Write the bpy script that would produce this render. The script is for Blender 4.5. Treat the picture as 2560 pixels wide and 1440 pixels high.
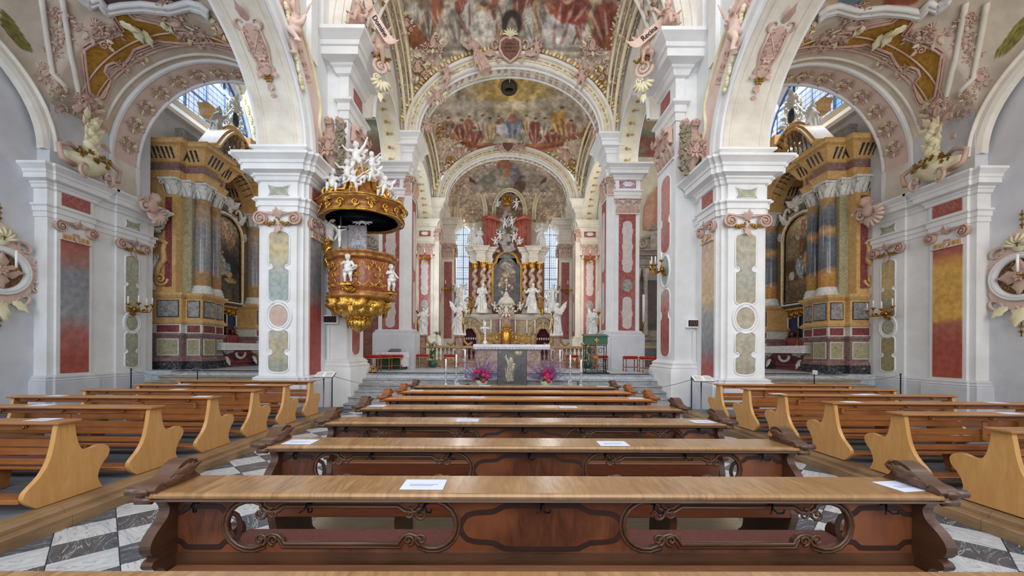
import bpy, bmesh, math, random
import numpy as np
from mathutils import Vector, Matrix, Quaternion
from mathutils.bvhtree import BVHTree
PI = math.pi; rad = math.radians
S = bpy.context.scene; C = S.collection
for o in list(bpy.data.objects): bpy.data.objects.remove(o)
# ------------------------------------------------------------------ camera
CAMZ = 1.58; FX = 1000.0; VX = 1257.0; VY = 875.0; X0 = 0.22
cd = bpy.data.cameras.new('camera'); cam = bpy.data.objects.new('camera', cd); C.objects.link(cam)
cam.location = (0, 0, CAMZ); cam.rotation_euler = (PI/2, -.0055, 0)
cd.sensor_width = 36; cd.lens = FX/2560*36; cd.shift_x = (1280-VX)/2560; cd.shift_y = (VY-720)/2560
cd.clip_start = 0.05; cd.clip_end = 200
S.camera = cam
# ------------------------------------------------------------------ exposure, world, window daylight and added fill lamps
S.view_settings.view_transform = 'Standard'; S.view_settings.look = 'None'
S.view_settings.exposure = -0.14; S.view_settings.gamma = 1.0; S.view_settings.use_curve_mapping = False
w = bpy.data.worlds.new('sky'); S.world = w; w.use_nodes = True
bg = w.node_tree.nodes['Background']; bg.inputs[0].default_value = (0.80, 0.90, 1.0, 1); bg.inputs[1].default_value = 1.15
def area(name, loc, target, sx, sy, power, col):
    l = bpy.data.lights.new(name, 'AREA'); l.shape = 'RECTANGLE'; l.size = sx; l.size_y = sy
    l.energy = power; l.color = col
    o = bpy.data.objects.new(name, l); C.objects.link(o); o.location = loc
    d = Vector(target)-Vector(loc); o.rotation_euler = d.to_track_quat('-Z', 'Y').to_euler()
    return o
COOL = (0.80, 0.90, 1.0); WARM = (1.0, 0.92, 0.80)
area('west_window_light', (0.2, -5.5, 6.5), (0.2, 14, 4.5), 9, 7, 900, (.95, .97, 1))  # added fill lamp behind the camera; no west window is built
for s in (-1, 1):
    area('aisle_window_light', (s*10.5, 1.5, 5.5), (s*7.5, 12, 5), 4, 6, 330, COOL if s < 0 else WARM)  # fill lamp added inside each aisle, out of view
    area('chapel_window_light', (X0+s*13.4, 16.6, 12.9), (X0+s*7.5, 15.5, 3), 5, 2.6, 760, COOL if s < 0 else WARM)
    area('clerestory_light', (X0+s*3.2, 5.8, 12.3), (X0-s*3, 14, 5), 4, 2.0, 160, (1, 1, 1))  # unseen fill lamp added under the near nave vault
    area('choir_window_light', (X0+s*5.2, 19.5, 5.8), (X0, 22, 7.5), 3.6, 4.5, 380, WARM if s > 0 else COOL)  # no window here: fill lamp added behind the choir piers to brighten the altar
    area('apse_window_light', (X0+s*3, 28.6, 8.5), (X0, 20, 3), 1, 5, 260, (1, .95, .85))
    area('transept_window_light', (X0+s*7.3, 14.6, 10.5), (X0-s*1, 17, 6), 2.4, 2.0, 110, (1, 1, 1))  # fill lamp added within the transept, hidden from the camera
# ------------------------------------------------------------------ helpers
def sx(side, half): return X0+side*half
def P(px, py, Y): return Vector(((px-VX)/FX*Y, Y, CAMZ+(VY-py)/FX*Y))
def proj(X, Y, Z): return VX+FX*X/Y, VY-FX*(Z-CAMZ)/Y
def lin(h):
    if isinstance(h, str):
        c = [int(h[i:i+2], 16)/255 for i in (0, 2, 4)]
    else: c = list(h)
    return tuple(x/12.92 if x <= .04045 else ((x+.055)/1.055)**2.4 for x in c)
def tag(o, label=None, cat=None, group=None, kind=None):
    if label: o['label'] = label
    if cat: o['category'] = cat
    if group: o['group'] = group
    if kind: o['kind'] = kind
    return o
def empty(name, loc, label=None, cat=None, group=None, kind=None, rz=0):
    o = bpy.data.objects.new(name, None); C.objects.link(o); o.location = loc; o.rotation_euler = (0, 0, rz)
    o.empty_display_size = .1
    return tag(o, label, cat, group, kind)
def kids(o): return [c for c in bpy.data.objects if c.parent == o]
CH = {}
def link(name, me, parent=None, mats=None):
    o = bpy.data.objects.new(name, me); C.objects.link(o)
    if parent is not None:
        o.parent = parent; CH.setdefault(parent.name, []).append(o)
    return o
def copy_tree(o, parent=None):
    c = o.copy(); C.objects.link(c)
    if parent is not None: c.parent = parent; CH.setdefault(parent.name, []).append(c)
    for ch in list(CH.get(o.name, [])): copy_tree(ch, c)
    return c
# ------------------------------------------------------------------ mesh builder
class MB:
    def __init__(s): s.v = []; s.f = []; s.m = []; s.sm = []
    def add(s, vs, fs, mi=0, smooth=False, M=None):
        b = len(s.v)
        if M is not None: vs = [tuple(M @ Vector(v)) for v in vs]
        s.v.extend([tuple(v) for v in vs])
        for f in fs: s.f.append(tuple(b+i for i in f)); s.m.append(mi); s.sm.append(smooth)
        return s
    def box(s, x0, x1, y0, y1, z0, z1, mi=0, M=None):
        if x0 > x1: x0, x1 = x1, x0
        if y0 > y1: y0, y1 = y1, y0
        vs = [(x0,y0,z0),(x1,y0,z0),(x1,y1,z0),(x0,y1,z0),(x0,y0,z1),(x1,y0,z1),(x1,y1,z1),(x0,y1,z1)]
        return s.add(vs, [(0,3,2,1),(4,5,6,7),(0,1,5,4),(1,2,6,5),(2,3,7,6),(3,0,4,7)], mi, False, M)
    def bbox(s, x0, x1, y0, y1, z0, z1, b=.01, mi=0, M=None):
        """box with chamfered vertical and horizontal edges"""
        if x0 > x1: x0, x1 = x1, x0
        if y0 > y1: y0, y1 = y1, y0
        vs = []; 
        for z, k in ((z0, b), (z0+b, 0), (z1-b, 0), (z1, b)):
            X0_, X1_, Y0_, Y1_ = x0+k, x1-k, y0+k, y1-k
            vs += [(X0_+b, Y0_, z), (X1_-b, Y0_, z), (X1_, Y0_+b, z), (X1_, Y1_-b, z), (X1_-b, Y1_, z), (X0_+b, Y1_, z), (X0_, Y1_-b, z), (X0_, Y0_+b, z)]
        fs = [tuple(range(7, -1, -1)), tuple(range(24, 32))]
        for r in range(3):
            for i in range(8):
                j = (i+1) % 8; fs.append((r*8+i, r*8+j, r*8+8+j, r*8+8+i))
        return s.add(vs, fs, mi, False, M)
    def prism(s, pts, axis, a, b, mi=0, M=None, cap=True):
        """pts 2D polygon; axis 'x': pts=(y,z); 'y': pts=(x,z); 'z': pts=(x,y)"""
        n = len(pts); f3 = {'x': lambda p, t: (t, p[0], p[1]), 'y': lambda p, t: (p[0], t, p[1]), 'z': lambda p, t: (p[0], p[1], t)}[axis]
        vs = [f3(p, a) for p in pts]+[f3(p, b) for p in pts]
        fs = [(i, (i+1) % n, n+(i+1) % n, n+i) for i in range(n)]
        if cap: fs += [tuple(range(n-1, -1, -1)), tuple(range(n, 2*n))]
        return s.add(vs, fs, mi, False, M)
    def lathe(s, prof, cx=0, cy=0, n=16, mi=0, smooth=True, z0=0, M=None, fold=None, sxy=(1, 1)):
        vs = []; fs = []
        for j, (r, z) in enumerate(prof):
            for i in range(n):
                t = 2*PI*i/n; rr = r*(1 if fold is None else fold(t, j/(len(prof)-1)))
                vs.append((cx+rr*math.cos(t)*sxy[0], cy+rr*math.sin(t)*sxy[1], z0+z))
        for j in range(len(prof)-1):
            for i in range(n):
                k = (i+1) % n; fs.append((j*n+i, j*n+k, (j+1)*n+k, (j+1)*n+i))
        fs += [tuple(range(n-1, -1, -1)), tuple(range((len(prof)-1)*n, len(prof)*n))]
        return s.add(vs, fs, mi, smooth, M)
    def tube(s, pts, r, n=6, mi=0, smooth=True, M=None, closed=False, flat=1.0, up=None):
        pts = [Vector(p) for p in pts]; N = len(pts)
        if N < 2: return s
        R = r if hasattr(r, '__len__') else [r]*N
        vs = []; fs = []
        ref = Vector(up) if up is not None else Vector((0, 0, 1)); prev = None
        for i, p in enumerate(pts):
            if closed: t = pts[(i+1) % N]-pts[i-1]
            else: t = pts[min(i+1, N-1)]-pts[max(i-1, 0)]
            if t.length < 1e-9: t = Vector((0, 0, 1))
            t.normalize()
            if up is not None:
                a = ref.cross(t)
                if a.length < 1e-4: a = t.orthogonal()
            else:
                a = t.orthogonal() if prev is None else prev-t*prev.dot(t)
                if a.length < 1e-6: a = t.orthogonal()
            a.normalize(); prev = a; b = t.cross(a)
            for k in range(n):
                th = 2*PI*k/n
                vs.append(p+a*(R[i]*math.cos(th))+b*(R[i]*flat*math.sin(th)))
        for i in range(N if closed else N-1):
            j = (i+1) % N
            for k in range(n):
                l = (k+1) % n; fs.append((i*n+k, i*n+l, j*n+l, j*n+k))
        if not closed: fs += [tuple(range(n-1, -1, -1)), tuple(range((N-1)*n, N*n))]
        return s.add(vs, fs, mi, smooth, M)
    def ell(s, c, r, n=8, m=6, mi=0, M=None, R=None):
        if not hasattr(r, '__len__'): r = (r, r, r)
        vs = [(0, 0, -1)]; fs = []
        for j in range(1, m):
            ph = -PI/2+PI*j/m
            for i in range(n):
                t = 2*PI*i/n; vs.append((math.cos(ph)*math.cos(t), math.cos(ph)*math.sin(t), math.sin(ph)))
        vs.append((0, 0, 1)); T = len(vs)-1
        for i in range(n): fs.append((0, 1+(i+1) % n, 1+i))
        for j in range(m-2):
            for i in range(n):
                k = (i+1) % n; fs.append((1+j*n+i, 1+j*n+k, 1+(j+1)*n+k, 1+(j+1)*n+i))
        for i in range(n): fs.append((1+(m-2)*n+i, 1+(m-2)*n+(i+1) % n, T))
        vv = []
        for v in vs:
            q = Vector((v[0]*r[0], v[1]*r[1], v[2]*r[2]))
            if R is not None: q = R @ q
            vv.append(tuple(q+Vector(c)))
        return s.add(vv, fs, mi, True, M)
    def cap(s, a, b, ra, rb, n=8, mi=0):
        """tapered limb from a to b with round ends"""
        a = Vector(a); b = Vector(b); d = b-a; L = d.length; u = d/L if L > 1e-6 else Vector((0, 0, 1))
        pts = [a-u*ra*.85, a-u*ra*.5, a, a+d*.5, b, b+u*rb*.5, b+u*rb*.85]
        return s.tube(pts, [ra*.45, ra*.86, ra, (ra+rb)/2, rb, rb*.86, rb*.45], n, mi)
    def grid(s, fn, nu, nv, mi=0, smooth=True, M=None, flip=False):
        vs = [fn(i/nu, j/nv) for j in range(nv+1) for i in range(nu+1)]
        fs = []
        for j in range(nv):
            for i in range(nu):
                a = j*(nu+1)+i; q = (a, a+1, a+nu+2, a+nu+1)
                fs.append(q[::-1] if flip else q)
        return s.add(vs, fs, mi, smooth, M)
    def sweep(s, path, prof, closed=False, mi=0, smooth=False, M=None, side=1, cap=True):
        """path: plan points (x,y); prof: list of (out,z): mitred moulding run"""
        n = len(path); k = len(prof); vs = []
        for i in range(n):
            p = Vector(path[i])
            d0 = (p-Vector(path[i-1])) if (closed or i > 0) else (Vector(path[1])-p)
            d1 = (Vector(path[(i+1) % n])-p) if (closed or i < n-1) else d0
            d0 = d0.normalized(); d1 = d1.normalized()
            n0 = Vector((d0.y, -d0.x))*side; n1 = Vector((d1.y, -d1.x))*side
            m = n0+n1
            m = m/max(m.dot(n0), .25) if m.length > 1e-6 else n0
            for (o_, z_) in prof: vs.append((p.x+m.x*o_, p.y+m.y*o_, z_))
        fs = []
        for i in range(n if closed else n-1):
            j = (i+1) % n
            for a in range(k-1): fs.append((i*k+a, j*k+a, j*k+a+1, i*k+a+1))
        if cap and not closed: fs += [tuple(range(k)), tuple((n-1)*k+a for a in range(k-1, -1, -1))]
        return s.add(vs, fs, mi, smooth, M)
    def merge(s, o, M=None, mi=None):
        b = len(s.v)
        s.v.extend(o.v if M is None else [tuple(M @ Vector(v)) for v in o.v])
        s.f.extend([tuple(b+i for i in f) for f in o.f]); s.m.extend(o.m if mi is None else [mi]*len(o.m)); s.sm.extend(o.sm)
        return s
    def mesh(s, name, mats, origin=None):
        me = bpy.data.meshes.new(name)
        vs = s.v
        if origin is not None: vs = [(x-origin[0], y-origin[1], z-origin[2]) for x, y, z in vs]
        me.from_pydata(vs, [], s.f)
        if not isinstance(mats, (list, tuple)): mats = [mats]
        for m in mats: me.materials.append(m)
        me.polygons.foreach_set('material_index', [min(i, len(mats)-1) for i in s.m])
        me.polygons.foreach_set('use_smooth', s.sm)
        me.update()
        return me
    def base(s):
        a = np.array(s.v); lo = a.min(0); hi = a.max(0)
        return ((lo[0]+hi[0])/2, (lo[1]+hi[1])/2, lo[2])
    def build(s, name, mats, parent=None, label=None, cat=None, group=None, kind=None, ploc=None, recenter=True):
        """link as one mesh object. Vertices are in world space unless parent is given with ploc=None -> parent local"""
        if parent is None:
            b = s.base() if recenter else (0, 0, 0)
            o = link(name, s.mesh(name, mats, b)); o.location = b
        elif ploc == 'world':
            L = parent.location
            pp = parent
            while pp.parent is not None: pp = pp.parent; L = L+pp.location
            o = link(name, s.mesh(name, mats, tuple(L)), parent)
        else:
            o = link(name, s.mesh(name, mats), parent)
        return tag(o, label, cat, group, kind)
def WP(name, mb, mats, parent, label=None, kind=None):
    """world-space mesh as a part of an unrotated parent"""
    return mb.build(name, mats, parent, label=label, kind=kind, ploc='world')
def T(x=0, y=0, z=0): return Matrix.Translation((x, y, z))
def Rx(a): return Matrix.Rotation(a, 4, 'X')
def Ry(a): return Matrix.Rotation(a, 4, 'Y')
def Rz(a): return Matrix.Rotation(a, 4, 'Z')
def Sc(x, y=None, z=None): return Matrix.Diagonal((x, x if y is None else y, x if z is None else z, 1))
FACE = Matrix(((1,0,0,0),(0,0,-1,0),(0,1,0,0),(0,0,0,1)))      # local x right, y up, z out -> faces -Y (towards the nave's west end)
def face_x(side): # local x along Y, y up, z out towards the axis (-side*X)
    return Matrix(((0,0,-side,0),(side*-1,0,0,0),(0,1,0,0),(0,0,0,1)))
def plate(outer, holes, t, name='plate'):
    """flat plate in local XY with holes, thickness t along +z, as MB"""
    cu = bpy.data.curves.new(name, 'CURVE'); cu.dimensions = '2D'; cu.fill_mode = 'BOTH'; cu.extrude = t/2
    for ring in [outer]+list(holes):
        sp = cu.splines.new('POLY'); sp.points.add(len(ring)-1)
        for i, p in enumerate(ring): sp.points[i].co = (p[0], p[1], 0, 1)
        sp.use_cyclic_u = True
    ob = bpy.data.objects.new(name, cu); me = ob.to_mesh()
    mb = MB(); mb.add([(v.co.x, v.co.y, v.co.z+t/2) for v in me.vertices], [tuple(p.vertices) for p in me.polygons])
    ob.to_mesh_clear(); bpy.data.objects.remove(ob); bpy.data.curves.remove(cu)
    return mb
def fuse(mb, vox, smooth=3, mi=0):
    """melt overlapping solids into one continuous skin"""
    me = mb.mesh('tmp', MATS_DUMMY); ob = bpy.data.objects.new('tmp', me); C.objects.link(ob)
    m = ob.modifiers.new('r', 'REMESH'); m.mode = 'VOXEL'; m.voxel_size = vox
    if smooth:
        m2 = ob.modifiers.new('s', 'SMOOTH'); m2.iterations = smooth; m2.factor = .5
    dg = bpy.context.evaluated_depsgraph_get(); ev = ob.evaluated_get(dg); e = ev.to_mesh()
    out = MB(); out.add([tuple(v.co) for v in e.vertices], [tuple(p.vertices) for p in e.polygons], mi, True)
    ev.to_mesh_clear(); bpy.data.objects.remove(ob); bpy.data.meshes.remove(me)
    return out
# ------------------------------------------------------------------ materials
MATS = {}
def mat(name, c, c2=None, c3=None, rough=.6, metal=0, scale=3, detail=5, bump=0, kind='noise', stretch=(1,1,1), spec=.5, pos=(.35,.65), bscale=None, coat=0, emit=0):
    if name in MATS: return MATS[name]
    m = bpy.data.materials.new(name); m.use_nodes = True; nt = m.node_tree; N = nt.nodes; L = nt.links
    b = N['Principled BSDF']; b.inputs['Roughness'].default_value = rough; b.inputs['Metallic'].default_value = metal
    b.inputs['Specular IOR Level'].default_value = spec; b.inputs['Coat Weight'].default_value = coat
    b.inputs['Base Color'].default_value = (*lin(c), 1)
    if emit:
        b.inputs['Emission Color'].default_value = (*lin(c), 1); b.inputs['Emission Strength'].default_value = emit
    tc = N.new('ShaderNodeTexCoord'); mp = N.new('ShaderNodeMapping'); L.new(tc.outputs['Object'], mp.inputs['Vector'])
    mp.inputs['Scale'].default_value = tuple(scale*q for q in stretch)
    if c2 is not None:
        if kind == 'wave':
            t = N.new('ShaderNodeTexWave'); t.inputs['Scale'].default_value = 1; t.inputs['Distortion'].default_value = 6
            t.inputs['Detail'].default_value = detail; t.inputs['Detail Scale'].default_value = 1.6; out = t.outputs['Fac']
        elif kind == 'voronoi':
            t = N.new('ShaderNodeTexVoronoi'); t.inputs['Scale'].default_value = 1; out = t.outputs['Distance']
        else:
            t = N.new('ShaderNodeTexNoise'); t.inputs['Scale'].default_value = 1; t.inputs['Detail'].default_value = detail
            t.inputs['Roughness'].default_value = .62; t.inputs['Distortion'].default_value = 1.6 if kind == 'marble' else .3; out = t.outputs['Fac']
        L.new(mp.outputs[0], t.inputs['Vector'])
        cr = N.new('ShaderNodeValToRGB'); L.new(out, cr.inputs[0]); e = cr.color_ramp.elements
        e[0].position = pos[0]; e[0].color = (*lin(c), 1); e[1].position = pos[1]; e[1].color = (*lin(c2), 1)
        if c3 is not None:
            k = e.new((pos[0]+pos[1])/2); k.color = (*lin(c3), 1)
        L.new(cr.outputs[0], b.inputs['Base Color'])
        last = out
    if bump:
        t2 = N.new('ShaderNodeTexNoise'); t2.inputs['Scale'].default_value = bscale or scale*4; t2.inputs['Detail'].default_value = 4
        L.new(tc.outputs['Object'], t2.inputs['Vector'])
        bp = N.new('ShaderNodeBump'); bp.inputs['Strength'].default_value = bump; bp.inputs['Distance'].default_value = .02
        L.new(t2.outputs['Fac'], bp.inputs['Height']); L.new(bp.outputs[0], b.inputs['Normal'])
    MATS[name] = m
    return m
def veined(name, base, base2, vein, rough=.35, scale=2.5, vscale=3.5, vw=.035, stretch=(1,1,1), blotch=None, spec=.5):
    """marble: cloudy two-tone ground with thin wandering veins, optional third blotch colour by height"""
    m = bpy.data.materials.new(name); m.use_nodes = True; nt = m.node_tree; N = nt.nodes; L = nt.links
    b = N['Principled BSDF']; b.inputs['Roughness'].default_value = rough; b.inputs['Specular IOR Level'].default_value = spec
    tc = N.new('ShaderNodeTexCoord'); mp = N.new('ShaderNodeMapping'); L.new(tc.outputs['Object'], mp.inputs['Vector']); mp.inputs['Scale'].default_value = stretch
    n1 = N.new('ShaderNodeTexNoise'); n1.inputs['Scale'].default_value = scale; n1.inputs['Detail'].default_value = 7; n1.inputs['Roughness'].default_value = .7; n1.inputs['Distortion'].default_value = 1.2
    L.new(mp.outputs[0], n1.inputs['Vector'])
    r1 = N.new('ShaderNodeValToRGB'); L.new(n1.outputs['Fac'], r1.inputs[0]); e = r1.color_ramp.elements
    e[0].position = .38; e[0].color = (*lin(base), 1); e[1].position = .62; e[1].color = (*lin(base2), 1)
    n2 = N.new('ShaderNodeTexNoise'); n2.inputs['Scale'].default_value = vscale; n2.inputs['Detail'].default_value = 5; n2.inputs['Distortion'].default_value = 2.5
    L.new(mp.outputs[0], n2.inputs['Vector'])
    r2 = N.new('ShaderNodeValToRGB'); L.new(n2.outputs['Fac'], r2.inputs[0]); e = r2.color_ramp.elements
    e[0].position = .5-vw; e[0].color = (0,0,0,1); e[1].position = .5+vw; e[1].color = (0,0,0,1); k = e.new(.5); k.color = (1,1,1,1)
    mx = N.new('ShaderNodeMix'); mx.data_type = 'RGBA'; L.new(r2.outputs[0], mx.inputs[0]); L.new(r1.outputs[0], mx.inputs[6]); mx.inputs[7].default_value = (*lin(vein), 1)
    last = mx.outputs[2]
    if blotch is not None:
        n3 = N.new('ShaderNodeTexNoise'); n3.inputs['Scale'].default_value = blotch[1]; n3.inputs['Detail'].default_value = 8; L.new(tc.outputs['Object'], n3.inputs['Vector'])
        r3 = N.new('ShaderNodeValToRGB'); L.new(n3.outputs['Fac'], r3.inputs[0]); e = r3.color_ramp.elements
        e[0].position = blotch[2]; e[0].color = (0,0,0,1); e[1].position = blotch[2]+.07; e[1].color = (1,1,1,1)
        m2 = N.new('ShaderNodeMix'); m2.data_type = 'RGBA'; L.new(r3.outputs[0], m2.inputs[0]); L.new(last, m2.inputs[6]); m2.inputs[7].default_value = (*lin(blotch[0]), 1)
        last = m2.outputs[2]
    L.new(last, b.inputs['Base Color']); MATS[name] = m
    return m
def banded(name, stops, rough=.5, nscale=2.2, amp=.35, grain=None):
    """marble shaft whose colour changes with height: stops = [(z, colour)], edges broken up by noise"""
    m = bpy.data.materials.new(name); m.use_nodes = True; nt = m.node_tree; N = nt.nodes; L = nt.links
    b = N['Principled BSDF']; b.inputs['Roughness'].default_value = rough
    tc = N.new('ShaderNodeTexCoord'); sp = N.new('ShaderNodeSeparateXYZ'); L.new(tc.outputs['Object'], sp.inputs[0])
    n1 = N.new('ShaderNodeTexNoise'); n1.inputs['Scale'].default_value = nscale; n1.inputs['Detail'].default_value = 9; n1.inputs['Roughness'].default_value = .7
    L.new(tc.outputs['Object'], n1.inputs['Vector'])
    a = N.new('ShaderNodeMath'); a.operation = 'MULTIPLY_ADD'; L.new(n1.outputs['Fac'], a.inputs[0]); a.inputs[1].default_value = amp*4; 
    a2 = N.new('ShaderNodeMath'); a2.operation = 'SUBTRACT'; L.new(sp.outputs[2], a2.inputs[0]); a2.inputs[1].default_value = amp*2
    L.new(a2.outputs[0], a.inputs[2])
    z0 = stops[0][0]; z1 = stops[-1][0]
    mr = N.new('ShaderNodeMapRange'); L.new(a.outputs[0], mr.inputs[0]); mr.inputs[1].default_value = z0; mr.inputs[2].default_value = z1
    cr = N.new('ShaderNodeValToRGB'); L.new(mr.outputs[0], cr.inputs[0]); e = cr.color_ramp.elements
    e[0].position = 0; e[0].color = (*lin(stops[0][1]), 1); e[1].position = 1; e[1].color = (*lin(stops[-1][1]), 1)
    for z, c in stops[1:-1]:
        k = e.new((z-z0)/(z1-z0)); k.color = (*lin(c), 1)
    n2 = N.new('ShaderNodeTexNoise'); n2.inputs['Scale'].default_value = nscale*3; n2.inputs['Detail'].default_value = 9; L.new(tc.outputs['Object'], n2.inputs['Vector'])
    r2 = N.new('ShaderNodeValToRGB'); L.new(n2.outputs['Fac'], r2.inputs[0]); r2.color_ramp.elements[0].position = .35; r2.color_ramp.elements[0].color = (.78,.77,.76,1); r2.color_ramp.elements[1].position = .65; r2.color_ramp.elements[1].color = (1.12,1.12,1.12,1)
    mx = N.new('ShaderNodeMix'); mx.data_type = 'RGBA'; mx.blend_type = 'MULTIPLY'; mx.inputs[0].default_value = 1; L.new(cr.outputs[0], mx.inputs[6]); L.new(r2.outputs[0], mx.inputs[7])
    L.new(mx.outputs[2], b.inputs['Base Color']); MATS[name] = m
    return m
def painted(name='painted', rough=.75, grain=.12, gscale=9, bump=.15):
    """colour comes from the mesh's paint layer, with a fine brush grain"""
    m = bpy.data.materials.new(name); m.use_nodes = True; nt = m.node_tree; N = nt.nodes; L = nt.links
    b = N['Principled BSDF']; b.inputs['Roughness'].default_value = rough
    at_ = N.new('ShaderNodeAttribute'); at_.attribute_name = 'Col'
    tc = N.new('ShaderNodeTexCoord'); n1 = N.new('ShaderNodeTexNoise'); n1.inputs['Scale'].default_value = gscale; n1.inputs['Detail'].default_value = 8; n1.inputs['Roughness'].default_value = .75
    L.new(tc.outputs['Object'], n1.inputs['Vector'])
    r2 = N.new('ShaderNodeValToRGB'); L.new(n1.outputs['Fac'], r2.inputs[0]); r2.color_ramp.elements[0].position = .3; r2.color_ramp.elements[1].position = .7
    g0 = 1-grain*2; g1 = 1+grain; r2.color_ramp.elements[0].color = (g0,g0,g0,1); r2.color_ramp.elements[1].color = (g1,g1,g1,1)
    mx = N.new('ShaderNodeMix'); mx.data_type = 'RGBA'; mx.blend_type = 'MULTIPLY'; mx.inputs[0].default_value = 1; L.new(at_.outputs['Color'], mx.inputs[6]); L.new(r2.outputs[0], mx.inputs[7])
    L.new(mx.outputs[2], b.inputs['Base Color'])
    if bump:
        bp = N.new('ShaderNodeBump'); bp.inputs['Strength'].default_value = bump; bp.inputs['Distance'].default_value = .02
        L.new(n1.outputs['Fac'], bp.inputs['Height']); L.new(bp.outputs[0], b.inputs['Normal'])
    MATS[name] = m
    return m
MATS_DUMMY = mat('plain', 'cccccc')
WHITE = mat('white_limewash', 'e9e8e8', 'dcdad8', rough=.75, scale=1.2, bump=.06)
GREY = mat('grey_limewash', 'd6d5d8', 'c2c3ca', rough=.8, scale=.9, bump=.08, bscale=6)
CREAM = mat('cream_plaster', 'e4ddd0', 'cfc4b4', rough=.75, scale=1.4, bump=.08)
WARMW = mat('warm_white_plaster', 'e8e2d8', 'd8cfc2', rough=.7, scale=1.5, bump=.05)
PINK = mat('pink_stucco', 'd2b0a0', 'ba998a', rough=.6, scale=4, bump=.08)
ROSE = mat('rose_stucco', 'dec4b6', 'ceaea0', rough=.65, scale=3, bump=.05)
IVORY = mat('ivory_stucco', 'ece4c4', 'd8cba0', rough=.5, scale=4)
GOLD = mat('gilding', 'e8b85a', 'b07a28', rough=.28, metal=.85, scale=14, bump=.25, bscale=40)
GOLDP = mat('gold_paint', 'dcae52', 'a87c30', rough=.4, metal=.3, scale=9)
OLDGOLD = mat('antique_gold', 'b08838', '6e4c18', rough=.4, metal=.6, scale=12)
MARBW = mat('white_marble', 'f0efec', 'cfccc8', rough=.4, scale=3.5, kind='marble')
REDM = veined('red_marble', '8c3c36', 'a2504a', 'cfaea4', scale=3, vscale=4, vw=.012)
REDM2 = veined('deep_red_marble', '742c30', '8c4444', 'c8a8a0', scale=5, vscale=7, vw=.012)
GREENM = veined('grey_green_marble', '8c9080', 'a6a48e', 'c4bea4', scale=2.2, vscale=3.2, vw=.05, rough=.45)
OCHREM = mat('ochre_marble', 'e0b880', 'c49858', rough=.35, scale=5, kind='marble')
GREYM = veined('grey_veined_marble', '6c707a', 'a8a8aa', 'c8b088', scale=5, vscale=6, vw=.03, rough=.2)
PURPM = veined('purple_brown_marble', '70504e', '957672', 'c0aaa2', scale=5, vscale=8, vw=.02, rough=.25)
BLACKM = veined('black_marble', '24242a', '383840', 'b8b4ac', scale=4, vscale=4, vw=.012, rough=.2)
MOSSM = veined('moss_marble', '8a8464', 'b0a884', 'ccc4a4', scale=6, vscale=8, vw=.04, rough=.3)
STONE = veined('grey_step_stone', '8f8f92', 'b4b2b2', '6c6a6c', scale=1.6, vscale=3, vw=.03, stretch=(.35, 1, 2.5), rough=.6)
SAND = mat('sandstone_step', 'a89c8a', '8a8070', rough=.75, scale=3, stretch=(1,1,4), bump=.1)
BEIGEM = veined('beige_marble', 'a88e6c', 'c4ac88', '8c4c40', scale=5, vscale=5, vw=.02, rough=.4)
IRON = mat('black_iron', '1c1c20', rough=.4, metal=.7)
BRASS = mat('brass', 'c8963c', '9c6c24', rough=.25, metal=1, scale=20)
WAX = mat('candle_wax', 'f2f0ea', rough=.4)
REDV = mat('red_velvet', 'b01420', '8c0c18', rough=.85, scale=12)
# ------------------------------------------------------------------ structure
def ell1(t): return math.sqrt(max(0.0, 1-t*t))
def entab(z0, z1, p, mid=True):
    H = z1-z0; q = lambda f: z0+H*f
    return [(0, z0), (.03, z0), (.03, q(.10)), (.06, q(.11)), (.06, q(.20)), (.12*p+.06, q(.23)), (.12*p+.06, q(.26)), (.0+.02, q(.28)),
            (.02, q(.56)), (.10*p+.03, q(.58)), (.22*p, q(.64)), (.30*p, q(.66)), (.30*p, q(.69)), (.62*p, q(.72)), (.62*p, q(.82)), (.68*p, q(.83)),
            (.72*p, q(.88)), (.90*p, q(.93)), (1.0*p, q(.955)), (1.0*p, z1), (0, z1+.02)]
def basep(z0, z1, p):
    H = z1-z0; q = lambda f: z0+H*f
    return [(p, z0-.0), (p, q(.25)), (p*.85, q(.30)), (p*.95, q(.45)), (p*.6, q(.55)), (p*.6, q(.65)), (p*.7, q(.75)), (p*.3, q(.9)), (0, z1)]
def sidepath(s, pts): return [(sx(s, h), y) for h, y in pts]
# floor -------------------------------------------------------------
floor = MB().box(-14, 14, -2, 30, -.2, -.014).build('floor', mat('floor_bed', '55565c', rough=.8), kind='structure', recenter=False)
W_TILE = veined('white_floor_marble', 'd8d8d8', 'bcc0c6', '8c929c', scale=2.4, vscale=2.2, vw=.02, stretch=(1, 3, 1), rough=.32)
B_TILE = veined('black_floor_marble', '43474f', '59606b', 'b4bac2', scale=2.5, vscale=1.8, vw=.012, stretch=(3, 1, 1), rough=.3)
TS = .385; rt = math.sqrt(.5)
tm = MB().bbox(-TS/2+.003, TS/2-.003, -TS/2+.003, TS/2-.003, -.014, 0, .003)
tmesh = [tm.mesh('tile', W_TILE), tm.mesh('tile', B_TILE)]
nt_ = 0; far_t = [MB(), MB()]
cand = []
for i in range(-40, 60):
    for j in range(-40, 60):
        gx = (i-j)*TS*rt; gy = (i+j)*TS*rt
        X = X0+gx; Y = 4.0+gy
        if not (1.0 < Y < 11.3 and -3.95 < X < 4.4): continue
        inside = (-1.55 < X < 2.0 and Y < 8.7)
        cand.append((0 if (not inside) else 1, Y, X, (i+j) % 2, j))
cand.sort()
rr = random.Random(4)
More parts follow.
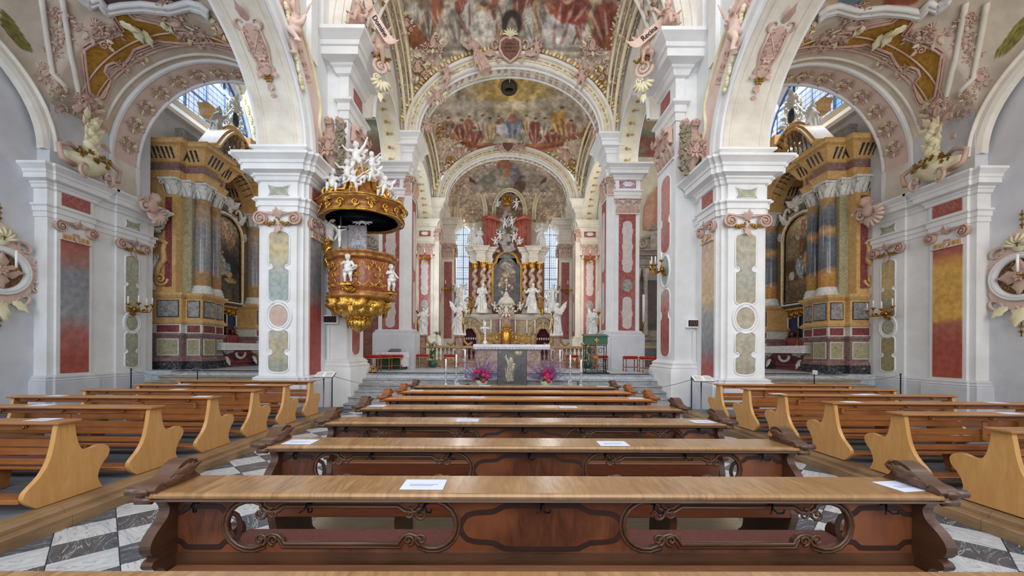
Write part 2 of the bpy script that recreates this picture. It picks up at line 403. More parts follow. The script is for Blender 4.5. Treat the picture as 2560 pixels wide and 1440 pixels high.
for c in cand:
    pri, Y, X, k, j = c
    u = VX+1000*X/Y; vis = (pri == 0 and -80 < u < 2640 and Y > 2.2)
    if vis and nt_ < 290:
        o = link('tile', tmesh[k], floor); o.location = (X, Y, rr.uniform(-.001, .001)); o.rotation_euler = (0, 0, PI/4+rr.choice([0, PI/2, PI, -PI/2])); nt_ += 1
        if False: pass
    else:
        far_t[k].merge(tm, T(X, Y, 0) @ Rz(PI/4))
for k in (0, 1):
    if far_t[k].v: far_t[k].build('tile_field', (W_TILE, B_TILE)[k], floor, kind='stuff')
# chancel platform and steps -------------------------------------------------
plat = MB()
plat.box(-14, 14, 12.9, 30, 0, .85); plat.box(sx(-1, 4.6), sx(1, 4.6), 12.2, 12.95, 0, .85)
BLUEFL = veined('pale_blue_grey_marble', 'aeb6be', 'c4cad0', '8c949c', scale=2, vscale=3, vw=.03, rough=.4)
chf = plat.build('floor_chancel', BLUEFL, kind='structure', recenter=False)
st = empty('chancel_steps', (X0, 11.3, 0), 'broad grey veined marble stairs rising to the choir', 'stairs')
for i in range(6):
    zt = .85-.142*i; yf = 12.2-.33*i; hw = 4.42+.0*i
    m = MB(); m.prism([(yf+.42, zt-.142), (yf+.02, zt-.142), (yf+.02, zt-.05), (yf-.02, zt-.04), (yf-.03, zt-.02), (yf-.02, zt), (yf+.42, zt)], 'x', sx(-1, hw), sx(1, hw))
    WP('step', m, STONE, st)
for s in (-1, 1):
    cs = empty('chapel_steps', (sx(s, 9), 12, 0), 'worn sandstone steps before the %s side altar' % ('left' if s < 0 else 'right'), 'stairs')
    for i in range(6):
        zt = .85-.142*i; yf = 12.9-.36*i
        m = MB(); m.prism([(yf+.46, zt-.142), (yf+.02, zt-.142), (yf+.02, zt-.05), (yf-.02, zt-.04), (yf-.03, zt-.02), (yf-.02, zt), (yf+.46, zt)], 'x', sx(s, 6.3), sx(s, 11.5-.12*(5-i)))
        WP('step', m, SAND, cs)
# outer walls ------------------------------------------------------------------
def wall_y(mb, X, t, y0, y1, z0, z1, hole=None, n=24, mi=0, sy=None):
    """wall on plane X with thickness t; hole = (yc, zs, a, b, zbottom)"""
    if hole is None: return mb.box(X, X+t, y0, y1, z0, z1, mi)
    yc, zs, a, b, zb = hole
    if yc-a > y0: mb.box(X, X+t, y0, yc-a, z0, z1, mi)
    if yc+a < y1: mb.box(X, X+t, yc+a, y1, z0, z1, mi)
    if zb > z0: mb.box(X, X+t, yc-a, yc+a, z0, zb, mi)
    pts = [(yc-a, zs)]+[(yc-a*math.cos(PI*i/n), zs+b*math.sin(PI*i/n)) for i in range(1, n)]+[(yc+a, zs)]
    for i in range(n):
        p, q = pts[i], pts[i+1]
        mb.prism([p, q, (q[0], z1), (p[0], z1)], 'x', X, X+t, mi)
    return mb
def wall_x(mb, Y, t, x0, x1, z0, z1, hole=None, n=24, mi=0):
    if hole is None: return mb.box(x0, x1, Y, Y+t, z0, z1, mi)
    xc, zs, a, b, zb = hole
    if xc-a > x0: mb.box(x0, xc-a, Y, Y+t, z0, z1, mi)
    if xc+a < x1: mb.box(xc+a, x1, Y, Y+t, z0, z1, mi)
    if zb > z0: mb.box(xc-a, xc+a, Y, Y+t, z0, zb, mi)
    pts = [(xc-a, zs)]+[(xc-a*math.cos(PI*i/n), zs+b*math.sin(PI*i/n)) for i in range(1, n)]+[(xc+a, zs)]
    for i in range(n):
        p, q = pts[i], pts[i+1]
        mb.prism([p, q, (q[0], z1), (p[0], z1)], 'y', Y, Y+t, mi)
    return mb
WIN = (16.6, 10.95, 3.05, 3.1, 10.95)
for s, nm in ((-1, 'left'), (1, 'right')):
    m = MB()
    m.box(sx(s, 12.3), sx(s, 12.9), 3.0, 10.5, 0, 10.6)
    m.box(sx(s, 11.97), sx(s, 12.9), 10.35, 13.3, 0, 10.2)
    wall_y(m, sx(s, 12.55) if s > 0 else sx(s, 12.95), .4, 13.3, 20.2, .8, 14.6, WIN)
    m.build('wall_'+nm, GREY, kind='structure', recenter=False)
    m = MB(); wall_x(m, 12.0, .8, min(sx(s, 6.2), sx(s, 12.0)), max(sx(s, 6.2), sx(s, 12.0)), 7.28, 14.4, (sx(s, 9.085), 7.3, 2.86, 2.86, 0), 32)
    m.box(sx(s, 11.93), sx(s, 12.0), 12, 12.8, 6.2, 7.3)
    m.build('wall_aisle_'+nm, CREAM, kind='structure', recenter=False)
    m = MB(); m.box(sx(s, 4.9), sx(s, 12.9), 20.0, 20.4, .8, 14.6)
    m.build('wall_transept_'+nm, mat('ochre_grey_plaster', 'd0c8b4', 'b8ae98', rough=.8, scale=1.2), kind='structure', recenter=False)
# nave arcade walls
AR = (6.55, 6.5, 3.22, 2.5, 0)
for s, nm in ((-1, 'left'), (1, 'right')):
    m = MB(); X = sx(s, 5.12) if s > 0 else sx(s, 6.2)
    wall_y(m, X, 1.08, 2.2, 11.4, 6.42, 11.6, AR, 40)
    m.box(sx(s, 5.12), sx(s, 6.2), 2.2, 3.33, 0, 6.42)
    m.build('wall_nave_'+nm, mat('pale_blue_wall', 'd3d6d8', 'dfe0dd', rough=.8, scale=.8, bump=.05), kind='structure', recenter=False)
    # choir side walls above the choir arches
    m = MB(); X = sx(s, 4.25) if s > 0 else sx(s, 4.9)
    wall_y(m, X, .65, 12.3, 15.7, 8.7, 13.2, (13.95, 8.7, 1.56, 1.75, 8.7), 24)
    wall_y(m, X, .65, 16.3, 22.5, 8.7, 13.0, (19.35, 8.7, 2.95, 1.95, 8.7), 24)
    m.build('wall_choir_'+nm, CREAM, kind='structure', recenter=False)
# apse walls with two windows
m = MB()
for s in (-1, 1):
    xa, xb = sorted((sx(s, 1.2), sx(s, 5.0)))
    wall_x(m, 27.5, .5, xa, xb, .8, 13, (sx(s, 2.98), 9.55, .52, .55, 4.2), 16)
m.box(sx(-1, 1.25), sx(1, 1.25), 27.5, 28, .8, 13)
m.box(sx(-1, 5.6), sx(-1, 5.0), 20.3, 28, .8, 12); m.box(sx(1, 5.0), sx(1, 5.6), 20.3, 28, .8, 12)
m.build('wall_apse', CREAM, kind='structure', recenter=False)
# ------------------------------------------------------------------ windows
def glass_mat():
    m = bpy.data.materials.new('window_glass'); m.use_nodes = True; nt = m.node_tree; N = nt.nodes; L = nt.links
    N.remove(N['Principled BSDF']); out = N['Material Output']
    t = N.new('ShaderNodeBsdfTransparent'); t.inputs[0].default_value = (.93, .96, 1, 1); g = N.new('ShaderNodeBsdfGlossy'); g.inputs[1].default_value = .15
    mx = N.new('ShaderNodeMixShader'); mx.inputs[0].default_value = .08; L.new(t.outputs[0], mx.inputs[1]); L.new(g.outputs[0], mx.inputs[2]); L.new(mx.outputs[0], out.inputs[0])
    return m
GLASS = glass_mat()
GLASS_B = glass_mat(); GLASS_B.name = 'blue_window_glass'
for n_ in GLASS_B.node_tree.nodes:
    if n_.type == 'BSDF_TRANSPARENT': n_.inputs[0].default_value = (.55, .78, 1.0, 1)
BLUEBAR = mat('blue_grey_lead', '3c5a8c', rough=.5); BARM = mat('dark_lead', '3a4448', rough=.5)
wn = 0
for s in (-1, 1):
    wn += 1
    yc, zs, a, b, zb = WIN; Xw = sx(s, 12.75)
    w_ = empty('window_%d' % wn, (Xw, yc, zs), kind='structure')
    # panes between the bars
    ys = [13.55, 14.6, 15.7, 16.8, 17.9, 18.95, 19.65]; zz = [10.95, 11.9, 12.9, 13.7, 14.1]
    arcz = lambda y: zs+b*ell1((y-yc)/a)
    for i in range(6):
        for j in range(4):
            y0, y1 = ys[i], ys[i+1]; z0, z1 = zz[j], zz[j+1]
            n = 8; top = [(y0+(y1-y0)*k/n, min(z1, arcz(y0+(y1-y0)*k/n))) for k in range(n+1)]
            top = [(y, max(z, z0)) for y, z in top]
            if max(z for _, z in top)-z0 < .02: continue
            pts = [(y0, z0)]+top+[(y1, z0)]
            p = MB().prism(pts[::-1], 'x', Xw-.006, Xw+.006)
            WP('pane', p, GLASS_B if rr.random() < .22 else GLASS, w_)
    fr = MB()
    for y in ys[1:-1]: fr.box(Xw-.035, Xw+.035, y-.035, y+.035, zb, arcz(y))
    for z in zz[1:-1]:
        hw = a*ell1((z-zs)/b); fr.box(Xw-.035, Xw+.035, yc-hw, yc+hw, z-.03, z+.03)
    fr.tube([(Xw, yc-a*math.cos(PI*i/32), zs+b*math.sin(PI*i/32)) for i in range(33)], .05, 6, 0)
    WP('window_bar', fr, BLUEBAR, w_)
    ld = MB()
    y = ys[0]
    while y < 19.6:
        ld.box(Xw-.01, Xw+.01, y-.008, y+.008, zb, arcz(y)); y += .26
    z = 11.2
    while z < 14:
        hw = a*ell1((z-zs)/b); ld.box(Xw-.01, Xw+.01, yc-hw, yc+hw, z-.007, z+.007); z += .24
    WP('lead_grid', ld, mat('thin_lead', '5c6e8c'), w_, kind='stuff')
    sl = MB(); Xi = sx(s, 12.5)
    sl.prism([(Xw-s*.0, 10.95), (sx(s, 12.3), 10.35), (sx(s, 12.3), 10.2), (sx(s, 12.6), 10.2), (Xw+s*.1, 10.7)], 'y', 13.4, 19.8)
    WP('window_sill', sl, WHITE, w_)
for s in (-1, 1):
    wn += 1; xc = sx(s, 2.98); a, b, zs, zb = .52, .55, 9.55, 4.2; Yw = 27.7
    w_ = empty('window_%d' % wn, (xc, Yw, zb), kind='structure')
    arcz = lambda x: zs+b*ell1((x-xc)/a)
    zr = [zb+(zs-zb)*i/7 for i in range(8)]+[zs+b]
    for (x0, x1) in ((xc-a, xc), (xc, xc+a)):
        for j in range(8):
            n = 6; top = [(x0+(x1-x0)*k/n, max(zr[j], min(zr[j+1], arcz(x0+(x1-x0)*k/n)))) for k in range(n+1)]
            pts = [(x0, zr[j])]+top+[(x1, zr[j])]
            WP('pane', MB().prism(pts, 'y', Yw-.006, Yw+.006), GLASS, w_)
    fr = MB(); fr.box(xc-.022, xc+.022, Yw-.03, Yw+.03, zb, zs+b)
    for z in zr[1:-1]: fr.box(xc-a, xc+a, Yw-.03, Yw+.03, z-.018, z+.018)
    WP('window_bar', fr, BARM, w_)
    ld = MB()
    for k in (-3, -2, -1, 1, 2, 3): x = xc+k*a/4; ld.box(x-.006, x+.006, Yw-.01, Yw+.01, zb, arcz(x))
    for k in range(1, 32): z = zb+k*.17; ld.box(xc-a*.98, xc+a*.98, Yw-.01, Yw+.01, z-.005, z+.005)
    WP('lead_grid', ld, mat('thin_lead', '5c6e8c'), w_, kind='stuff')
    MB().prism([(27.5, 4.0), (27.3, 4.0), (27.3, 4.12), (27.75, 4.3), (27.75, 4.0)], 'x', xc-a-.15, xc+a+.15).build('window_sill', CREAM, w_, ploc='world')
# ------------------------------------------------------------------ painting helpers (paint layer on dense surfaces)
rs = np.random.RandomState(5)
def _vn(x, y, seed):
    """cheap value noise"""
    xi = np.floor(x).astype(int); yi = np.floor(y).astype(int); fx = x-xi; fy = y-yi
    fx = fx*fx*(3-2*fx); fy = fy*fy*(3-2*fy)
    def h(a, b):
        n = (a*374761393+b*668265263+seed*1442695) & 0x7fffffff
        n = ((n ^ (n >> 13))*1274126177) & 0x7fffffff
        return ((n ^ (n >> 16)) & 0xffff)/65535.0
    return (h(xi, yi)*(1-fx)+h(xi+1, yi)*fx)*(1-fy)+(h(xi, yi+1)*(1-fx)+h(xi+1, yi+1)*fx)*fy
def fbm(x, y, seed=1, oct=4):
    r = 0; a = .5; t = 0
    for k in range(oct): r = r+a*_vn(x*2**k, y*2**k, seed+k); t += a; a *= .55
    return r/t
class Canvas:
    """paints colours for sample points (u,v), both arrays; colours are sRGB 0..1"""
    def __init__(s, u, v, base, base2=None, ns=.02, seed=1):
        s.u = u; s.v = v; s.seed = seed
        c = np.array([int(base[i:i+2], 16)/255 for i in (0, 2, 4)])
        s.c = np.tile(c, (len(u), 1))
        if base2:
            d = np.array([int(base2[i:i+2], 16)/255 for i in (0, 2, 4)])
            t = np.clip((fbm(u*ns, v*ns, seed)-.32)*2.6, 0, 1)[:, None]; s.c = s.c*(1-t)+d*t
    def col(s, h): return np.array([int(h[i:i+2], 16)/255 for i in (0, 2, 4)])
    def mixm(s, mask, col, a=1.0):
        m = (mask*a)[:, None]; s.c = s.c*(1-m)+s.col(col)*m
    def ell(s, cx, cy, rx, ry, col, ang=0, soft=.25, warp=.35, a=1.0, ws=.05):
        ca, sa = math.cos(ang), math.sin(ang); dx = s.u-cx; dy = s.v-cy
        x = (dx*ca+dy*sa)/rx; y = (-dx*sa+dy*ca)/ry
        k = ws*40/max(rx, ry, 1)
        r = np.sqrt(x*x+y*y)+warp*(fbm(s.u*k+cx, s.v*k+cy, s.seed+7)-.5)*1.4
        s.mixm(np.clip((1-r)/soft+.5, 0, 1), col, a)
    def poly(s, pts, col, a=1.0, soft=1.5):
        inside = np.zeros(len(s.u), bool); n = len(pts); dmin = np.full(len(s.u), 1e9)
        for i in range(n):
            x1, y1 = pts[i]; x2, y2 = pts[(i+1) % n]
            cond = ((y1 > s.v) != (y2 > s.v)); den = (y2-y1) if abs(y2-y1) > 1e-9 else 1e-9
            inside ^= cond & (s.u < (x2-x1)*(s.v-y1)/den+x1)
        s.mixm(inside.astype(float), col, a); return inside
    def drape(s, cx, cy, w, h, col, dark, lean=0):
        """a robed seated or standing figure as broad folds of cloth with head and hands"""
        s.ell(cx, cy, w, h, col, lean, .2, .5)
        for k in range(5):
            f = (k-2)/2.5
            s.ell(cx+f*w*.8, cy+h*.15, w*.10, h*.8, dark if k % 2 else 'd8c8b0', lean+f*.35, .5, .4, .55)
        s.ell(cx-lean*h*.6, cy-h*1.08, w*.28, w*.32, 'c49a78', 0, .3, .2)
        s.ell(cx-lean*h*.6, cy-h*1.22, w*.3, w*.18, '6a4a34', 0, .4, .3)
    def contrast(s, amt, ns, seed):
        t = (fbm(s.u*ns, s.v*ns, seed, 5)-.5)*amt; s.c = np.clip(s.c*(1+t[:, None]*2), 0, 1)
def setcol(obj_or_mesh, cols):
    me = obj_or_mesh.data if hasattr(obj_or_mesh, 'data') else obj_or_mesh
    a = me.color_attributes.new('Col', 'FLOAT_COLOR', 'POINT')
    c = np.clip(cols, 0, 1); l = np.where(c <= .04045, c/12.92, ((c+.055)/1.055)**2.4)
    buf = np.ones((len(me.vertices), 4)); buf[:, :3] = l; a.data.foreach_set('color', buf.ravel())
PAINT = painted('fresco_paint', grain=.16, gscale=5); PAINTV = painted('vault_paint', grain=.05, gscale=3, bump=.1)
PAINTO = painted('oil_paint', rough=.35, grain=.15, gscale=8, bump=.05)
def verts_px(mb):
    a = np.array(mb.v); return VX+FX*a[:, 0]/a[:, 1], VY-FX*(a[:, 2]-CAMZ)/a[:, 1]
# ------------------------------------------------------------------ ornament kit (local x right, y up, z out)
def spiral(mb, cx, cy, r, turns=1.6, d=1, th=.2, a0=0, mi=0, z=0, n=None, tail=None, seg=5, dome=True):
    """volute: coil from radius r inwards, d = winding sense, thickness th*r; optional tail points lead into it"""
    n = n or int(10*turns)+4; pts = []; R = []
    if tail:
        for (x, y) in tail: pts.append((x, y, z)); R.append(th*r)
    for i in range(n):
        t = i/(n-1); rr_ = r*(1-t)**.9*.95+r*.12; a = a0+d*turns*2*PI*t
        pts.append((cx+rr_*math.cos(a), cy+rr_*math.sin(a), z+th*r*.7*t)); R.append(th*r*(1-.45*t))
    mb.tube(pts, R, seg, mi)
    if dome: mb.ell((cx, cy, z+th*r*.8), (r*.2, r*.2, r*.25), 6, 4, mi)
    return mb
def leaf(mb, x, y, ang, L, W, mi=0, z=0, lift=.35, curl=.5, n=5):
    """acanthus leaf: raised midrib, scalloped drooping edge, tip curling out"""
    ca, sa = math.cos(ang), math.sin(ang); vs = []
    for i in range(n+1):
        t = i/n; w = W*math.sin(PI*min(.98, t*.88+.12))*(1+(.22 if i % 2 else -.14)); zz = z+L*lift*math.sin(PI*t*.8)*.5+L*curl*t*t*.5
        bx = L*t; 
        for q, dz in ((-1, -.25*W), (-.5, .12*W), (0, .05*W), (.5, .12*W), (1, -.25*W)):
            lx, ly = bx-(abs(q)*W*.25), q*w
            vs.append((x+lx*ca-ly*sa, y+lx*sa+ly*ca, zz+dz))
    fs = [(i*5+k, i*5+k+1, i*5+6+k, i*5+5+k) for i in range(n) for k in range(4)]
    return mb.add(vs, fs, mi, True)
def shell(mb, x, y, r, mi=0, z=0, ang=PI/2, ribs=7, spread=2.6, dep=.35):
    for k in range(ribs):
        a = ang+(k/(ribs-1)-.5)*spread
        p = [(x, y, z+.02*r), (x+math.cos(a)*r*.55, y+math.sin(a)*r*.55, z+dep*r), (x+math.cos(a)*r, y+math.sin(a)*r, z+dep*r*.5)]
        mb.tube(p, [.06*r, .13*r, .17*r], 5, mi)
    mb.ell((x, y, z), (.2*r, .16*r, .22*r), 6, 4, mi)
    return mb
def rosette(mb, x, y, r, mi=0, z=0, n=6, mc=None):
    for k in range(n): leaf(mb, x, y, 2*PI*k/n, r, r*.36, mi, z, .5, .2, 3)
    mb.ell((x, y, z+.15*r), (.25*r, .25*r, .2*r), 6, 4, mi if mc is None else mc)
    return mb
def garland(mb, x0, y0, x1, y1, sag, r, mi=0, z=0, n=14, rnd=None):
    rnd = rnd or random.Random(3)
    for i in range(n+1):
        t = i/n; x = x0+(x1-x0)*t; y = y0+(y1-y0)*t-sag*4*t*(1-t); k = r*(.7+.5*math.sin(PI*t)); 
        for q in range(2): mb.ell((x+rnd.uniform(-.5, .5)*r, y+rnd.uniform(-.6, .6)*r, z+k*.4), (k*.65, k*.55, k*.6), 5, 4, mi)
    return mb
def cscroll(mb, x, y, r, ang, mi=0, z=0, d=1, th=.18, span=3.6):
    """C-scroll with a curl at both ends"""
    pts = []; R = []; n = 18
    for i in range(n+1):
        t = i/n; a = ang+d*(t-.5)*span; k = 1-.62*(max(0, abs(t-.5)*2-.62)/.38)**1.3
        cxr = 1.0
        pts.append((x+math.cos(a)*r*k, y+math.sin(a)*r*k*1.0, z+.06*r)); R.append(th*r*(.55+.7*math.sin(PI*t)))
    mb.tube(pts, R, 5, mi)
    for e in (0, n): mb.ell(pts[e], th*r*.9, 6, 4, mi)
    return mb
def rocaille(w, h, seed=1, mi=(0, 1), dens=1.0):
    """symmetrical shellwork cartouche filling w x h; material slots mi"""
    mb = MB(); r = random.Random(seed); u = min(w, h)
    for sgn in (-1, 1):
        cscroll(mb, sgn*w*.17, h*.02, u*.24, PI/2-sgn*PI/2+PI, mi[0], 0, 1, .2)
        spiral(mb, sgn*w*.33, -h*.18, u*.12, 1.4, sgn, .26, PI/2, mi[0])
        spiral(mb, sgn*w*.30, h*.24, u*.10, 1.4, -sgn, .26, -PI/2, mi[0])
        for k in range(3): leaf(mb, sgn*w*(.2+.1*k), h*(.18-.14*k), PI/2-sgn*(.5+.5*k), u*.22, u*.06, mi[k % 2], .01)
        leaf(mb, sgn*w*.12, -h*.26, -PI/2+sgn*.6, u*.24, u*.06, mi[0])
        cscroll(mb, sgn*w*.40, h*.04, u*.11, PI/2+sgn*PI/2, mi[1], 0, 1, .22)
    shell(mb, 0, h*.22, u*.22, mi[1], .02)
    leaf(mb, 0, -h*.22, -PI/2, u*.3, u*.07, mi[1])
    mb.ell((0, 0, .0), (u*.15, u*.2, u*.06), 10, 6, mi[0])
    return mb
def pendant(h, w, mi=(0, 1)):
    """hanging drop of leaves and a lattice cartouche, as painted-stucco on arch soffits"""
    mb = MB()
    prof_ = [(.27, .10), (.20, .30), (.10, .34), (0, .30), (-.10, .34), (-.18, .24), (-.26, .14), (-.30, .05)]
    mb.add([v for y_, x_ in prof_ for v in ((-x_*w*.8, y_*h, .004), (x_*w*.8, y_*h, .004))], [(2*i, 2*i+1, 2*i+3, 2*i+2) for i in range(len(prof_)-1)], mi[0])
    for k in range(7):
        yy = h*(.20-.06*k)
        for s_ in (-1, 1): spiral(mb, s_*w*.2*(1-.06*k), yy, w*.085, 1.3, s_*(1 if k % 2 else -1), .28, 0, mi[0], .01, n=9)
    leaf(mb, 0, h*.30, PI/2, h*.2, w*.14, mi[0])
    for s_ in (-1, 1):
        cscroll(mb, s_*w*.22, h*.26, w*.22, PI/2-s_*PI/2, mi[0], 0, 1, .2)
        mb.tube([(s_*w*.32, h*.22, 0), (s_*w*.34, 0, .01), (s_*w*.22, -h*.14, 0), (s_*w*.3, -h*.2, .01), (s_*w*.05, -h*.3, 0)], w*.05, 5, mi[0])
        leaf(mb, s_*w*.2, -h*.22, -PI/2+s_*.5, w*.35, w*.1, mi[0])
        mb.tube([(s_*w*.25, h*.2, 0), (-s_*w*.2, -h*.02, .01), (s_*w*.05, -h*.12, 0)], w*.03, 4, mi[0])
    rosette(mb, 0, -h*.06, w*.26, mi[0], .01)
    rosette(mb, 0, -h*.3, w*.22, mi[1], .01)
    leaf(mb, 0, -h*.36, -PI/2, h*.1, w*.12, mi[0]); rosette(mb, 0, -h*.5, w*.13, mi[0])
    return mb
# capitals: local x right, y up from 0..h, z out from pier face
def cap_ionic(w, h, gold=True, flutes=False):
    """returns list of (name, MB, material list)"""
    parts = []
    for s_ in (-1, 1):
        m = MB(); r = h*.30
        spiral(m, s_*(w/2-.02), h*.62, r, 1.9, -s_, .17, PI/2-s_*.4, 0, .075, tail=[(s_*w*.12, h*.80), (s_*w*.3, h*.86)])
        m.tube([(s_*(w/2-.02), h*.62, -.02), (s_*(w/2-.02), h*.62, .065)], r*.95, 14, 0)
        parts.append(('volute', m, [PINK]))
    m = MB(); leaf(m, 0, h*.70, PI/2, h*.45, h*.18, 0, .03, .5, .6)
    for a in (-.6, .6): leaf(m, 0, h*.72, PI/2+a, h*.36, h*.12, 0, .02, .5, .6)
    leaf(m, 0, h*.30, -PI/2, h*.45, h*.15, 0, .03); spiral(m, -.05, h*.3, h*.1, 1, 1, .3, 0, 0, .02); spiral(m, .05, h*.3, h*.1, 1, -1, .3, PI, 0, .02)
    parts.append(('leaf_ornament', m, [PINK]))
    if gold:
        m = MB(); garland(m, -w*.42, h*.55, -w*.04, h*.6, h*.22, h*.1, 0, .04, 12); garland(m, w*.04, h*.6, w*.42, h*.55, h*.22, h*.1, 0, .04, 12)
        parts.append(('garland', m, [OLDGOLD]))
    if flutes:
        m = MB(); m.box(-w*.42, w*.42, 0, h*.28, 0, .03, 0); m.box(-w*.47, w*.47, -h*.08, 0, 0, .06, 0)
        for k in range(6): x = (k-2.5)*w*.135; m.box(x-w*.035, x+w*.035, h*.03, h*.22, .03, .045, 1)
        parts.append(('fluted_neck', m, [ROSE, GOLDP]))
    return parts
def cap_corinth(w, h, mats=None, nb=2, gold=False):
    mats = mats or [PINK, ROSE]; m = MB()
    m.box(-w/2*.92, w/2*.92, 0, h*.08, 0, .05, 1)
    for r_, (y0, L, n_) in enumerate(((h*.02, h*.42, 5), (h*.25, h*.42, 4))):
        for k in range(n_): x = (k-(n_-1)/2)*w*.9/n_; leaf(m, x, y0+h*.05, PI/2, L, w*.13, 0, .02, .25, .5)
    for s_ in (-1, 1):
        spiral(m, s_*w*.44, h*.78, h*.14, 1.5, -s_, .3, PI/2, 0, .05, tail=[(s_*w*.1, h*.5), (s_*w*.25, h*.72)])
        spiral(m, s_*w*.12, h*.76, h*.09, 1.4, s_, .3, PI/2, 0, .06)
    rosette(m, 0, h*.88, h*.16, 0, .06)
    m.box(-w*.56, w*.56, h*.93, h, -.02, .1, 1)
    return [('capital_leafwork', m, mats)]
def cap_bracket(w, h, n=3):
    """tall order: curled brackets over upright acanthus"""
    out = []
    for k in range(n):
        x = (k-(n-1)/2)*w/n; m = MB(); bw = w/n*.30
        pts = [(.06, h*.95), (.22, h*.93), (.27, h*.84), (.23, h*.76), (.17, h*.80), (.13, h*.72), (.18, h*.60), (.12, h*.5), (.02, h*.5)]
        m.prism([(a, b) for a, b in pts], 'x', x-bw, x+bw, 0, M=Matrix(((1,0,0,0),(0,0,1,0),(0,1,0,0),(0,0,0,1))))
        for s_ in (-1, 1): spiral(m, 0, 0, h*.09, 1.5, 1, .28, 0, 0, 0) if False else None
        leaf(m, x, h*.42, -PI/2, h*.16, bw*.8, 0, .12); rosette(m, x, h*.88, bw*.9, 0, .27, 5)
        out.append(('volute', m, [PINK]))
    m = MB(); m.box(-w*.5, w*.5, 0, h*.05, 0, .05, 1)
    for k in range(n*2-1): x = (k-(n-1))*w/(n*2-1); leaf(m, x, h*.06, PI/2, h*(.46 if k % 2 == 0 else .34), w/(n*2-1)*.48, 0, .02, .3, .55)
    out.append(('acanthus', m, [PINK, WHITE]))
    return out
def put_parts(parts, M, parent):
    if len(parts) == 1: return WP('capital', MB().merge(parts[0][1], M), parts[0][2], parent)
    c = WP('capital', MB().merge(parts[-1][1], M), parts[-1][2], parent)
    for nm, mb, mats in parts[:-1]: WP(nm, MB().merge(mb, M), mats, c)
    return c
def face_y(x, y, z): return T(x, y, z) @ FACE
def face_side(s, h, y, z): # on nave-facing plane of side s, local x along +Y*(s) so it stays right-handed
    X = sx(s, h)
    # out = -s*X axis ; up = Z ; right = up x out
    out = Vector((-s, 0, 0)); up = Vector((0, 0, 1)); r_ = up.cross(out)
    M = Matrix((( r_.x, up.x, out.x, X), (r_.y, up.y, out.y, y), (r_.z, up.z, out.z, z), (0, 0, 0, 1)))
    return M
def orient(p, n, up=(0, 0, 1), roll=0):
    n = Vector(n).normalized(); up = Vector(up); r_ = up.cross(n)
    if r_.length < 1e-3: r_ = Vector((1, 0, 0)).cross(n)
    r_.normalize(); u = n.cross(r_)
    M = Matrix(((r_.x, u.x, n.x, p[0]), (r_.y, u.y, n.y, p[1]), (r_.z, u.z, n.z, p[2]), (0, 0, 0, 1)))
    return M @ Rz(roll)
# shaped panel outline: tall panel with rounded top and bottom and concave bites in the sides
def panel_outline(w, h, bites=(), cap=.18, n=8, base_cap=True, bite=.10):
    """centred on x=0, y from 0..h"""
    r = w/2; pts = []
    def ogee(y0, sgn):
        q = []
        for i in range(n+1):
            a = PI*i/n; x = r*math.cos(a); k = math.sin(a)**.8
            x2 = x if abs(x) < r*.62 else x
            q.append((x, y0+sgn*cap*h*0+sgn*cap*k))
        return q
    # right side going up
    right = []
    for (yb, rb) in sorted(bites):
        right.append((r, yb-rb)); 
        for i in range(1, 6): a = -PI/2+PI*i/6; right.append((r-bite*math.cos(a)*1.0, yb+rb*math.sin(a)))
        right.append((r, yb+rb))
    top = ogee(h-cap, 1)
    pts = [(r, cap if base_cap else 0)]+right+top
    left = [(-x, y) for x, y in right][::-1]
    pts += left
    if base_cap: pts += [(x, y) for x, y in [(-r*math.cos(PI*i/n), cap-cap*math.sin(PI*i/n)**.8) for i in range(0, n)]]
    else: pts += [(-r, 0)]
    # drop duplicates
    out = []
    for p in pts:
        if not out or (abs(p[0]-out[-1][0])+abs(p[1]-out[-1][1])) > 1e-4: out.append(p)
    if abs(out[0][0]-out[-1][0])+abs(out[0][1]-out[-1][1]) < 1e-4: out.pop()
    return out
def grow(pts, d):
    n = len(pts); out = []
    area_ = sum(pts[i][0]*pts[(i+1) % n][1]-pts[(i+1) % n][0]*pts[i][1] for i in range(n))
    sg = 1 if area_ > 0 else -1
    for i in range(n):
        a = Vector(pts[i-1]); b = Vector(pts[i]); c = Vector(pts[(i+1) % n])
        d0 = (b-a).normalized(); d1 = (c-b).normalized(); m = Vector((d0.y, -d0.x))+Vector((d1.y, -d1.x))
        m = m/max(m.dot(Vector((d0.y, -d0.x))), .5) if m.length > 1e-6 else Vector((d0.y, -d0.x))
        out.append((b.x+m.x*d*sg, b.y+m.y*d*sg))
    return out
def shaped_panel(parent, M, outline, fill, frame=WHITE, fw=.05, name='marble_panel', raise_=.02, n=4):
    """marble slab in a raised stucco frame; the frame follows the slab's outline"""
    m = MB(); m.merge(plate(outline, [], .012), M); o1 = WP(name, m, [fill], parent)
    m = MB(); ring = grow(outline, fw*.5); m.tube([(x, y, .0) for x, y in ring], fw*.5, 6, 0, closed=True, up=(0, 0, 1)); m2 = MB().merge(m, M @ Sc(1, 1, raise_/.025 if False else .9))
    o2 = WP('panel_frame', m2, [frame], parent)
    return o1, o2
def circle(r, n=20, ry=None, cx=0, cy=0): return [(cx+r*math.cos(2*PI*i/n), cy+(ry or r)*math.sin(2*PI*i/n)) for i in range(n)]
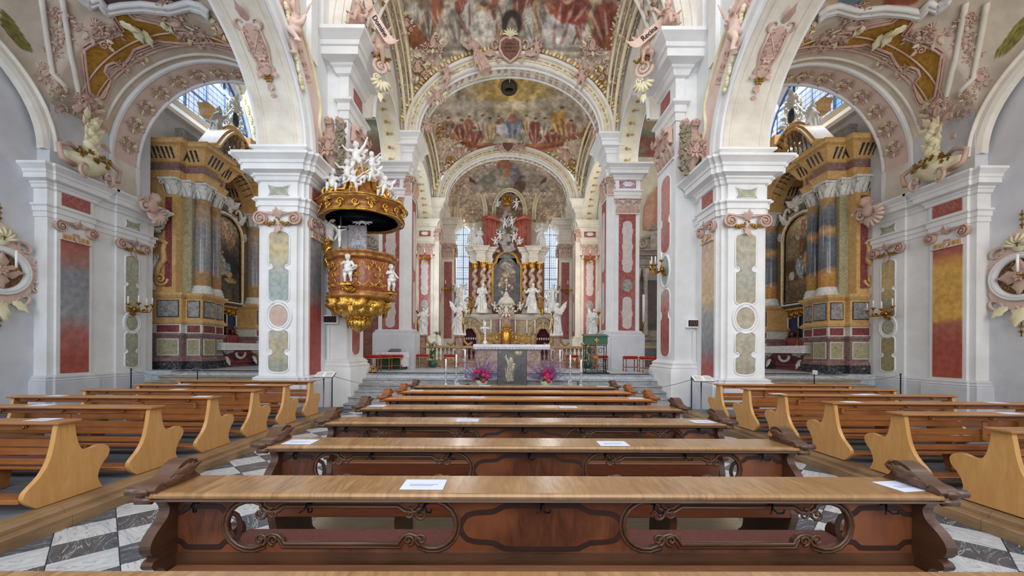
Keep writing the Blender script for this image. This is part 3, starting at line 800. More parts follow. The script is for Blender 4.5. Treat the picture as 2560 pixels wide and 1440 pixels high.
# ------------------------------------------------------------------ near arcade piers
SIDEW = {-1: 'left', 1: 'right'}
BAND_L = banded('left_strip_marble', [(-.1, 'd8b070'), (.25, 'd8b484'), (.45, 'a8504a'), (1.9, '9c4038'), (2.55, 'a04c44'), (2.9, '8c7c80'), (3.2, '84868c'), (4.4, '9a9c9e')], amp=.1)
BAND_R = banded('right_strip_marble', [(-.1, '944440'), (1.2, 'a45048'), (1.75, '8a8a92'), (2.5, 'a09c98'), (2.9, 'd0b48a'), (4.4, 'c8b09a')], amp=.12)
MOSS_L = banded('left_panel_marble', [(0, '8a8a7c'), (1.0, '949688'), (1.7, 'b4a888'), (2.4, 'a4aca8'), (3.3, '98a09c'), (4.0, 'c0ac80'), (4.8, '98988a')], amp=.18, nscale=3)
MOSS_R = banded('right_panel_marble', [(0, '8c8878'), (1.0, '9c9684'), (1.9, 'b0a894'), (2.6, 'a89c84'), (3.4, '9c9a90'), (4.8, 'b0a488')], amp=.18, nscale=3)
BAKED = []
def column_panels(pr, M, w, z0, z1, fill, ovalfill, oval=True):
    """stack on a pilaster face: lower shaped slab, oval slab in round frame, upper shaped slab"""
    H = z1-z0; zo = z0+H*.40; ro = w*.62
    lo = H*.40-ro*1.18; 
    o = panel_outline(w, lo, [(lo*.46, w*.20)], cap=w*.22, bite=w*.22)
    shaped_panel(pr, M @ T(0, 0, 0), o, fill)
    up0 = H*.40+ro*1.18; up = H-up0
    o = panel_outline(w, up, [(up*.5, w*.20)], cap=w*.22, bite=w*.22)
    shaped_panel(pr, M @ T(0, up0, 0), o, fill)
    e = circle(w*.47, 20, w*.56); shaped_panel(pr, M @ T(0, H*.40, 0), e, ovalfill, fw=.06)
    m = MB().tube([(x, y, 0) for x, y in circle(w*.66, 28, w*.78)], .035, 6, closed=True, up=(0, 0, 1)); WP('panel_frame', MB().merge(m, M @ T(0, H*.40, 0)), [WHITE], pr)
for s in (-1, 1):
    nm = SIDEW[s]
    pr = empty('arcade_pier', (sx(s, 5.66), 10.4, 0), '%s white arcade pier with tall shaped marble panels, nearest on that side' % nm, 'pier')
    m = MB(); m.box(sx(s, 5.12), sx(s, 6.2), 9.8, 11.5, 0, 6.2); m.box(sx(s, 5.24), sx(s, 6.1), 9.72, 9.8, .8, 4.92); m.box(sx(s, 5.04), sx(s, 5.12), 9.90, 10.66, .8, 4.92)
    WP('shaft', m, WHITE, pr)
    path = sidepath(s, [(6.2, 11.9), (6.2, 9.8), (6.1, 9.8), (6.1, 9.72), (5.24, 9.72), (5.24, 9.8), (5.12, 9.8), (5.12, 9.88), (5.04, 9.88), (5.04, 10.68), (5.12, 10.68), (5.12, 11.2)])
    WP('plinth', MB().sweep(path, [(0, 0), (.16, 0), (.16, .70)]+[(a, b) for a, b in basep(.70, .93, .15)][1:], side=-s), GREY, pr)
    WP('entablature', MB().sweep(path, entab(4.90, 6.19, .46), side=-s), WHITE, pr)
    m = MB(); p2 = sidepath(s, [(6.2, 11.4), (6.2, 9.78), (5.12, 9.78), (5.12, 11.3)])
    m.sweep(p2, [(-.1, 6.2), (.14, 6.2), (.14, 6.30), (.06, 6.33), (.06, 6.40), (.16, 6.45), (.16, 6.5), (-.1, 6.5)], side=-s); WP('impost', m, WHITE, pr)
    column_panels(pr, face_y(sx(s, 5.67), 9.715, 1.02), .46, 1.02, 4.42, MOSS_L if s < 0 else MOSS_R, mat('oval_pink_marble', 'c8a898', 'b09484', rough=.4, scale=6) if s < 0 else MOSS_R)
    put_parts(cap_ionic(.86, .52), face_y(sx(s, 5.67), 9.70, 4.40), pr)
    # frieze plaque
    e = [(-.24, .02), (-.2, .11), (-.24, .26), (-.1, .22), (.1, .22), (.24, .26), (.2, .11), (.24, .02), (.1, .04), (-.1, .04)]
    shaped_panel(pr, face_y(sx(s, 5.67), 9.69, 5.27), e, GREENM, fw=.03)
    # nave side: coloured strip with small capital and red frieze block
    m = MB(); hh = 5.035
    xx = sx(s, hh); m.box(xx-.006, xx+.006, 9.98, 10.58, .93, 4.38); WP('marble_strip', m, [BAND_L if s < 0 else BAND_R], pr)
    put_parts(cap_ionic(.62, .46, gold=False, flutes=True), face_side(s, 5.03, 10.28, 4.40), pr)
    m = MB(); m.box(sx(s, 5.02), sx(s, 5.0), 10.02, 10.54, 5.30, 5.62); WP('frieze_block', m, [REDM], pr)
    # arcade arch above: archivolts nave side, aisle side, soffit
    yc, zs, a, b, _ = AR
    for (hh, out, nm2) in ((5.12, -1, 'nave'), (6.2, 1, 'aisle')):
        m = MB(); N = 40; rings = [(0, 0), (0, .07), (.10, .09), (.12, .05), (.22, .05), (.24, .12), (.36, .14), (.38, .02), (.42, 0)]
        vs = []; 
        for i in range(N+1):
            t = PI*i/N; ct, s_t = -math.cos(t), math.sin(t)
            for (r_, o_) in rings: vs.append((sx(s, hh+out*o_), yc+(a+r_)*ct, zs+(b+r_)*s_t))
        k = len(rings); m.add(vs, [(i*k+j, (i+1)*k+j, (i+1)*k+j+1, i*k+j+1) for i in range(N) for j in range(k-1)], 0, False)
        for hx in (5.12, 6.2): pass
        WP('arch_moulding', m, WHITE, pr)
    m = MB()
    def sof(u, v, s=s, yc=yc, zs=zs, a=a, b=b):
        t = PI*v; k = .03*(1 if .12 < u < .2 or .8 < u < .88 else 0)
        return (sx(s, 5.12+1.08*u), yc-(a-.01-k)*math.cos(t), zs+(b-.01-k)*math.sin(t))
    m.grid(sof, 50, 40, 0, False); WP('arch_soffit', m, CREAM, pr)
    # pendant ornament on the soffit, far springer
    pm = pendant(2.3, .62)
    m = MB()
    for v_ in pm.v:
        tt = PI*(1-(.14+ (v_[1]+1.15)/2.3*.20)); q = (a-.03-v_[2]*.8)
        m.v.append((sx(s, 5.66+v_[0]), yc-q*math.cos(tt), zs+(q/a*b)*math.sin(tt)))
    m.f = list(pm.f); m.m = list(pm.m); m.sm = list(pm.sm); WP('soffit_ornament', m, [PINK, OLDGOLD], pr)
# ------------------------------------------------------------------ tall nave piers
PINKM = banded('pink_panel_marble', [(0, 'b8948c'), (1.2, 'b07870'), (1.9, 'a04c48'), (2.6, 'a86058'), (3.4, 'c0a09a'), (4.2, 'a0504a'), (5.6, 'c48c84')], amp=.25, nscale=2)
for s in (-1, 1):
    nm = SIDEW[s]
    pr = empty('colossal_pier', (sx(s, 5.4), 11.8, 0), 'colossal white pier %s' % ('behind the gilded pulpit' if s < 0 else 'right of the steps with a gilt sconce'), 'pier')
    m = MB(); m.box(sx(s, 4.55), sx(s, 6.2), 11.1, 12.4, 0, 10.05); m.box(sx(s, 5.1), sx(s, 6.2), 10.6, 11.2, 6.3, 8); WP('shaft', m, WHITE, pr)
    path = sidepath(s, [(5.12, 11.36), (4.96, 11.36), (4.96, 11.24), (4.76, 11.24), (4.76, 11.1), (4.55, 11.1), (4.55, 12.4), (5.4, 12.4)])
    pathb = sidepath(s, [(5.3, 11.1), (4.55, 11.1), (4.55, 12.4), (5.4, 12.4)])
    WP('plinth', MB().sweep(pathb, [(0, 0), (.18, 0), (.18, .96)]+basep(.96, 1.32, .17)[1:], side=-s), WHITE, pr)
    WP('entablature', MB().sweep(path, entab(7.96, 10.05, .68), side=-s), WHITE, pr)
    put_parts(cap_bracket(.55, 1.0, 2), face_y(sx(s, 4.86), 11.1, 6.95), pr)
    put_parts(cap_bracket(1.15, 1.0, 3), face_side(s, 4.55, 11.75, 6.95), pr)
    mm = face_side(s, 4.545, 11.75, 1.42)
    o = panel_outline(.62, 1.95, [(1.2, .14)], cap=.2, bite=.1); shaped_panel(pr, mm, o, PINKM)
    o = circle(.27, 20, .42); shaped_panel(pr, mm @ T(0, 2.5, 0), o, mat('oval_green_marble', 'a8b8ac', '8ca094', rough=.4, scale=5, kind='marble'), fw=.09)
    o = panel_outline(.62, 2.2, [(.9, .14)], cap=.22, bite=.1); shaped_panel(pr, mm @ T(0, 3.05, 0), o, PINKM)
    m = MB(); m.box(sx(s, 4.53), sx(s, 4.51), 11.45, 12.1, 8.62, 9.05); WP('frieze_block', m, [REDM], pr)
# ------------------------------------------------------------------ choir piers
PURPF = veined('lilac_marble', 'a890b0', '9c5c60', 'd8ccd8', scale=5, vscale=5, vw=.03)
PALE = mat('pale_pink_marble', 'cfc4c0', 'bcaeaa', rough=.45, scale=5, kind='marble')
def choir_pier(s, Y, label, h0=3.8, z_top=9.9, lower=True, far=False):
    pr = empty('choir_pier', (sx(s, h0+.6), Y+.5, .85), label, 'pier')
    zl0, zl1 = 7.45, 8.72
    W = CREAM if far else WHITE
    m = MB(); m.box(sx(s, h0), sx(s, h0+.35), Y+.08, Y+.9, .85, z_top); m.box(sx(s, h0+.3), sx(s, h0+1.25), Y, Y+.9, .85, zl1); WP('shaft', m, W, pr)
    pth = sidepath(s, [(h0+1.25, Y+.6), (h0+1.25, Y), (h0+.3, Y), (h0+.3, Y+.08), (h0, Y+.08), (h0, Y+.95)])
    WP('plinth', MB().sweep(pth, [(0, .85), (.17, .85), (.17, 2.15)]+basep(2.15, 2.36, .16)[1:], side=-s), GREY if not far else W, pr)
    WP('entablature', MB().sweep(sidepath(s, [(h0+1.25, Y+.6), (h0+1.25, Y), (h0+.3, Y), (h0+.3, Y+.3)]), entab(zl0, zl1, .40), side=-s), W, pr)
    WP('upper_entablature', MB().sweep(sidepath(s, [(h0+.35, Y+.6), (h0+.35, Y+.08), (h0, Y+.08), (h0, Y+.95), (h0+.3, Y+.95)]), entab(8.35, z_top, .42), side=-s), W, pr)
    hc = h0+.78
    m = MB(); xx = sorted((sx(s, h0+.45), sx(s, h0+1.10))); m.box(xx[0], xx[1], Y-.012, Y, 2.36, 6.85); WP('marble_panel', m, [REDM], pr)
    o = panel_outline(.36, 2.0, [(.4, .12), (1.0, .12), (1.6, .12)], cap=.16, bite=-.035, n=8); WP('inlay', MB().merge(plate(o, [], .014), face_y(sx(s, hc), Y-.014, 4.6)), [PALE], pr)
    o = panel_outline(.36, 1.25, [(.6, .12)], cap=.16, bite=-.035); WP('inlay', MB().merge(plate(o, [], .014), face_y(sx(s, hc), Y-.014, 2.42)), [PALE], pr)
    WP('inlay', MB().merge(plate(circle(.2, 18, .24), [], .014), face_y(sx(s, hc), Y-.014, 4.1)), [GREYM], pr)
    m = MB(); m.box(xx[0], xx[1], Y-.03, Y, 7.86, 8.18); WP('frieze_block', m, [REDM if far else PURPF], pr)
    o = [(.2*math.cos(2*PI*i/24)*(1+.12*math.cos(i*PI/2)), .1*math.sin(2*PI*i/24)*(1+.12*math.cos(i*PI/2))) for i in range(24)]
    WP('inlay', MB().merge(plate(o, [], .01), face_y(sx(s, hc), Y-.04, 8.02)), [MARBW], pr)
    put_parts(cap_corinth(.95, .62), face_y(sx(s, hc), Y-.01, 6.85), pr)
    put_parts(cap_corinth(.34, .75), face_y(sx(s, h0+.17), Y+.07, 7.6), pr)
    put_parts(cap_corinth(.8, .75), face_side(s, h0-.005, Y+.5, 7.6), pr)
    # nave-side panel: red field with pale shaped slab
    m = MB(); m.box(sx(s, h0), sx(s, h0-.012), Y+.18, Y+.82, 2.4, 7.5); WP('marble_panel', m, [REDM], pr)
    o = panel_outline(.34, 2.4, [(.6, .14), (1.4, .14)], cap=.2, bite=-.03); WP('inlay', MB().merge(plate(o, [], .014), face_side(s, h0-.012, Y+.5, 4.7)), [PALE], pr)
    o = panel_outline(.34, 1.7, [(.8, .14)], cap=.2, bite=-.03); WP('inlay', MB().merge(plate(o, [], .014), face_side(s, h0-.012, Y+.5, 2.6)), [PALE], pr)
    return pr
for s in (-1, 1):
    choir_pier(s, 15.5, 'white and red marble choir pier %s of the altar table' % SIDEW[s])
    choir_pier(s, 22.2, 'distant red panelled pier %s of the high altar, candle sconce before it' % SIDEW[s], far=True)
    # slender apse pilaster beside the window
    pr = empty('apse_pilaster', (sx(s, 3.55), 26, .85), 'slender cream apse pilaster partly covering the %s window' % SIDEW[s], 'pilaster')
    m = MB(); m.box(sx(s, 3.35), sx(s, 4.2), 25.6, 26.3, .85, 10.0); m.box(sx(s, 3.28), sx(s, 3.36), 25.75, 26.15, 2.3, 7.9, 1); WP('shaft', m, [CREAM, REDM], pr)
    WP('entablature', MB().sweep(sidepath(s, [(4.1, 26), (4.1, 25.6), (3.35, 25.6), (3.35, 26.3), (3.6, 26.3)]), entab(8.6, 9.9, .5), side=-s), CREAM, pr)
    m = MB(); xx = sorted((sx(s, 3.5), sx(s, 4.0))); m.box(xx[0], xx[1], 25.588, 25.6, 2.3, 7.2); WP('marble_panel', m, [REDM], pr)
    put_parts(cap_corinth(.8, 1.0), face_y(sx(s, 3.75), 25.59, 7.4), pr)
    put_parts(cap_corinth(.6, 1.0), face_side(s, 3.34, 25.95, 7.4), pr)
# outer aisle pilasters ------------------------------------------------------
OUT_L = banded('outer_left_strip', [(0, 'a84c40'), (1.3, 'ac5648'), (2.0, 'b07068'), (2.5, '9c9ca0'), (3.6, '8c8e96'), (3.9, 'a87870'), (4.5, 'a85448'), (5.2, 'a44c40')], amp=.12)
OUT_R = banded('outer_right_strip', [(0, 'b05444'), (1.8, 'ac5040'), (2.35, 'b06858'), (2.5, 'dca850'), (3.9, 'd8a850'), (4.3, 'b06050'), (5.2, 'a84c40')], amp=.12)
for s in (-1, 1):
    nm = SIDEW[s]
    pr = empty('aisle_wall_pier', (sx(s, 12.0), 11.8, 0), '%s outer wall pier with %s pilaster strip' % (nm, 'red and grey' if s < 0 else 'red and yellow'), 'pier')
    path = sidepath(s, [(12.4, 10.3), (11.97, 10.3), (11.97, 10.46), (11.90, 10.46), (11.90, 11.36), (11.97, 11.36), (11.97, 12.08), (11.90, 12.08), (11.90, 13.1), (11.97, 13.1), (11.97, 13.4), (12.4, 13.4)])
    m = MB(); m.box(sx(s, 11.90), sx(s, 12.2), 10.46, 11.36, .7, 6.2); m.box(sx(s, 11.90), sx(s, 12.2), 12.08, 13.1, .7, 6.2); m.box(sx(s, 11.965), sx(s, 12.3), 10.3, 13.4, 0, 6.2); WP('shaft', m, WHITE, pr)
    # the path runs from near to far: outward side is the aisle
    WP('plinth', MB().sweep(path, [(0, 0), (.12, 0), (.12, .62)]+basep(.62, .86, .12)[1:], side=-s*-1*-1 if False else (1 if s < 0 else -1)), GREY, pr)
    WP('entablature', MB().sweep(path, entab(4.95, 6.22, .40), side=(1 if s < 0 else -1)), WHITE, pr)
    mm = face_side(s, 11.895, 10.91, 0)
    m = MB().box(-.36, .36, .9, 4.45, 0, .012); WP('marble_strip', MB().merge(m, mm), [OUT_L if s < 0 else OUT_R], pr)
    put_parts(cap_ionic(.84, .50, gold=False, flutes=True), mm @ T(0, 4.47, 0), pr)
    m = MB().box(-.36, .36, 5.34, 5.68, .02, .035); WP('frieze_block', MB().merge(m, mm), [REDM], pr)
    mm = face_side(s, 11.895, 12.59, 0)
    column_panels(pr, mm @ T(0, .98, 0), .42, .98, 4.45, GREENM if s < 0 else banded('right_aisle_panel', [(0, '8c8a70'), (1.2, 'a0986c'), (2.3, 'a4946c'), (3.0, '948c78'), (3.6, 'c8b07c'), (4.6, 'b8a478')], amp=.2, nscale=3), GREENM)
    put_parts(cap_ionic(.86, .50), mm @ T(0, 4.45, .01), pr)
    e = [(-.24, .02), (-.2, .11), (-.24, .26), (-.1, .22), (.1, .22), (.24, .26), (.2, .11), (.24, .02), (.1, .04), (-.1, .04)]
    shaped_panel(pr, mm @ T(0, 5.3, .02), e, GREENM, fw=.03)
    # vertical stucco ribs over the cornice (run up into the vault)
# ------------------------------------------------------------------ vaults
def arch_band_x(mb, s, h, yc, zs, a, b, r0, r1, proj_, out=-1, N=36, mi=0, t0=0, t1=PI):
    """flat moulded rib on plane X=sx(s,h): from radius +r0 to +r1, projecting proj_"""
    vs = []; rings = [(r0, 0), (r0, proj_*.8), (r0+(r1-r0)*.3, proj_), (r0+(r1-r0)*.7, proj_), (r1, proj_*.6), (r1, 0)]
    for i in range(N+1):
        t = t0+(t1-t0)*i/N
        for r_, o_ in rings: vs.append((sx(s, h+out*o_), yc-(a+r_)*math.cos(t), zs+(b+r_)*math.sin(t)))
    k = len(rings); mb.add(vs, [(i*k+j, (i+1)*k+j, (i+1)*k+j+1, i*k+j+1) for i in range(N) for j in range(k-1)], mi)
def arch_band_y(mb, xc, Y, zs, a, b, r0, r1, proj_, N=48, mi=0, t0=0, t1=PI, rings=None):
    vs = []; rings = rings or [(r0, 0), (r0, proj_*.8), (r0+(r1-r0)*.3, proj_), (r0+(r1-r0)*.7, proj_), (r1, proj_*.6), (r1, 0)]
    for i in range(N+1):
        t = t0+(t1-t0)*i/N
        for r_, o_ in rings: vs.append((xc-(a+r_)*math.cos(t), Y-o_, zs+(b+r_)*math.sin(t)))
    k = len(rings); mb.add(vs, [(i*k+j, i*k+j+1, (i+1)*k+j+1, (i+1)*k+j) for i in range(N) for j in range(k-1)], mi)
def soffit_y(mb, xc, Y0, Y1, zs, a, b, N=48, M_=6, mi=0):
    mb.grid(lambda u, v: (xc-a*math.cos(PI*u), Y0+(Y1-Y0)*v, zs+b*math.sin(PI*u)), N, M_, mi)
def orn_arc_y(mb, xc, Y, zs, a, b, r, n, maker, t0=.04, t1=.96, out=-1):
    """place ornament along an arch face (plane Y): local y = radial"""
    for i in range(n):
        t = PI*(t0+(t1-t0)*(i+.5)/n); p = Vector((xc-(a+r)*math.cos(t), Y, zs+(b+r)*math.sin(t)))
        up = Vector((-math.cos(t), 0, math.sin(t)*b/a)).normalized()
        mb.merge(maker(i), orient(p, (0, -1, 0), up))
def orn_soffit_y(mb, xc, Y, zs, a, b, n, maker, t0=.04, t1=.96):
    for i in range(n):
        t = PI*(t0+(t1-t0)*(i+.5)/n); p = Vector((xc-a*math.cos(t), Y, zs+b*math.sin(t)))
        nn = Vector((math.cos(t), 0, -math.sin(t))); up = Vector((math.sin(t), 0, math.cos(t))) if t < PI/2 else Vector((-math.sin(t), 0, -math.cos(t)))
        mb.merge(maker(i), orient(p, nn, up))
def mk_scroll(w, mi=(0, 1), seed=0):
    def f(i):
        m = MB(); d = 1 if i % 2 else -1
        spiral(m, -w*.2, 0, w*.2, 1.3, d, .24, 0, mi[0], 0, n=10, seg=4); leaf(m, w*.1, 0, d*.7, w*.35, w*.12, mi[1], 0, n=3); leaf(m, -w*.1, -w*.1*d, PI-d*.9, w*.3, w*.1, mi[0], 0, n=3)
        if i % 3 == 0: rosette(m, w*.3, w*.05*d, w*.16, mi[1], 0, 5)
        return m
    return f
def mk_roc(w, h, mi=(0, 1)):
    c = [rocaille(w, h, k, mi) for k in range(2)]
    return lambda i: c[i % 2]
ceil_objs = []
def surf(name, mb, mats, kind='structure', col=None, parent=None):
    if parent is None: o = mb.build(name, mats, kind=kind, recenter=False)
    else: o = mb.build(name, mats, parent, ploc='world')
    if col is not None: setcol(o, col)
    return o
# --- nave vault over the near bay (barrel) --------------------------------------
m = MB(); m.grid(lambda u, v: (X0-5.14*math.cos(PI*u), -1+12.0*v, 10.6+5.0*math.sin(PI*u)), 40, 12, 0, flip=True)
surf('ceiling_nave', m, [CREAM])
m = MB()
for s in (-1, 1):
    m.box(sx(s, 5.12), sx(s, 5.3), 2.2, 11.2, 11.5, 11.7)
    for y_ in (10.55, 9.9): m.box(sx(s, 5.12), sx(s, 5.0), y_, y_+.35, 8.8 if y_ < 10.5 else 10.0, 12.2)
m.build('trim_1', WHITE, kind='structure', recenter=False)
# --- arch A above the colossal piers ------------------------------------------
zA = 10.02
m = MB(); soffit_y(m, X0, 11.0, 12.5, zA, 4.5, 4.75, 56, 4); 
arch_band_y(m, X0, 11.0, zA, 4.5, 4.75, 0, .7, .12); arch_band_y(m, X0, 11.0, zA, 4.5, 4.75, .16, .42, .2)
for y_ in (11.25, 11.85, 12.35): soffit_rib = [(X0-(4.5-.05)*math.cos(PI*i/56), y_, zA+(4.75-.05)*math.sin(PI*i/56)) for i in range(57)]; m.tube(soffit_rib, .06, 6)
m.build('trim_arch', WARMW, kind='structure', recenter=False)
mo = MB(); orn_soffit_y(mo, X0, 11.55, zA, 4.42, 4.68, 18, mk_roc(.5, .8)); orn_soffit_y(mo, X0, 12.1, zA, 4.42, 4.68, 30, mk_scroll(.42))
for s in (-1, 1): pass
orna = empty('arch_ornament', (X0, 11.7, zA), 'pink and gold stucco scrolls lining the nearest high vault arch', 'stucco'); WP('stucco_scrollwork', mo, [PINK, OLDGOLD], orna, kind='stuff')
# --- sail vaults of the choir ------------------------------------------------
def coons(x, y, y0, y1, hw, zs, A, B, side, quarter=False):
    """dome-like surface between end arches A(x), B(x) and side arches side(y)"""
    t = (y-y0)/(y1-y0); ex = ell1(min(1, abs(x)/hw)); ey = ell1(2*t-1)
    lc = (1-t)*A*ex+t*B*ex; ls = side*(ell1(t) if quarter else ey)
    return zs+lc+ls*(1-.55*ex)
def choir_vault(name, y0, y1, hw, zs, A, B, side, n=(110, 60), quarter=False, dens=1.0):
    mb = MB()
    def f(u, v):
        v = 1-(1-v)**dens; th = PI*u; x = -hw*math.cos(th); y = y0+(y1-y0)*v
        return (X0+x, y, coons(x, y, y0, y1, hw, zs, A, B, side, quarter))
    mb.grid(f, n[0], n[1], 0, flip=True); return mb
def mute(c):
    g = c.mean(1, keepdims=True); return (c*.8+g*.2)*.9+np.array([.62, .50, .38])*.1
# bay 1 (upper fresco)
mb = choir_vault('v1', 12.5, 15.5, 4.15, 9.95, 4.6, 3.15, 2.6, (280, 150), True, 2.6); u, v = verts_px(mb)
cv = Canvas(u, v, 'b8a080', '9a7e60', .02, 3)
cv.ell(1275, 20, 150, 130, 'ccc0aa', soft=.6); cv.ell(1275, 60, 60, 60, 'a8a088', soft=.2); cv.ell(1275, 95, 45, 35, '8a8474', soft=.2)
for k in range(26):
    r_ = random.Random(k); cx = 1010+k*21; cv.drape(cx, 75+r_.uniform(-25, 25)-30*math.cos((cx-1275)/170), 16+r_.uniform(0, 12), 38+r_.uniform(0, 25), ['8c4434', 'c0b8ac', 'b89868', '7c6a5c', 'a85c3c', 'c8b49c', '8a8478'][k % 7], ['5c2c24', '8c8680', '7c5c38', '4c4038'][k % 4], r_.uniform(-.3, .3))
cv.drape(1205, 72, 34, 50, 'c8c0b4', 'a09488'); cv.drape(1395, 75, 40, 52, 'c4bcb8', '984838', .2); cv.drape(1512, 62, 34, 62, '94402e', '5c2018', -.1); cv.drape(1420, 30, 40, 30, '9c3828', '641c18', .4)
cv.ell(1275, 60, 25, 36, '2c2420', warp=.15); cv.ell(1275, 74, 13, 30, '8c7c68', warp=.2); cv.ell(1275, 86, 9, 14, '4c3c30')
for k in range(5): cv.poly([(1090-k*26, 110+k*9), (1470+k*26, 110+k*9), (1480+k*28, 117+k*9), (1080-k*28, 117+k*9)], ['c0b4a0', '9a8c7c'][k % 2], .7)
cv.poly([(1000, 20), (1090, 130), (1080, 150), (1010, 110)], '9c5028', .9); cv.poly([(1560, 30), (1480, 125), (1500, 150), (1555, 110)], '9c4c24', .9)
cv.contrast(.5, .06, 9)
# stucco zone near the edges: beige pink
e = np.array([min(abs(p[0]-X0), 9) for p in mb.v]); zz = np.array([p[2] for p in mb.v]); yy = np.array([p[1] for p in mb.v])
st_ = ((u < 1100) | (u > 1455)) & (v > 125-np.abs(u-1275)*-.0) | (v > 150) | (e > 3.72)
cv.mixm(st_.astype(float), 'd2b8a0'); cv.contrast(.12, .3, 4)
for (cx, cy, rx, ry) in ((1060, 187, 17, 33), (1498, 192, 17, 36)): cv.ell(cx, cy, rx, ry, 'a87420', .15 if cx < 1270 else -.15, .05, .25)
surf('ceiling_fresco', mb, [PAINT], col=mute(cv.c))
VB1 = (mb, st_)
# bay 2 (lower fresco with lantern opening)
mb = choir_vault('v2', 16.35, 22.2, 4.15, 9.95, 2.95, 2.75, 1.6, (280, 190), dens=1.5); u, v = verts_px(mb)
cv = Canvas(u, v, 'a89c88', 'c0b098', .02, 13)
cv.ell(1276, 230, 105, 48, 'c8a050', soft=.7); cv.ell(1276, 228, 62, 34, 'd0a84c', soft=.6)
for k in range(16):
    a_ = k/15*PI; cv.poly([(1276, 255), (1276+math.cos(a_)*170-6, 255-math.sin(a_)*90), (1276+math.cos(a_)*170+6, 258-math.sin(a_)*90)], 'd8c8a8', .3)
for (cx, cy, rx, ry, c_) in ((1170, 262, 60, 16, 'b8ac98'), (1380, 258, 60, 16, 'b4a894'), (1275, 262, 60, 10, 'd8ccb8'), (1120, 285, 40, 14, 'a89880'), (1430, 285, 40, 14, 'a89880')): cv.ell(cx, cy, rx, ry, c_, soft=.7, a=.8)
figs = [(1148, 335, 18, 28, '8c4434'), (1170, 322, 15, 25, 'a85c40'), (1120, 320, 18, 20, '9a7058'), (1200, 318, 16, 24, 'b0a898'), (1222, 330, 16, 28, 'b09060'), (1246, 318, 12, 22, '8c6450'), (1310, 316, 13, 22, 'a48c60'), (1336, 330, 17, 28, '8c3c34'), (1362, 322, 16, 22, 'b4a894'), (1398, 312, 22, 36, 'c08838'), (1425, 330, 18, 24, '9c6444'), (1185, 345, 20, 20, '9c4838'), (1375, 348, 22, 18, '9c4034'), (1105, 345, 16, 18, 'a06848')]
for k, (cx, cy, rx, ry, c_) in enumerate(figs): cv.drape(cx, cy, rx, ry, c_, ['5c2c24', '6c5844', '5a4434'][k % 3], (k % 3-1)*.2)
cv.drape(1278, 318, 24, 24, '7484a4', '4c5c80'); cv.ell(1278, 296, 10, 12, 'b4644c'); cv.ell(1252, 325, 14, 16, 'c4c4c8', -.5)
for k in range(3): cv.poly([(1085+k*12, 325+k*16), (1180+k*8, 355+k*9), (1278, 362+k*9), (1378-k*8, 355+k*9), (1470-k*12, 322+k*16), (1470-k*14, 332+k*17), (1370-k*8, 366+k*9), (1278, 371+k*9), (1186+k*8, 366+k*9), (1085+k*12, 335+k*17)], ['a86038', '8c3c20', 'b07040'][k], .9)
cv.contrast(.5, .07, 19)
st_ = (v > 392) | ((u < 1098) & (v > 290)) | ((u > 1456) & (v > 290)) | ((v > 352+(1.0)*(140-np.abs(u-1277))*.25) & (np.abs(u-1277) > 130))
cv.mixm(st_.astype(float), 'd2b8a0')
for (cx, cy, rx, ry) in ((1122, 412, 13, 24), (1428, 418, 13, 24), (1095, 330, 8, 22), (1460, 340, 8, 22)): cv.ell(cx, cy, rx, ry, 'a87420', 0, .05, .25)
surf('ceiling_fresco', mb, [PAINT], col=mute(cv.c))
VB2 = (mb, cv, st_)
# lantern opening ring with hanging line
hole = empty('ceiling_oculus', (X0, 18.1, 13.2), 'round dark opening in the second fresco with a grey knob inside', 'opening')
pz = coons(0, 18.0, 16.35, 22.2, 4.15, 9.95, 2.95, 2.75, 1.6)
WP('ring', MB().tube([(X0+.38*math.cos(2*PI*i/28), 18.0+.52*math.sin(2*PI*i/28), pz-.02) for i in range(28)], .05, 6, closed=True), [GOLDP], hole)
WP('shaft', MB().lathe([(.37, -.05), (.37, .5), (.30, .5), (.3, -.03)], X0, 18.0, 24, z0=pz-.12, sxy=(1, 1.35)), [mat('dark_oak', '3a2a1c', rough=.6)], hole)
WP('disc', MB().lathe([(.3, 0), (.3, .02)], X0, 18.0, 24, z0=pz-.1, sxy=(1, 1.35)), [mat('void_brown', '4a3c2c', rough=.9)], hole)
WP('pulley', MB().lathe([(.05, -.05), (.12, 0), (.05, .05)], X0-.07, 18.05, 10, z0=pz-.2).lathe([(.05, -.05), (.12, 0), (.05, .05)], X0+.07, 18.05, 10, z0=pz-.2), [IRON], hole)
WP('rod', MB().tube([(X0, 18.0, pz-.1), (X0, 17.2, pz+.25), (X0, 16.45, 12.6)], .012, 5), [WHITE], hole)
# apse vault
mb = choir_vault('v3', 22.9, 27.5, 3.75, 9.9, 2.6, .55, .9, (200, 130)); u, v = verts_px(mb)
cv = Canvas(u, v, 'd4bea0', 'c8aa8c', .06, 23)
inside = (((u-1271)/100)**2+((v-458)/52)**2 < 1) & (v < 482)
cv.mixm(inside.astype(float), 'a89a86')
for (cx, cy, rx, ry, c_, an) in ((1262, 420, 26, 20, 'a8603c', .2), (1240, 432, 22, 8, '8c8474', -.3), (1285, 436, 14, 26, '7c7884', -.3), (1300, 460, 14, 22, '5c4438', .2), (1250, 460, 16, 16, 'b0a898', 0), (1220, 450, 20, 12, '8c8478', 0), (1330, 448, 26, 12, '98887c', 0), (1285, 490, 14, 26, '6a5040', .1), (1278, 515, 24, 12, '8a6c58', 0), (1268, 500, 14, 12, 'a08468', 0)): cv.ell(cx, cy, rx, ry, c_, an, .3, .5)
for (p_) in (([(1170, 440), (1185, 452), (1190, 462), (1172, 455)]), ([(1366, 440), (1350, 452), (1346, 462), (1362, 455)])): cv.poly(p_, '743c30')
cv.contrast(.4, .12, 29)
surf('ceiling_fresco', mb, [PAINT], col=mute(cv.c))
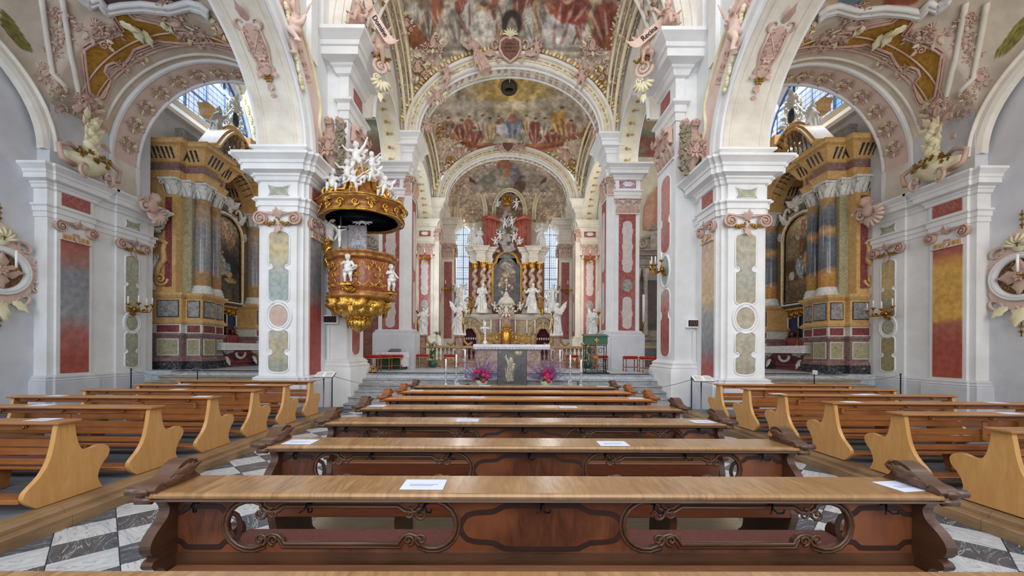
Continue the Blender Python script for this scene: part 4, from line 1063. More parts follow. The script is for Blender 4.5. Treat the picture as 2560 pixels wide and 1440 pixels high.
def scatter(mb, mask, step, size, lab, seed):
    a = np.array(mb.v); uu, vv = verts_px(mb); T_ = BVHTree.FromPolygons([Vector(q) for q in mb.v], mb.f); o_ = Vector((0, 0, CAMZ)); out = MB(); f = mk_scroll(size); r = random.Random(seed); seen = {}; k = 0
    for i in np.nonzero(mask)[0]:
        key = (int(uu[i]//step), int(vv[i]//step))
        if key in seen or not (900 < uu[i] < 1640 and -20 < vv[i] < 620): continue
        seen[key] = 1; p = Vector(a[i]); loc, n, _, _ = T_.find_nearest(p)
        if n.dot(p-o_) > 0: n = -n
        out.merge(f(k), orient(p+n*.01, n, (0, 0, 1), r.uniform(0, 6))); k += 1
    e = empty('vault_stucco', tuple(a[len(a)//2]), lab, 'stucco'); WP('stucco_scrollwork', out, [PINK, IVORY], e, kind='stuff')
scatter(VB1[0], VB1[1], 15, .30, 'fine pink and gold scrollwork around the nearer choir fresco', 1)
scatter(VB2[0], VB2[2], 13, .36, 'fine scrollwork around the second choir fresco with the oculus', 2)
scatter(mb, ~inside, 12, .40, 'dense rosy scrollwork between the apse lunettes', 3)
# --- arch B and C -----------------------------------------------------------------
def big_arch(Y0, Y1, a, b, r, zs, label, nroc, sc):
    th = empty('choir_arch', (X0, Y0, zs), label, 'arch')
    m = MB(); soffit_y(m, X0, Y0, Y1, zs, a, b, 56, 3); WP('soffit', m, [CREAM], th)
    m = MB(); orn_soffit_y(m, X0, (Y0+Y1)/2, zs, a-.03, b-.03, 34, mk_scroll(.42)); WP('soffit_scrollwork', m, [PINK, IVORY], th, kind='stuff')
    m = MB(); [m.tube([(X0-(a-.03)*math.cos(PI*i/48), y_, zs+(b-.03)*math.sin(PI*i/48)) for i in range(49)], .045, 6) for y_ in (Y0+.12, Y1-.1)]; WP('soffit_rib', m, [WHITE], th)
    m = MB(); arch_band_y(m, X0, Y0, zs, a, b, 0, r, 0, rings=[(0, -.02), (0, .06), (.07, .08), (.10, .03), (r-.16, .03), (r-.13, .12), (r-.03, .14), (r, .05), (r, -.1)]); WP('archivolt', m, [WARMW], th)
    m = MB(); arch_band_y(m, X0, Y0-.02, zs, a, b, .14, .2, .06); arch_band_y(m, X0, Y0-.02, zs, a, b, r-.24, r-.18, .06); WP('beading', m, [IVORY], th)
    m = MB(); orn_arc_y(m, X0, Y0-.04, zs, a, b, r*.42, nroc, mk_scroll(sc)); WP('stucco_scrollwork', m, [PINK, IVORY], th, kind='stuff')
    m = MB(); orn_arc_y(m, X0, Y0-.1, zs, a, b, r+.05, nroc*2, lambda i: leaf(MB(), 0, 0, PI/2, sc*.38, sc*.14, i % 2, 0)); WP('leaf_border', m, [GOLDP, IVORY], th, kind='stuff')
    return th
tB = big_arch(15.5, 16.25, 3.58, 2.68, .50, 9.95, 'wide cream choir arch with gold scrollwork and an inscribed cartouche on top', 40, .40)
tC = big_arch(22.2, 22.8, 3.42, 2.55, .50, 9.9, 'farther cream arch framing the apse painting', 38, .40)
# choir side arches (nave-wise) with cream-gold soffits
for s in (-1, 1):
    for (yc, a, b, lab) in ((13.95, 1.56, 1.75, 'nearer'), (19.35, 2.95, 1.95, 'farther')):
        th = empty('side_choir_arch', (sx(s, 4.55), yc, 8.7), '%s narrow cream side arch %s of the choir with painted gold ornament' % (lab, SIDEW[s]), 'arch')
        m = MB()
        def sf(u, v, s=s, yc=yc, a=a, b=b): t = PI*v; return (sx(s, 4.22+.68*u), yc-(a-.01)*math.cos(t), 8.7+(b-.01)*math.sin(t))
        m.grid(sf, 2, 30, 0); WP('soffit', m, [mat('ivory_plaster', 'ece6d2', 'e0d6b8', rough=.6, scale=4)], th)
        m = MB(); arch_band_x(m, s, 4.25, yc, 8.7, a, b, 0, .14, .08); arch_band_x(m, s, 4.9, yc, 8.7, a, b, 0, .12, .08, out=1); WP('arch_moulding', m, [WHITE], th)
        m = MB(); n = 12 if a < 2 else 18
        for i in range(n):
            t = PI*(i+.5)/n; q = a-.03; p = Vector((sx(s, 4.56), yc-q*math.cos(t), 8.7+(b-.03)*math.sin(t)))
            m.merge(mk_scroll(.34)(i), orient(p, (0, math.cos(t), -math.sin(t)), (0, math.sin(t)*(1 if t < PI/2 else -1), math.cos(t)*(1 if t < PI/2 else -1))))
        WP('stucco_scrollwork', m, [GOLDP, PINK], th)
    # wall ribs rising along the fresco edges
    m = MB(); 
    for (y0, y1, b_) in ((9.5, 15.5, 2.6), (16.35, 22.2, 1.6)):
        yc = (y0+y1)/2; a_ = (y1-y0)/2
        for (hh, w_) in ((4.05, .07), (3.88, .03), (3.75, .06)):
            pts = [(sx(s, hh), yc-a_*math.cos(PI*i/30), 9.9+(4.15-hh)*1.6+b_*math.sin(PI*i/30)) for i in range(31) if yc-a_*math.cos(PI*i/30) > 12.4]
            m.tube(pts, w_, 6)
    m.build('trim_rib_'+SIDEW[s], [IVORY], kind='structure', recenter=False)
# lunette ribs in the apse vault
m = MB()
for (px, w_, top) in ((1175, 34, 470), (1272, 36, 478), (1370, 34, 472)):
    Yq = 26.6
    for k in (0, 1, 2):
        pts = []
        for i in range(17):
            t = PI*i/16; pts.append(P(px-(w_+k*3.5)*math.cos(t), 548-(548-top+k*3.5)*math.sin(t)**.75, Yq-1.3*math.sin(t)))
        m.tube(pts, .05 if k != 1 else .03, 5)
m.build('trim_lunettes', [IVORY], kind='structure', recenter=False)
# --- transept / chapel barrel vaults ------------------------------------------------
for s in (-1, 1):
    m = MB(); m.grid(lambda u, v, s=s: (sx(s, 4.9+7.9*v), 16.6-3.42*math.cos(PI*u), 10.9+3.35*math.sin(PI*u)), 60, 30, 0, flip=(s > 0)); u_, v_ = verts_px(m)
    cvv = Canvas(u_, v_, 'cfc4ae', 'b8aa8c', .02, 31+s)
    arr = np.array(m.v); reg = np.abs(arr[:, 0]-X0) < 9
    cvv.mixm(reg.astype(float), '8a8468')
    cvv.c = np.where(reg[:, None], cvv.c*.9, cvv.c)
    if s < 0:
        cvv.ell(925, 290, 60, 26, '74805c'); cvv.ell(930, 360, 60, 22, '8c6c4c'); cvv.ell(940, 385, 40, 14, '7c3c2c'); cvv.ell(915, 325, 50, 10, '9a9478')
    else:
        cvv.ell(1630, 300, 60, 26, '9c8464'); cvv.ell(1630, 350, 60, 22, '8c5440'); cvv.ell(1640, 385, 40, 14, '8a4434'); cvv.ell(1610, 330, 50, 10, '7c8464')
    cvv.contrast(.4, .05, 35)
    surf('ceiling_transept', m, [PAINT], col=mute(cvv.c))
    # window reveal with gilt stucco
    m = MB(); 
    def rv(u, v, s=s): t = PI*v; return (sx(s, 12.72-.9*u), 16.6-(3.08)*math.cos(t), 10.95+(3.12)*math.sin(t))
    m.grid(rv, 3, 40, 0); m.build('trim_reveal_'+SIDEW[s], [IVORY], kind='structure', recenter=False)
    m = MB(); n = 46
    for i in range(n):
        t = PI*(i+.5)/n; p = Vector((sx(s, 12.35), 16.6-3.05*math.cos(t), 10.95+3.09*math.sin(t)))
        m.merge(mk_scroll(.3)(i), orient(p, (0, math.cos(t), -math.sin(t)), (1, 0, 0)))
    o_ = m.build('gilt_window_border', [IVORY, GOLDP], label='gilt leafy stucco border around the %s lunette window' % SIDEW[s], cat='stucco', kind=None)
# --- aisle vaults --------------------------------------------------------------------
OCHRE = 'b8862e'
def aisle_z(h, y):
    e = ell1((h-9.085)/2.95)
    b_ = ell1((y-7.6)/2.7) if abs(y-7.6) < 2.7 else 0
    return 7.3+2.9*e+2.0*b_*(1-e)
AISLE = {}
for s in (-1, 1):
    m = MB(); m.grid(lambda u, v, s=s: (sx(s, 9.085-2.95*math.cos(PI*u)), 2.2+9.85*v, aisle_z(9.085-2.95*math.cos(PI*u), 2.2+9.85*v)), 190, 190, 0, flip=(s < 0))
    u_, v_ = verts_px(m)
    if s > 0:   # the right vault mirrors the left one about the church axis; paint in left coordinates
        a_ = np.array(m.v); xm = 2*X0-a_[:, 0]; u_ = VX+FX*xm/a_[:, 1]
    base = ('d2bfaa', 'c2b4a4') if s < 0 else ('dccdb8', 'cec0b0')
    cvv = Canvas(u_, v_, base[0], base[1], .006, 41+s)
    pk = 'd4b09c' if s < 0 else 'deb8a4'
    big = [(205, 130), (222, 118), (300, 88), (275, 50), (285, 36), (312, 34), (330, 50), (385, 62), (440, 100), (520, 100), (560, 80), (575, 118), (460, 112), (405, 108), (388, 104), (330, 128), (318, 150), (300, 172), (262, 168), (272, 205), (252, 250), (218, 235), (210, 180)]
    cx_, cy_ = 330, 130
    for g, c_ in ((1.10, pk), (1.055, base[0]), (1.03, pk)):
        cvv.poly([(cx_+(x-cx_)*g, cy_+(y-cy_)*g) for x, y in big], c_)
    ins = cvv.poly(big, OCHRE)
    cvv.mixm(ins*np.clip((fbm(u_*.35, v_*.35, 8, 3)-.42)*4, 0, 1), '7c5418', .55)
    sm = [(0, 18), (30, 45), (62, 92), (85, 125), (70, 130), (40, 110), (0, 60)]
    ins = cvv.poly([(x-4, y+8) for x, y in sm], '7c7438' if s < 0 else '98904c'); cvv.mixm(ins*np.clip((fbm(u_*.35, v_*.35, 8, 3)-.42)*4, 0, 1), '5a4a20', .8)
    r2 = [(515, 40), (600, 100), (590, 120), (555, 105), (530, 80)]; cvv.poly(r2, OCHRE)
    fres = [(150, -60), (203, -4), (235, 4), (262, 26), (340, 8), (420, 18), (480, 10), (520, -10), (500, -60), (520, -400), (-600, -400), (-200, -100)]
    if s < 0: 
        ins = cvv.poly(fres, '54443c'); cvv.ell(420, -5, 40, 14, '3c3030'); cvv.ell(380, 0, 40, 10, '7c5040')
    else:
        ins = cvv.poly(fres, 'c8b090'); cvv.ell(335, -12, 55, 22, '8c4030'); cvv.ell(300, -5, 30, 14, '9c5038'); cvv.ell(395, 0, 40, 14, 'a88c68'); cvv.ell(440, -10, 30, 20, '687c88'); cvv.ell(250, -30, 60, 18, 'a89878')
    cvv.contrast(.10, .03, 45)
    surf('ceiling_aisle', m, [PAINTV], col=cvv.c)
    AISLE[s] = BVHTree.FromPolygons([Vector(v) for v in m.v], m.f)
def hit_aisle(s, px, py):
    """point on the aisle vault seen at left-frame photo coordinates (px, py), and its normal"""
    d = Vector(((px-VX)/FX, 1, (VY-py)/FX)); o = Vector((0, 0, CAMZ))
    if s > 0: d = Vector((-d.x, d.y, d.z)); o = Vector((2*X0, 0, CAMZ))
    loc, n, i, dist = AISLE[s].ray_cast(o, d.normalized())
    if loc is None: return None
    if n.dot(d) > 0: n = -n
    return loc, n
def curve_on_aisle(s, pts, off=.02, sub=4):
    out = []
    for i in range(len(pts)-1):
        for k in range(sub):
            t = k/sub; h = hit_aisle(s, pts[i][0]*(1-t)+pts[i+1][0]*t, pts[i][1]*(1-t)+pts[i+1][1]*t)
            if h: out.append(h[0]+h[1]*off)
    h = hit_aisle(s, *pts[-1])
    if h: out.append(h[0]+h[1]*off)
    return out
for s in (-1, 1):
    th = empty('aisle_vault_stucco', (sx(s, 9), 10, 9), 'pink rocaille stucco with shells and ochre fields over the %s aisle' % SIDEW[s], 'stucco')
    m = MB()
    rim = [(205, 130), (222, 118), (300, 88), (275, 50), (285, 36), (312, 34), (330, 50), (385, 62), (400, 68)]
    rim2 = [(575, 118), (520, 108), (460, 112), (405, 108), (388, 104), (372, 112), (330, 128), (318, 150), (300, 172), (280, 160), (262, 168), (256, 185), (272, 205), (258, 240), (252, 250), (234, 250), (218, 235), (210, 180), (205, 130)]
    for r_ in (rim, rim2):
        c_ = curve_on_aisle(s, r_); 
        if len(c_) > 3: m.tube(c_, .035, 6)
        c_ = curve_on_aisle(s, [(x+(-6 if x < 240 else 5), y+(7 if r_ is rim2 else -7)) for x, y in r_])
        if len(c_) > 3: m.tube(c_, .022, 6)
    WP('panel_border', m, [PINK], th)
    # serpentine white frame below the fresco
    m = MB()
    for dy, w_ in ((0, .07), (7, .045), (13, .06), (20, .03)):
        c_ = curve_on_aisle(s, [(190, -22+dy), (203, -8+dy), (222, 6+dy), (240, -4+dy), (262, 22+dy), (300, 14+dy), (350, 10+dy), (420, 18+dy), (470, 6+dy), (500, 14+dy), (520, 30+dy)], .05)
        if len(c_) > 3: m.tube(c_, w_, 6)
    WP('fresco_frame', m, [WHITE], th)
    m = MB()
    for (x0_, y0_, x1_, y1_) in ((98, 0, 128, 190), (150, 0, 195, 265)):
        c_ = curve_on_aisle(s, [(x0_, y0_), ((x0_+x1_)/2, (y0_+y1_)/2+8), (x1_, y1_), (x1_+32, y1_+35)], .03)
        if len(c_) > 3: m.tube(c_, .06, 6)
    WP('vault_rib', m, [WARMW], th)
    for y_, w_, mt_ in ((11.35, .03, PINK), (11.25, .018, PINK), (11.7, .04, WARMW), (10.9, .02, ROSE)):
        WP('vault_moulding', MB().tube([(sx(s, 9.085-2.9*math.cos(PI*i/48)), y_, aisle_z(9.085-2.9*math.cos(PI*i/48), y_)-.02) for i in range(2, 47)], w_, 6), mt_, th)
    k = 0
    for (px, py, w_, h_, ro) in ((225, 78, 1.0, .7, .6), (265, 80, .7, .5, -.4), (440, 68, 1.5, .9, 0), (500, 92, .9, .6, .3), (425, 22, .6, .6, 0), (345, 150, .4, .5, .6), (300, 175, .5, .4, .8), (150, 48, .5, .5, 0), (228, 270, .6, .6, .2), (128, 130, .35, .6, .1), (150, 95, .5, .4, 0), (140, 235, .35, .7, .5), (110, 190, .5, .6, .5), (148, 280, .3, .5, .6), (545, 75, .5, .6, .2)):
        h = hit_aisle(s, px, py)
        if not h: continue
        k += 1; m = MB().merge(rocaille(w_, h_, k), orient(h[0]+h[1]*.02, h[1], (0, 0, 1), ro*s)); WP('rocaille', m, [PINK, ROSE if k % 3 else IVORY], th)
    h = hit_aisle(s, 315, 50)
    for (px, py, a_, L) in ((296, 58, .3, .35), (325, 66, -.2, .4), (350, 76, -.2, .4), (335, 72, -.5, .3), (560, 55, -1, .3), (570, 72, -.8, .3)):
        h = hit_aisle(s, px, py)
        if h: WP('leaf', MB().merge(leaf(MB(), 0, 0, a_ if s < 0 else PI-a_, L, .10, 0, .05), orient(h[0]+h[1]*.03, h[1])), [IVORY], th)
# cross arch soffit between aisle and chapel
for s in (-1, 1):
    th = empty('aisle_cross_arch', (sx(s, 9.085), 12.4, 7.3), 'broad arch with pink stucco underside in front of the %s side altar' % SIDEW[s], 'arch')
    xc = sx(s, 9.085); a = 2.86
    m = MB(); soffit_y(m, xc, 12.0, 12.8, 7.3, a-.01, a-.01, 48, 3); 
    for sg in (-1, 1): m.box(xc+sg*(a-.01), xc+sg*(a+.05), 12.0, 12.8, 6.22, 7.3)
    WP('soffit', m, [mat('pink_wash', 'dcc4b8', 'd4b8ac', rough=.7, scale=3)], th)
    m = MB(); arch_band_y(m, xc, 12.0, 7.3, a, a, -.03, .12, .09); 
    pts = [(xc+a*.985*-math.cos(PI*i/48), 12.78, 7.3+a*.985*math.sin(PI*i/48)) for i in range(49)]; m.tube(pts, .05, 6)
    for sg in (-1, 1): m.box(xc+sg*(a-.05), xc+sg*(a+.12), 11.9, 12.0, 6.22, 7.3); m.box(xc+sg*(a-.07), xc+sg*a, 12.72, 12.82, 6.22, 7.3)
    WP('arch_moulding', m, [WHITE], th)
    m = MB(); orn_soffit_y(m, xc, 12.4, 7.3, a-.03, a-.03, 13, mk_roc(.52, .56), .03, .97); WP('rocaille', m, [PINK, IVORY], th, kind='stuff')
# outer wall arch mouldings in the near aisle bay
for s in (-1, 1):
    m = MB(); arch_band_x(m, s, 12.2, 7.85, 6.7, 2.5, 2.25, -.1, .22, .22, out=-1); arch_band_x(m, s, 12.2, 7.85, 6.7, 2.5, 2.25, .1, .16, .3)
    m.build('trim_wall_arch_'+SIDEW[s], [WARMW], kind='structure', recenter=False)
# nave side: pink coffered band and cream edge beside the arcade arch
for s in (-1, 1):
    th = empty('spandrel_stucco', (sx(s, 5.08), 8.5, 8), 'pink coffered border with rosettes beside the %s arcade arch' % SIDEW[s], 'stucco')
    yc, zs, a, b, _ = AR; h = 5.09
    m = MB(); vs = []; N = 34; f = []
    for i in range(N+1):
        t = PI*(.60+.40*i/N); wv = .72 if t < PI*.84 else .72-.30*min(1, (t-PI*.84)/(PI*.08))+.06*math.sin(i*.9)
        for r_ in (.42, .42+wv): vs.append((sx(s, h), yc-(a+r_)*math.cos(t), zs+(b+r_)*math.sin(t)))
    m.add(vs, [(2*i, 2*i+1, 2*i+3, 2*i+2) for i in range(N)], 0); m.add([(sx(s, h-.03*0)-s*.03, y, z) for x, y, z in vs], [(2*i, 2*i+1, 2*i+3, 2*i+2) for i in range(N)], 0)
    WP('pink_border', m, [mat('pink_border', 'e2cac2', 'd8bcb4', rough=.7, scale=3)], th)
    m = MB(); pts = []
    for i in range(N+1):
        t = PI*(.60+.40*i/N); wv = .72 if t < PI*.84 else .72-.30*min(1, (t-PI*.84)/(PI*.08))+.06*math.sin(i*.9); pts.append((sx(s, h-.05), yc-(a+.42+wv)*math.cos(t), zs+(b+.42+wv)*math.sin(t)))
    m.tube(pts, .05, 6); q = pts[-1]
    spiral(m, 0, 0, .01, 1) if False else None
    WP('border_moulding', m, [IVORY], th)
    for i in range(9):
        t = PI*(.63+.023*i); p = Vector((sx(s, h-.035), yc-(a+.66)*math.cos(t), zs+(b+.66)*math.sin(t))); up = Vector((0, -math.cos(t), math.sin(t)))
        M_ = orient(p, (-s, 0, 0), up)
        m = MB().box(-.11, .11, -.18, .18, 0, .015, 0); rosette(m, 0, -.05, .07, 1, .02); rosette(m, 0, .1, .05, 1, .02, 4)
        WP('coffer', MB().merge(m, M_), [ROSE, PINK], th)
# ------------------------------------------------------------------ centre pews (dark walnut, scrolled)
def woodm(name, c1, c2, c3, rough=.35, scale=1.0, st=(1, 12, 12), seams=None, spec=.5, coat=.0, seamc='5a3c22'):
    m = bpy.data.materials.new(name); m.use_nodes = True; nt = m.node_tree; N = nt.nodes; L = nt.links
    b = N['Principled BSDF']; b.inputs['Roughness'].default_value = rough; b.inputs['Coat Weight'].default_value = coat; b.inputs['Coat Roughness'].default_value = .2
    tc = N.new('ShaderNodeTexCoord'); mp = N.new('ShaderNodeMapping'); L.new(tc.outputs['Object'], mp.inputs['Vector']); mp.inputs['Scale'].default_value = tuple(scale*q for q in st)
    n1 = N.new('ShaderNodeTexNoise'); n1.inputs['Scale'].default_value = 3.0; n1.inputs['Detail'].default_value = 8; n1.inputs['Roughness'].default_value = .68; n1.inputs['Distortion'].default_value = .8; L.new(mp.outputs[0], n1.inputs['Vector'])
    n2 = N.new('ShaderNodeTexNoise'); n2.inputs['Scale'].default_value = 2.2; n2.inputs['Detail'].default_value = 3; L.new(tc.outputs['Object'], n2.inputs['Vector'])
    r1 = N.new('ShaderNodeValToRGB'); L.new(n1.outputs['Fac'], r1.inputs[0]); e = r1.color_ramp.elements; e[0].position = .3; e[0].color = (*lin(c1), 1); e[1].position = .7; e[1].color = (*lin(c2), 1)
    r2 = N.new('ShaderNodeValToRGB'); L.new(n2.outputs['Fac'], r2.inputs[0]); e = r2.color_ramp.elements; e[0].position = .42; e[0].color = (0, 0, 0, 1); e[1].position = .68; e[1].color = (1, 1, 1, 1)
    mx = N.new('ShaderNodeMix'); mx.data_type = 'RGBA'; L.new(r2.outputs[0], mx.inputs[0]); L.new(r1.outputs[0], mx.inputs[6]); mx.inputs[7].default_value = (*lin(c3), 1)
    L.new(mx.outputs[2], b.inputs['Base Color'])
    bp = N.new('ShaderNodeBump'); bp.inputs['Strength'].default_value = .12; bp.inputs['Distance'].default_value = .01; L.new(n1.outputs['Fac'], bp.inputs['Height']); L.new(bp.outputs[0], b.inputs['Normal'])
    MATS[name] = m; return m
WALNUT = woodm('dark_walnut', '3a2418', '5a3a28', '64402a', rough=.32, st=(1, 1, 7), coat=.15)
WALNUT_F = woodm('figured_walnut', '42241a', '6c3f28', '8a5030', rough=.3, st=(6, 1, 1.2), coat=.2)
WALNUT_L = woodm('worn_walnut_top', '7a5430', 'bc9060', '9a7044', rough=.3, st=(9, 1.3, 1), coat=.25)
WALNUT_E = woodm('dark_walnut_edge', '42291c', '6a4832', '523624', rough=.36, st=(1, 8, 8), coat=.2)
INLAYW = woodm('inlay_walnut', '2a150e', '3a1e14', '321a12', rough=.5)
ORANGE = woodm('orange_pine_top', 'a8642c', 'd09450', 'c07e3c', rough=.3, st=(9, 1.3, 1), coat=.25)
ORANGE_D = woodm('orange_pine_edge', '7c4420', '985828', '8c4c24', rough=.35, st=(1, 8, 8))
MAROON = mat('maroon_cushion', '6e3c38', '7e4843', rough=.8, scale=60, bump=.3, bscale=300)
REDWOOD = woodm('red_brown_kneeler', '5c2e1c', '7c4228', '6c3822', rough=.35, st=(1.2, 10, 10))
BACK2 = Matrix(((1,0,0,0),(0,0,1,0),(0,1,0,0),(0,0,0,1)))   # plate XY -> XZ, thickness towards +y
PW = 1.9
def smooth_poly(pts, corners=(), k=3):
    """rounded outline through the points; listed corners stay sharp"""
    q = []
    for i, p in enumerate(pts): q += [p, p] if i in corners else [p]
    n = len(q); out = []
    for i in range(n):
        a, b, c, d = q[i-1], q[i], q[(i+1) % n], q[(i+2) % n]
        if b == c: continue
        for j in range(k):
            t = j/k; out.append(tuple(.5*(2*b[m]+(c[m]-a[m])*t+(2*a[m]-5*b[m]+4*c[m]-d[m])*t*t+(3*b[m]-a[m]-3*c[m]+d[m])*t**3) for m in (0, 1)))
    return out
def scroll_opening():
    """outline of the long pierced opening: C ends with curls and straight middle"""
    hw, r, cy = .565, .115, .712; pts = []
    for i in range(13):
        a = rad(62)-rad(124)*i/12; a = rad(118)-rad(236)*i/12; pts.append((hw-r+r*math.cos(a), cy+r*math.sin(a)))
    pts += [(.395, cy-.078), (.37, cy-.052), (.34, cy-.042), (.31, cy-.050), (.29, cy-.070), (.28, cy-.093)]
    pts += [(-.28, cy-.093), (-.29, cy-.070), (-.31, cy-.050), (-.34, cy-.042), (-.37, cy-.052), (-.395, cy-.078)]
    for i in range(13):
        a = rad(180+62)-rad(124)*i/12; a = rad(298)-rad(236)*i/12; pts.append((-hw+r+r*math.cos(a), cy+r*math.sin(a)))
    pts += [(-.395, cy+.085), (-.37, cy+.068), (-.34, cy+.062), (-.31, cy+.068), (-.28, cy+.09)]
    pts += [(.28, cy+.09), (.31, cy+.068), (.34, cy+.062), (.37, cy+.068), (.395, cy+.085)]
    return pts
def cartouche(w, h, cy, k=.22, n=5):
    """inlay outline with waisted shoulders and round end, as on the solid fields"""
    q = []
    q += [(-w*.5, h*.08), (-w*.46, h*.28), (-w*.38, h*.34), (-w*.30, h*.36), (-w*.24, h*.47), (-w*.18, h*.5)]
    top = q+[(-x, y) for x, y in q[::-1]]; bot = [(x, -y) for x, y in top[::-1]]
    return [(x, cy+y) for x, y in top+bot]
def build_pew():
    root = empty('walnut_pew', (0, 0, 0))
    OX = (-1.02, .945)
    # desk
    m = MB(); prof = [(0, .868), (-.012, .874), (-.016, .886), (-.010, .897), (0, .9), (.258, .9), (.262, .893), (.262, .87)]
    m.prism(prof, 'x', -PW, PW); m.build('desk_top', [WALNUT_L], root)
    m = MB(); m.prism([(.006, .850), (.0, .856), (.004, .868), (.24, .868), (.24, .850)], 'x', -PW+.02, PW-.02); m.prism([(-.006, .866), (-.02, .862), (-.014, .868)], 'x', -PW, PW); m.build('desk_moulding', [WALNUT_E], root)
    # pierced back
    op = scroll_opening(); outer = [(-PW+.06, .455), (PW-.06, .455), (PW-.06, .852), (-PW+.06, .852)]
    pl = plate(outer, [[(x+ox, y) for x, y in op][::-1] for ox in OX], .028)
    m = MB().merge(pl, T(0, .085, 0) @ BACK2); bpn = m.build('back_panel', [WALNUT_F], root)
    for ox in OX:
        m = MB(); o = [(x+ox, .080, y) for x, y in op]; m.tube(o, .0105, 6, closed=True, up=(0, 1, 0)); o = [(x+ox, .084, y) for x, y in grow(op, .019)]; m.tube(o, .007, 5, closed=True, up=(0, 1, 0))
        for sx_ in (-1, 1):
            for sz in (-1, 1):
                cx = ox+sx_*.395; cz = .705+sz*.062
                k = MB(); spiral(k, 0, 0, .030, 1.5, sx_*sz, .30, PI/2*sz, 0, .0); spiral(k, -sx_*.062, sz*.004, .026, 1.4, -sx_*sz, .30, PI/2*sz, 0, 0)
                m.merge(k, T(cx, .078, cz) @ FACE)
        m.build('scroll_moulding', [WALNUT_E], bpn)
    # inlays
    for (cx, w_, h_) in ((-.03, .80, .215), (1.66, .42, .2), (-1.70, .36, .2)):
        o = cartouche(w_, h_, .70); oo = smooth_poly([(cx+x, z) for x, z in o], (), 2); a = MB().merge(plate(grow(oo, .013), [grow(oo, -.013)[::-1]], .004), T(0, .0825, 0) @ BACK2)
        a.build('inlay_band', [INLAYW], bpn)
    m = MB(); m.box(-PW+.06, PW-.06, .074, .086, .455, .575); m.box(-PW+.06, PW-.06, .076, .086, .828, .852); m.build('rail', [WALNUT], root)
    # scrolled end boards
    endp = [(.0, .865), (.02, .84), (.035, .81), (.02, .77), (-.03, .73), (-.065, .69), (-.07, .65), (-.05, .62), (-.03, .605), (-.055, .595), (-.062, .575), (-.045, .555), (-.01, .55), (.01, .52), (.0, .46), (-.01, .40), (.02, .30), (.05, .18), (.02, .08), (-.02, .03), (-.02, .0),
            (.62, 0), (.62, .04), (.56, .1), (.55, .25), (.60, .38), (.62, .46), (.58, .52), (.50, .50), (.40, .54), (.30, .62), (.26, .72), (.25, .865)]
    endp = smooth_poly(endp, (0, 20, 21, 32))
    for sg in (-1, 1):
        m = MB(); m.prism(endp, 'x', sg*(PW-.075), sg*(PW-.022)); m.build('end_board', [WALNUT], root)
        # carved crest on the desk end
        cp = [(-.02, .90), (-.03, .915), (.0, .935), (.04, .94), (.09, .965), (.13, .995), (.18, 1.01), (.225, 1.0), (.245, .975), (.235, .955), (.215, .96), (.22, .935), (.262, .90)]
        cp = smooth_poly(cp, (0, 12)); m = MB(); m.prism(cp, 'x', sg*(PW-.055), sg*(PW+.035)); 
        lf = MB(); leaf(lf, .08, .945, .35, .13, .03, 0, .0); leaf(lf, .03, .925, .3, .09, .022, 0, .0); spiral(lf, .205, .975, .026, 1.5, -1, .3, PI/2, 0, 0)
        R_ = Matrix(((0, 0, -sg, sg*(PW-.057)), (1, 0, 0, 0), (0, 1, 0, 0), (0, 0, 0, 1)))
        m.merge(lf, R_); 
        m.build('carved_crest', [WALNUT_E], root)
        m = MB(); m.tube([(sg*(PW-.02), -.012, .905), (sg*(PW+.085), -.012, .905)], [.022, .02], 8); m.tube([(sg*(PW-.02), .0, .862), (sg*(PW+.05), .0, .862)], [.02, .022], 8); m.build('scroll_knob', [WALNUT_E], root)
    for x in (-.98, -.52, .02, .55, 1.02):
        m = MB(); m.prism([(.12, .46), (.10, .40), (.06, .34), (.07, .27), (.11, .2), (.12, .06), (.09, 0), (.5, 0), (.47, .06), (.46, .3), (.5, .42)], 'x', x-.025, x+.025); m.build('support_board', [WALNUT], root)
    m = MB(); m.bbox(-PW+.08, PW-.08, .16, .60, .415, .44, .006); m.build('seat', [WALNUT], root)
    m = MB(); m.bbox(-PW+.10, PW-.10, .17, .60, .44, .462, .008); m.build('seat_cushion', [MAROON], root)
    m = MB(); m.bbox(-PW+.09, PW-.09, -.03, .055, .405, .51, .006); m.build('kneeler_board', [REDWOOD], root)
    m = MB(); m.bbox(-PW+.09, PW-.09, -.035, .06, .51, .528, .006); m.build('kneeler_pad', [woodm('worn_kneeler_top', '7c4c30', 'a06c48', '8c583a', rough=.3, st=(1, 8, 8))], root)
    m = MB(); m.bbox(-PW+.08, PW-.08, .56, .62, .36, .44, .006); m.build('seat_rail', [REDWOOD], root)
    hk = MB(); hk.tube([(0, .07, .845), (0, .05, .84), (0, .045, .81), (.012, .03, .795), (.03, .02, .80), (.035, .015, .815)], .005, 5); hk.tube([(0, .05, .835), (-.012, .035, .805), (-.03, .02, .795)], .004, 5); hk.box(-.01, .01, .066, .072, .82, .855)
    hme = hk.mesh('coat_hook', [IRON])
    for x in (-1.72, -1.17, -.6, -.03, .52, 1.1, 1.66):
        o = link('coat_hook', hme, bpn); o.location = (x, 0, 0)
    return root
def recolour(root, mp):
    for c in CH.get(root.name, []):
        if c.name.split('.')[0] in mp:
            c.data = c.data.copy(); c.data.materials[0] = mp[c.name.split('.')[0]]
PEWX = .228
pew0 = build_pew()
descr = ['dark walnut pew nearest the camera, only its desk edge in view', 'dark walnut pew with two scrolled openings, front one fully in view', 'walnut pew with scrolled openings, second fully visible row', 'walnut pew with hooks and two papers, third visible row',
         'walnut pew with dark back, fourth row behind the paler orange ones', 'orange pine topped pew, nearer of the two orange rows', 'orange pine topped pew, farther of the two orange rows', 'dark narrow-looking walnut pew closest to the choir steps']
descr[0] = 'dark walnut pew cut off by the bottom edge, desk strip only'
PEWS = []
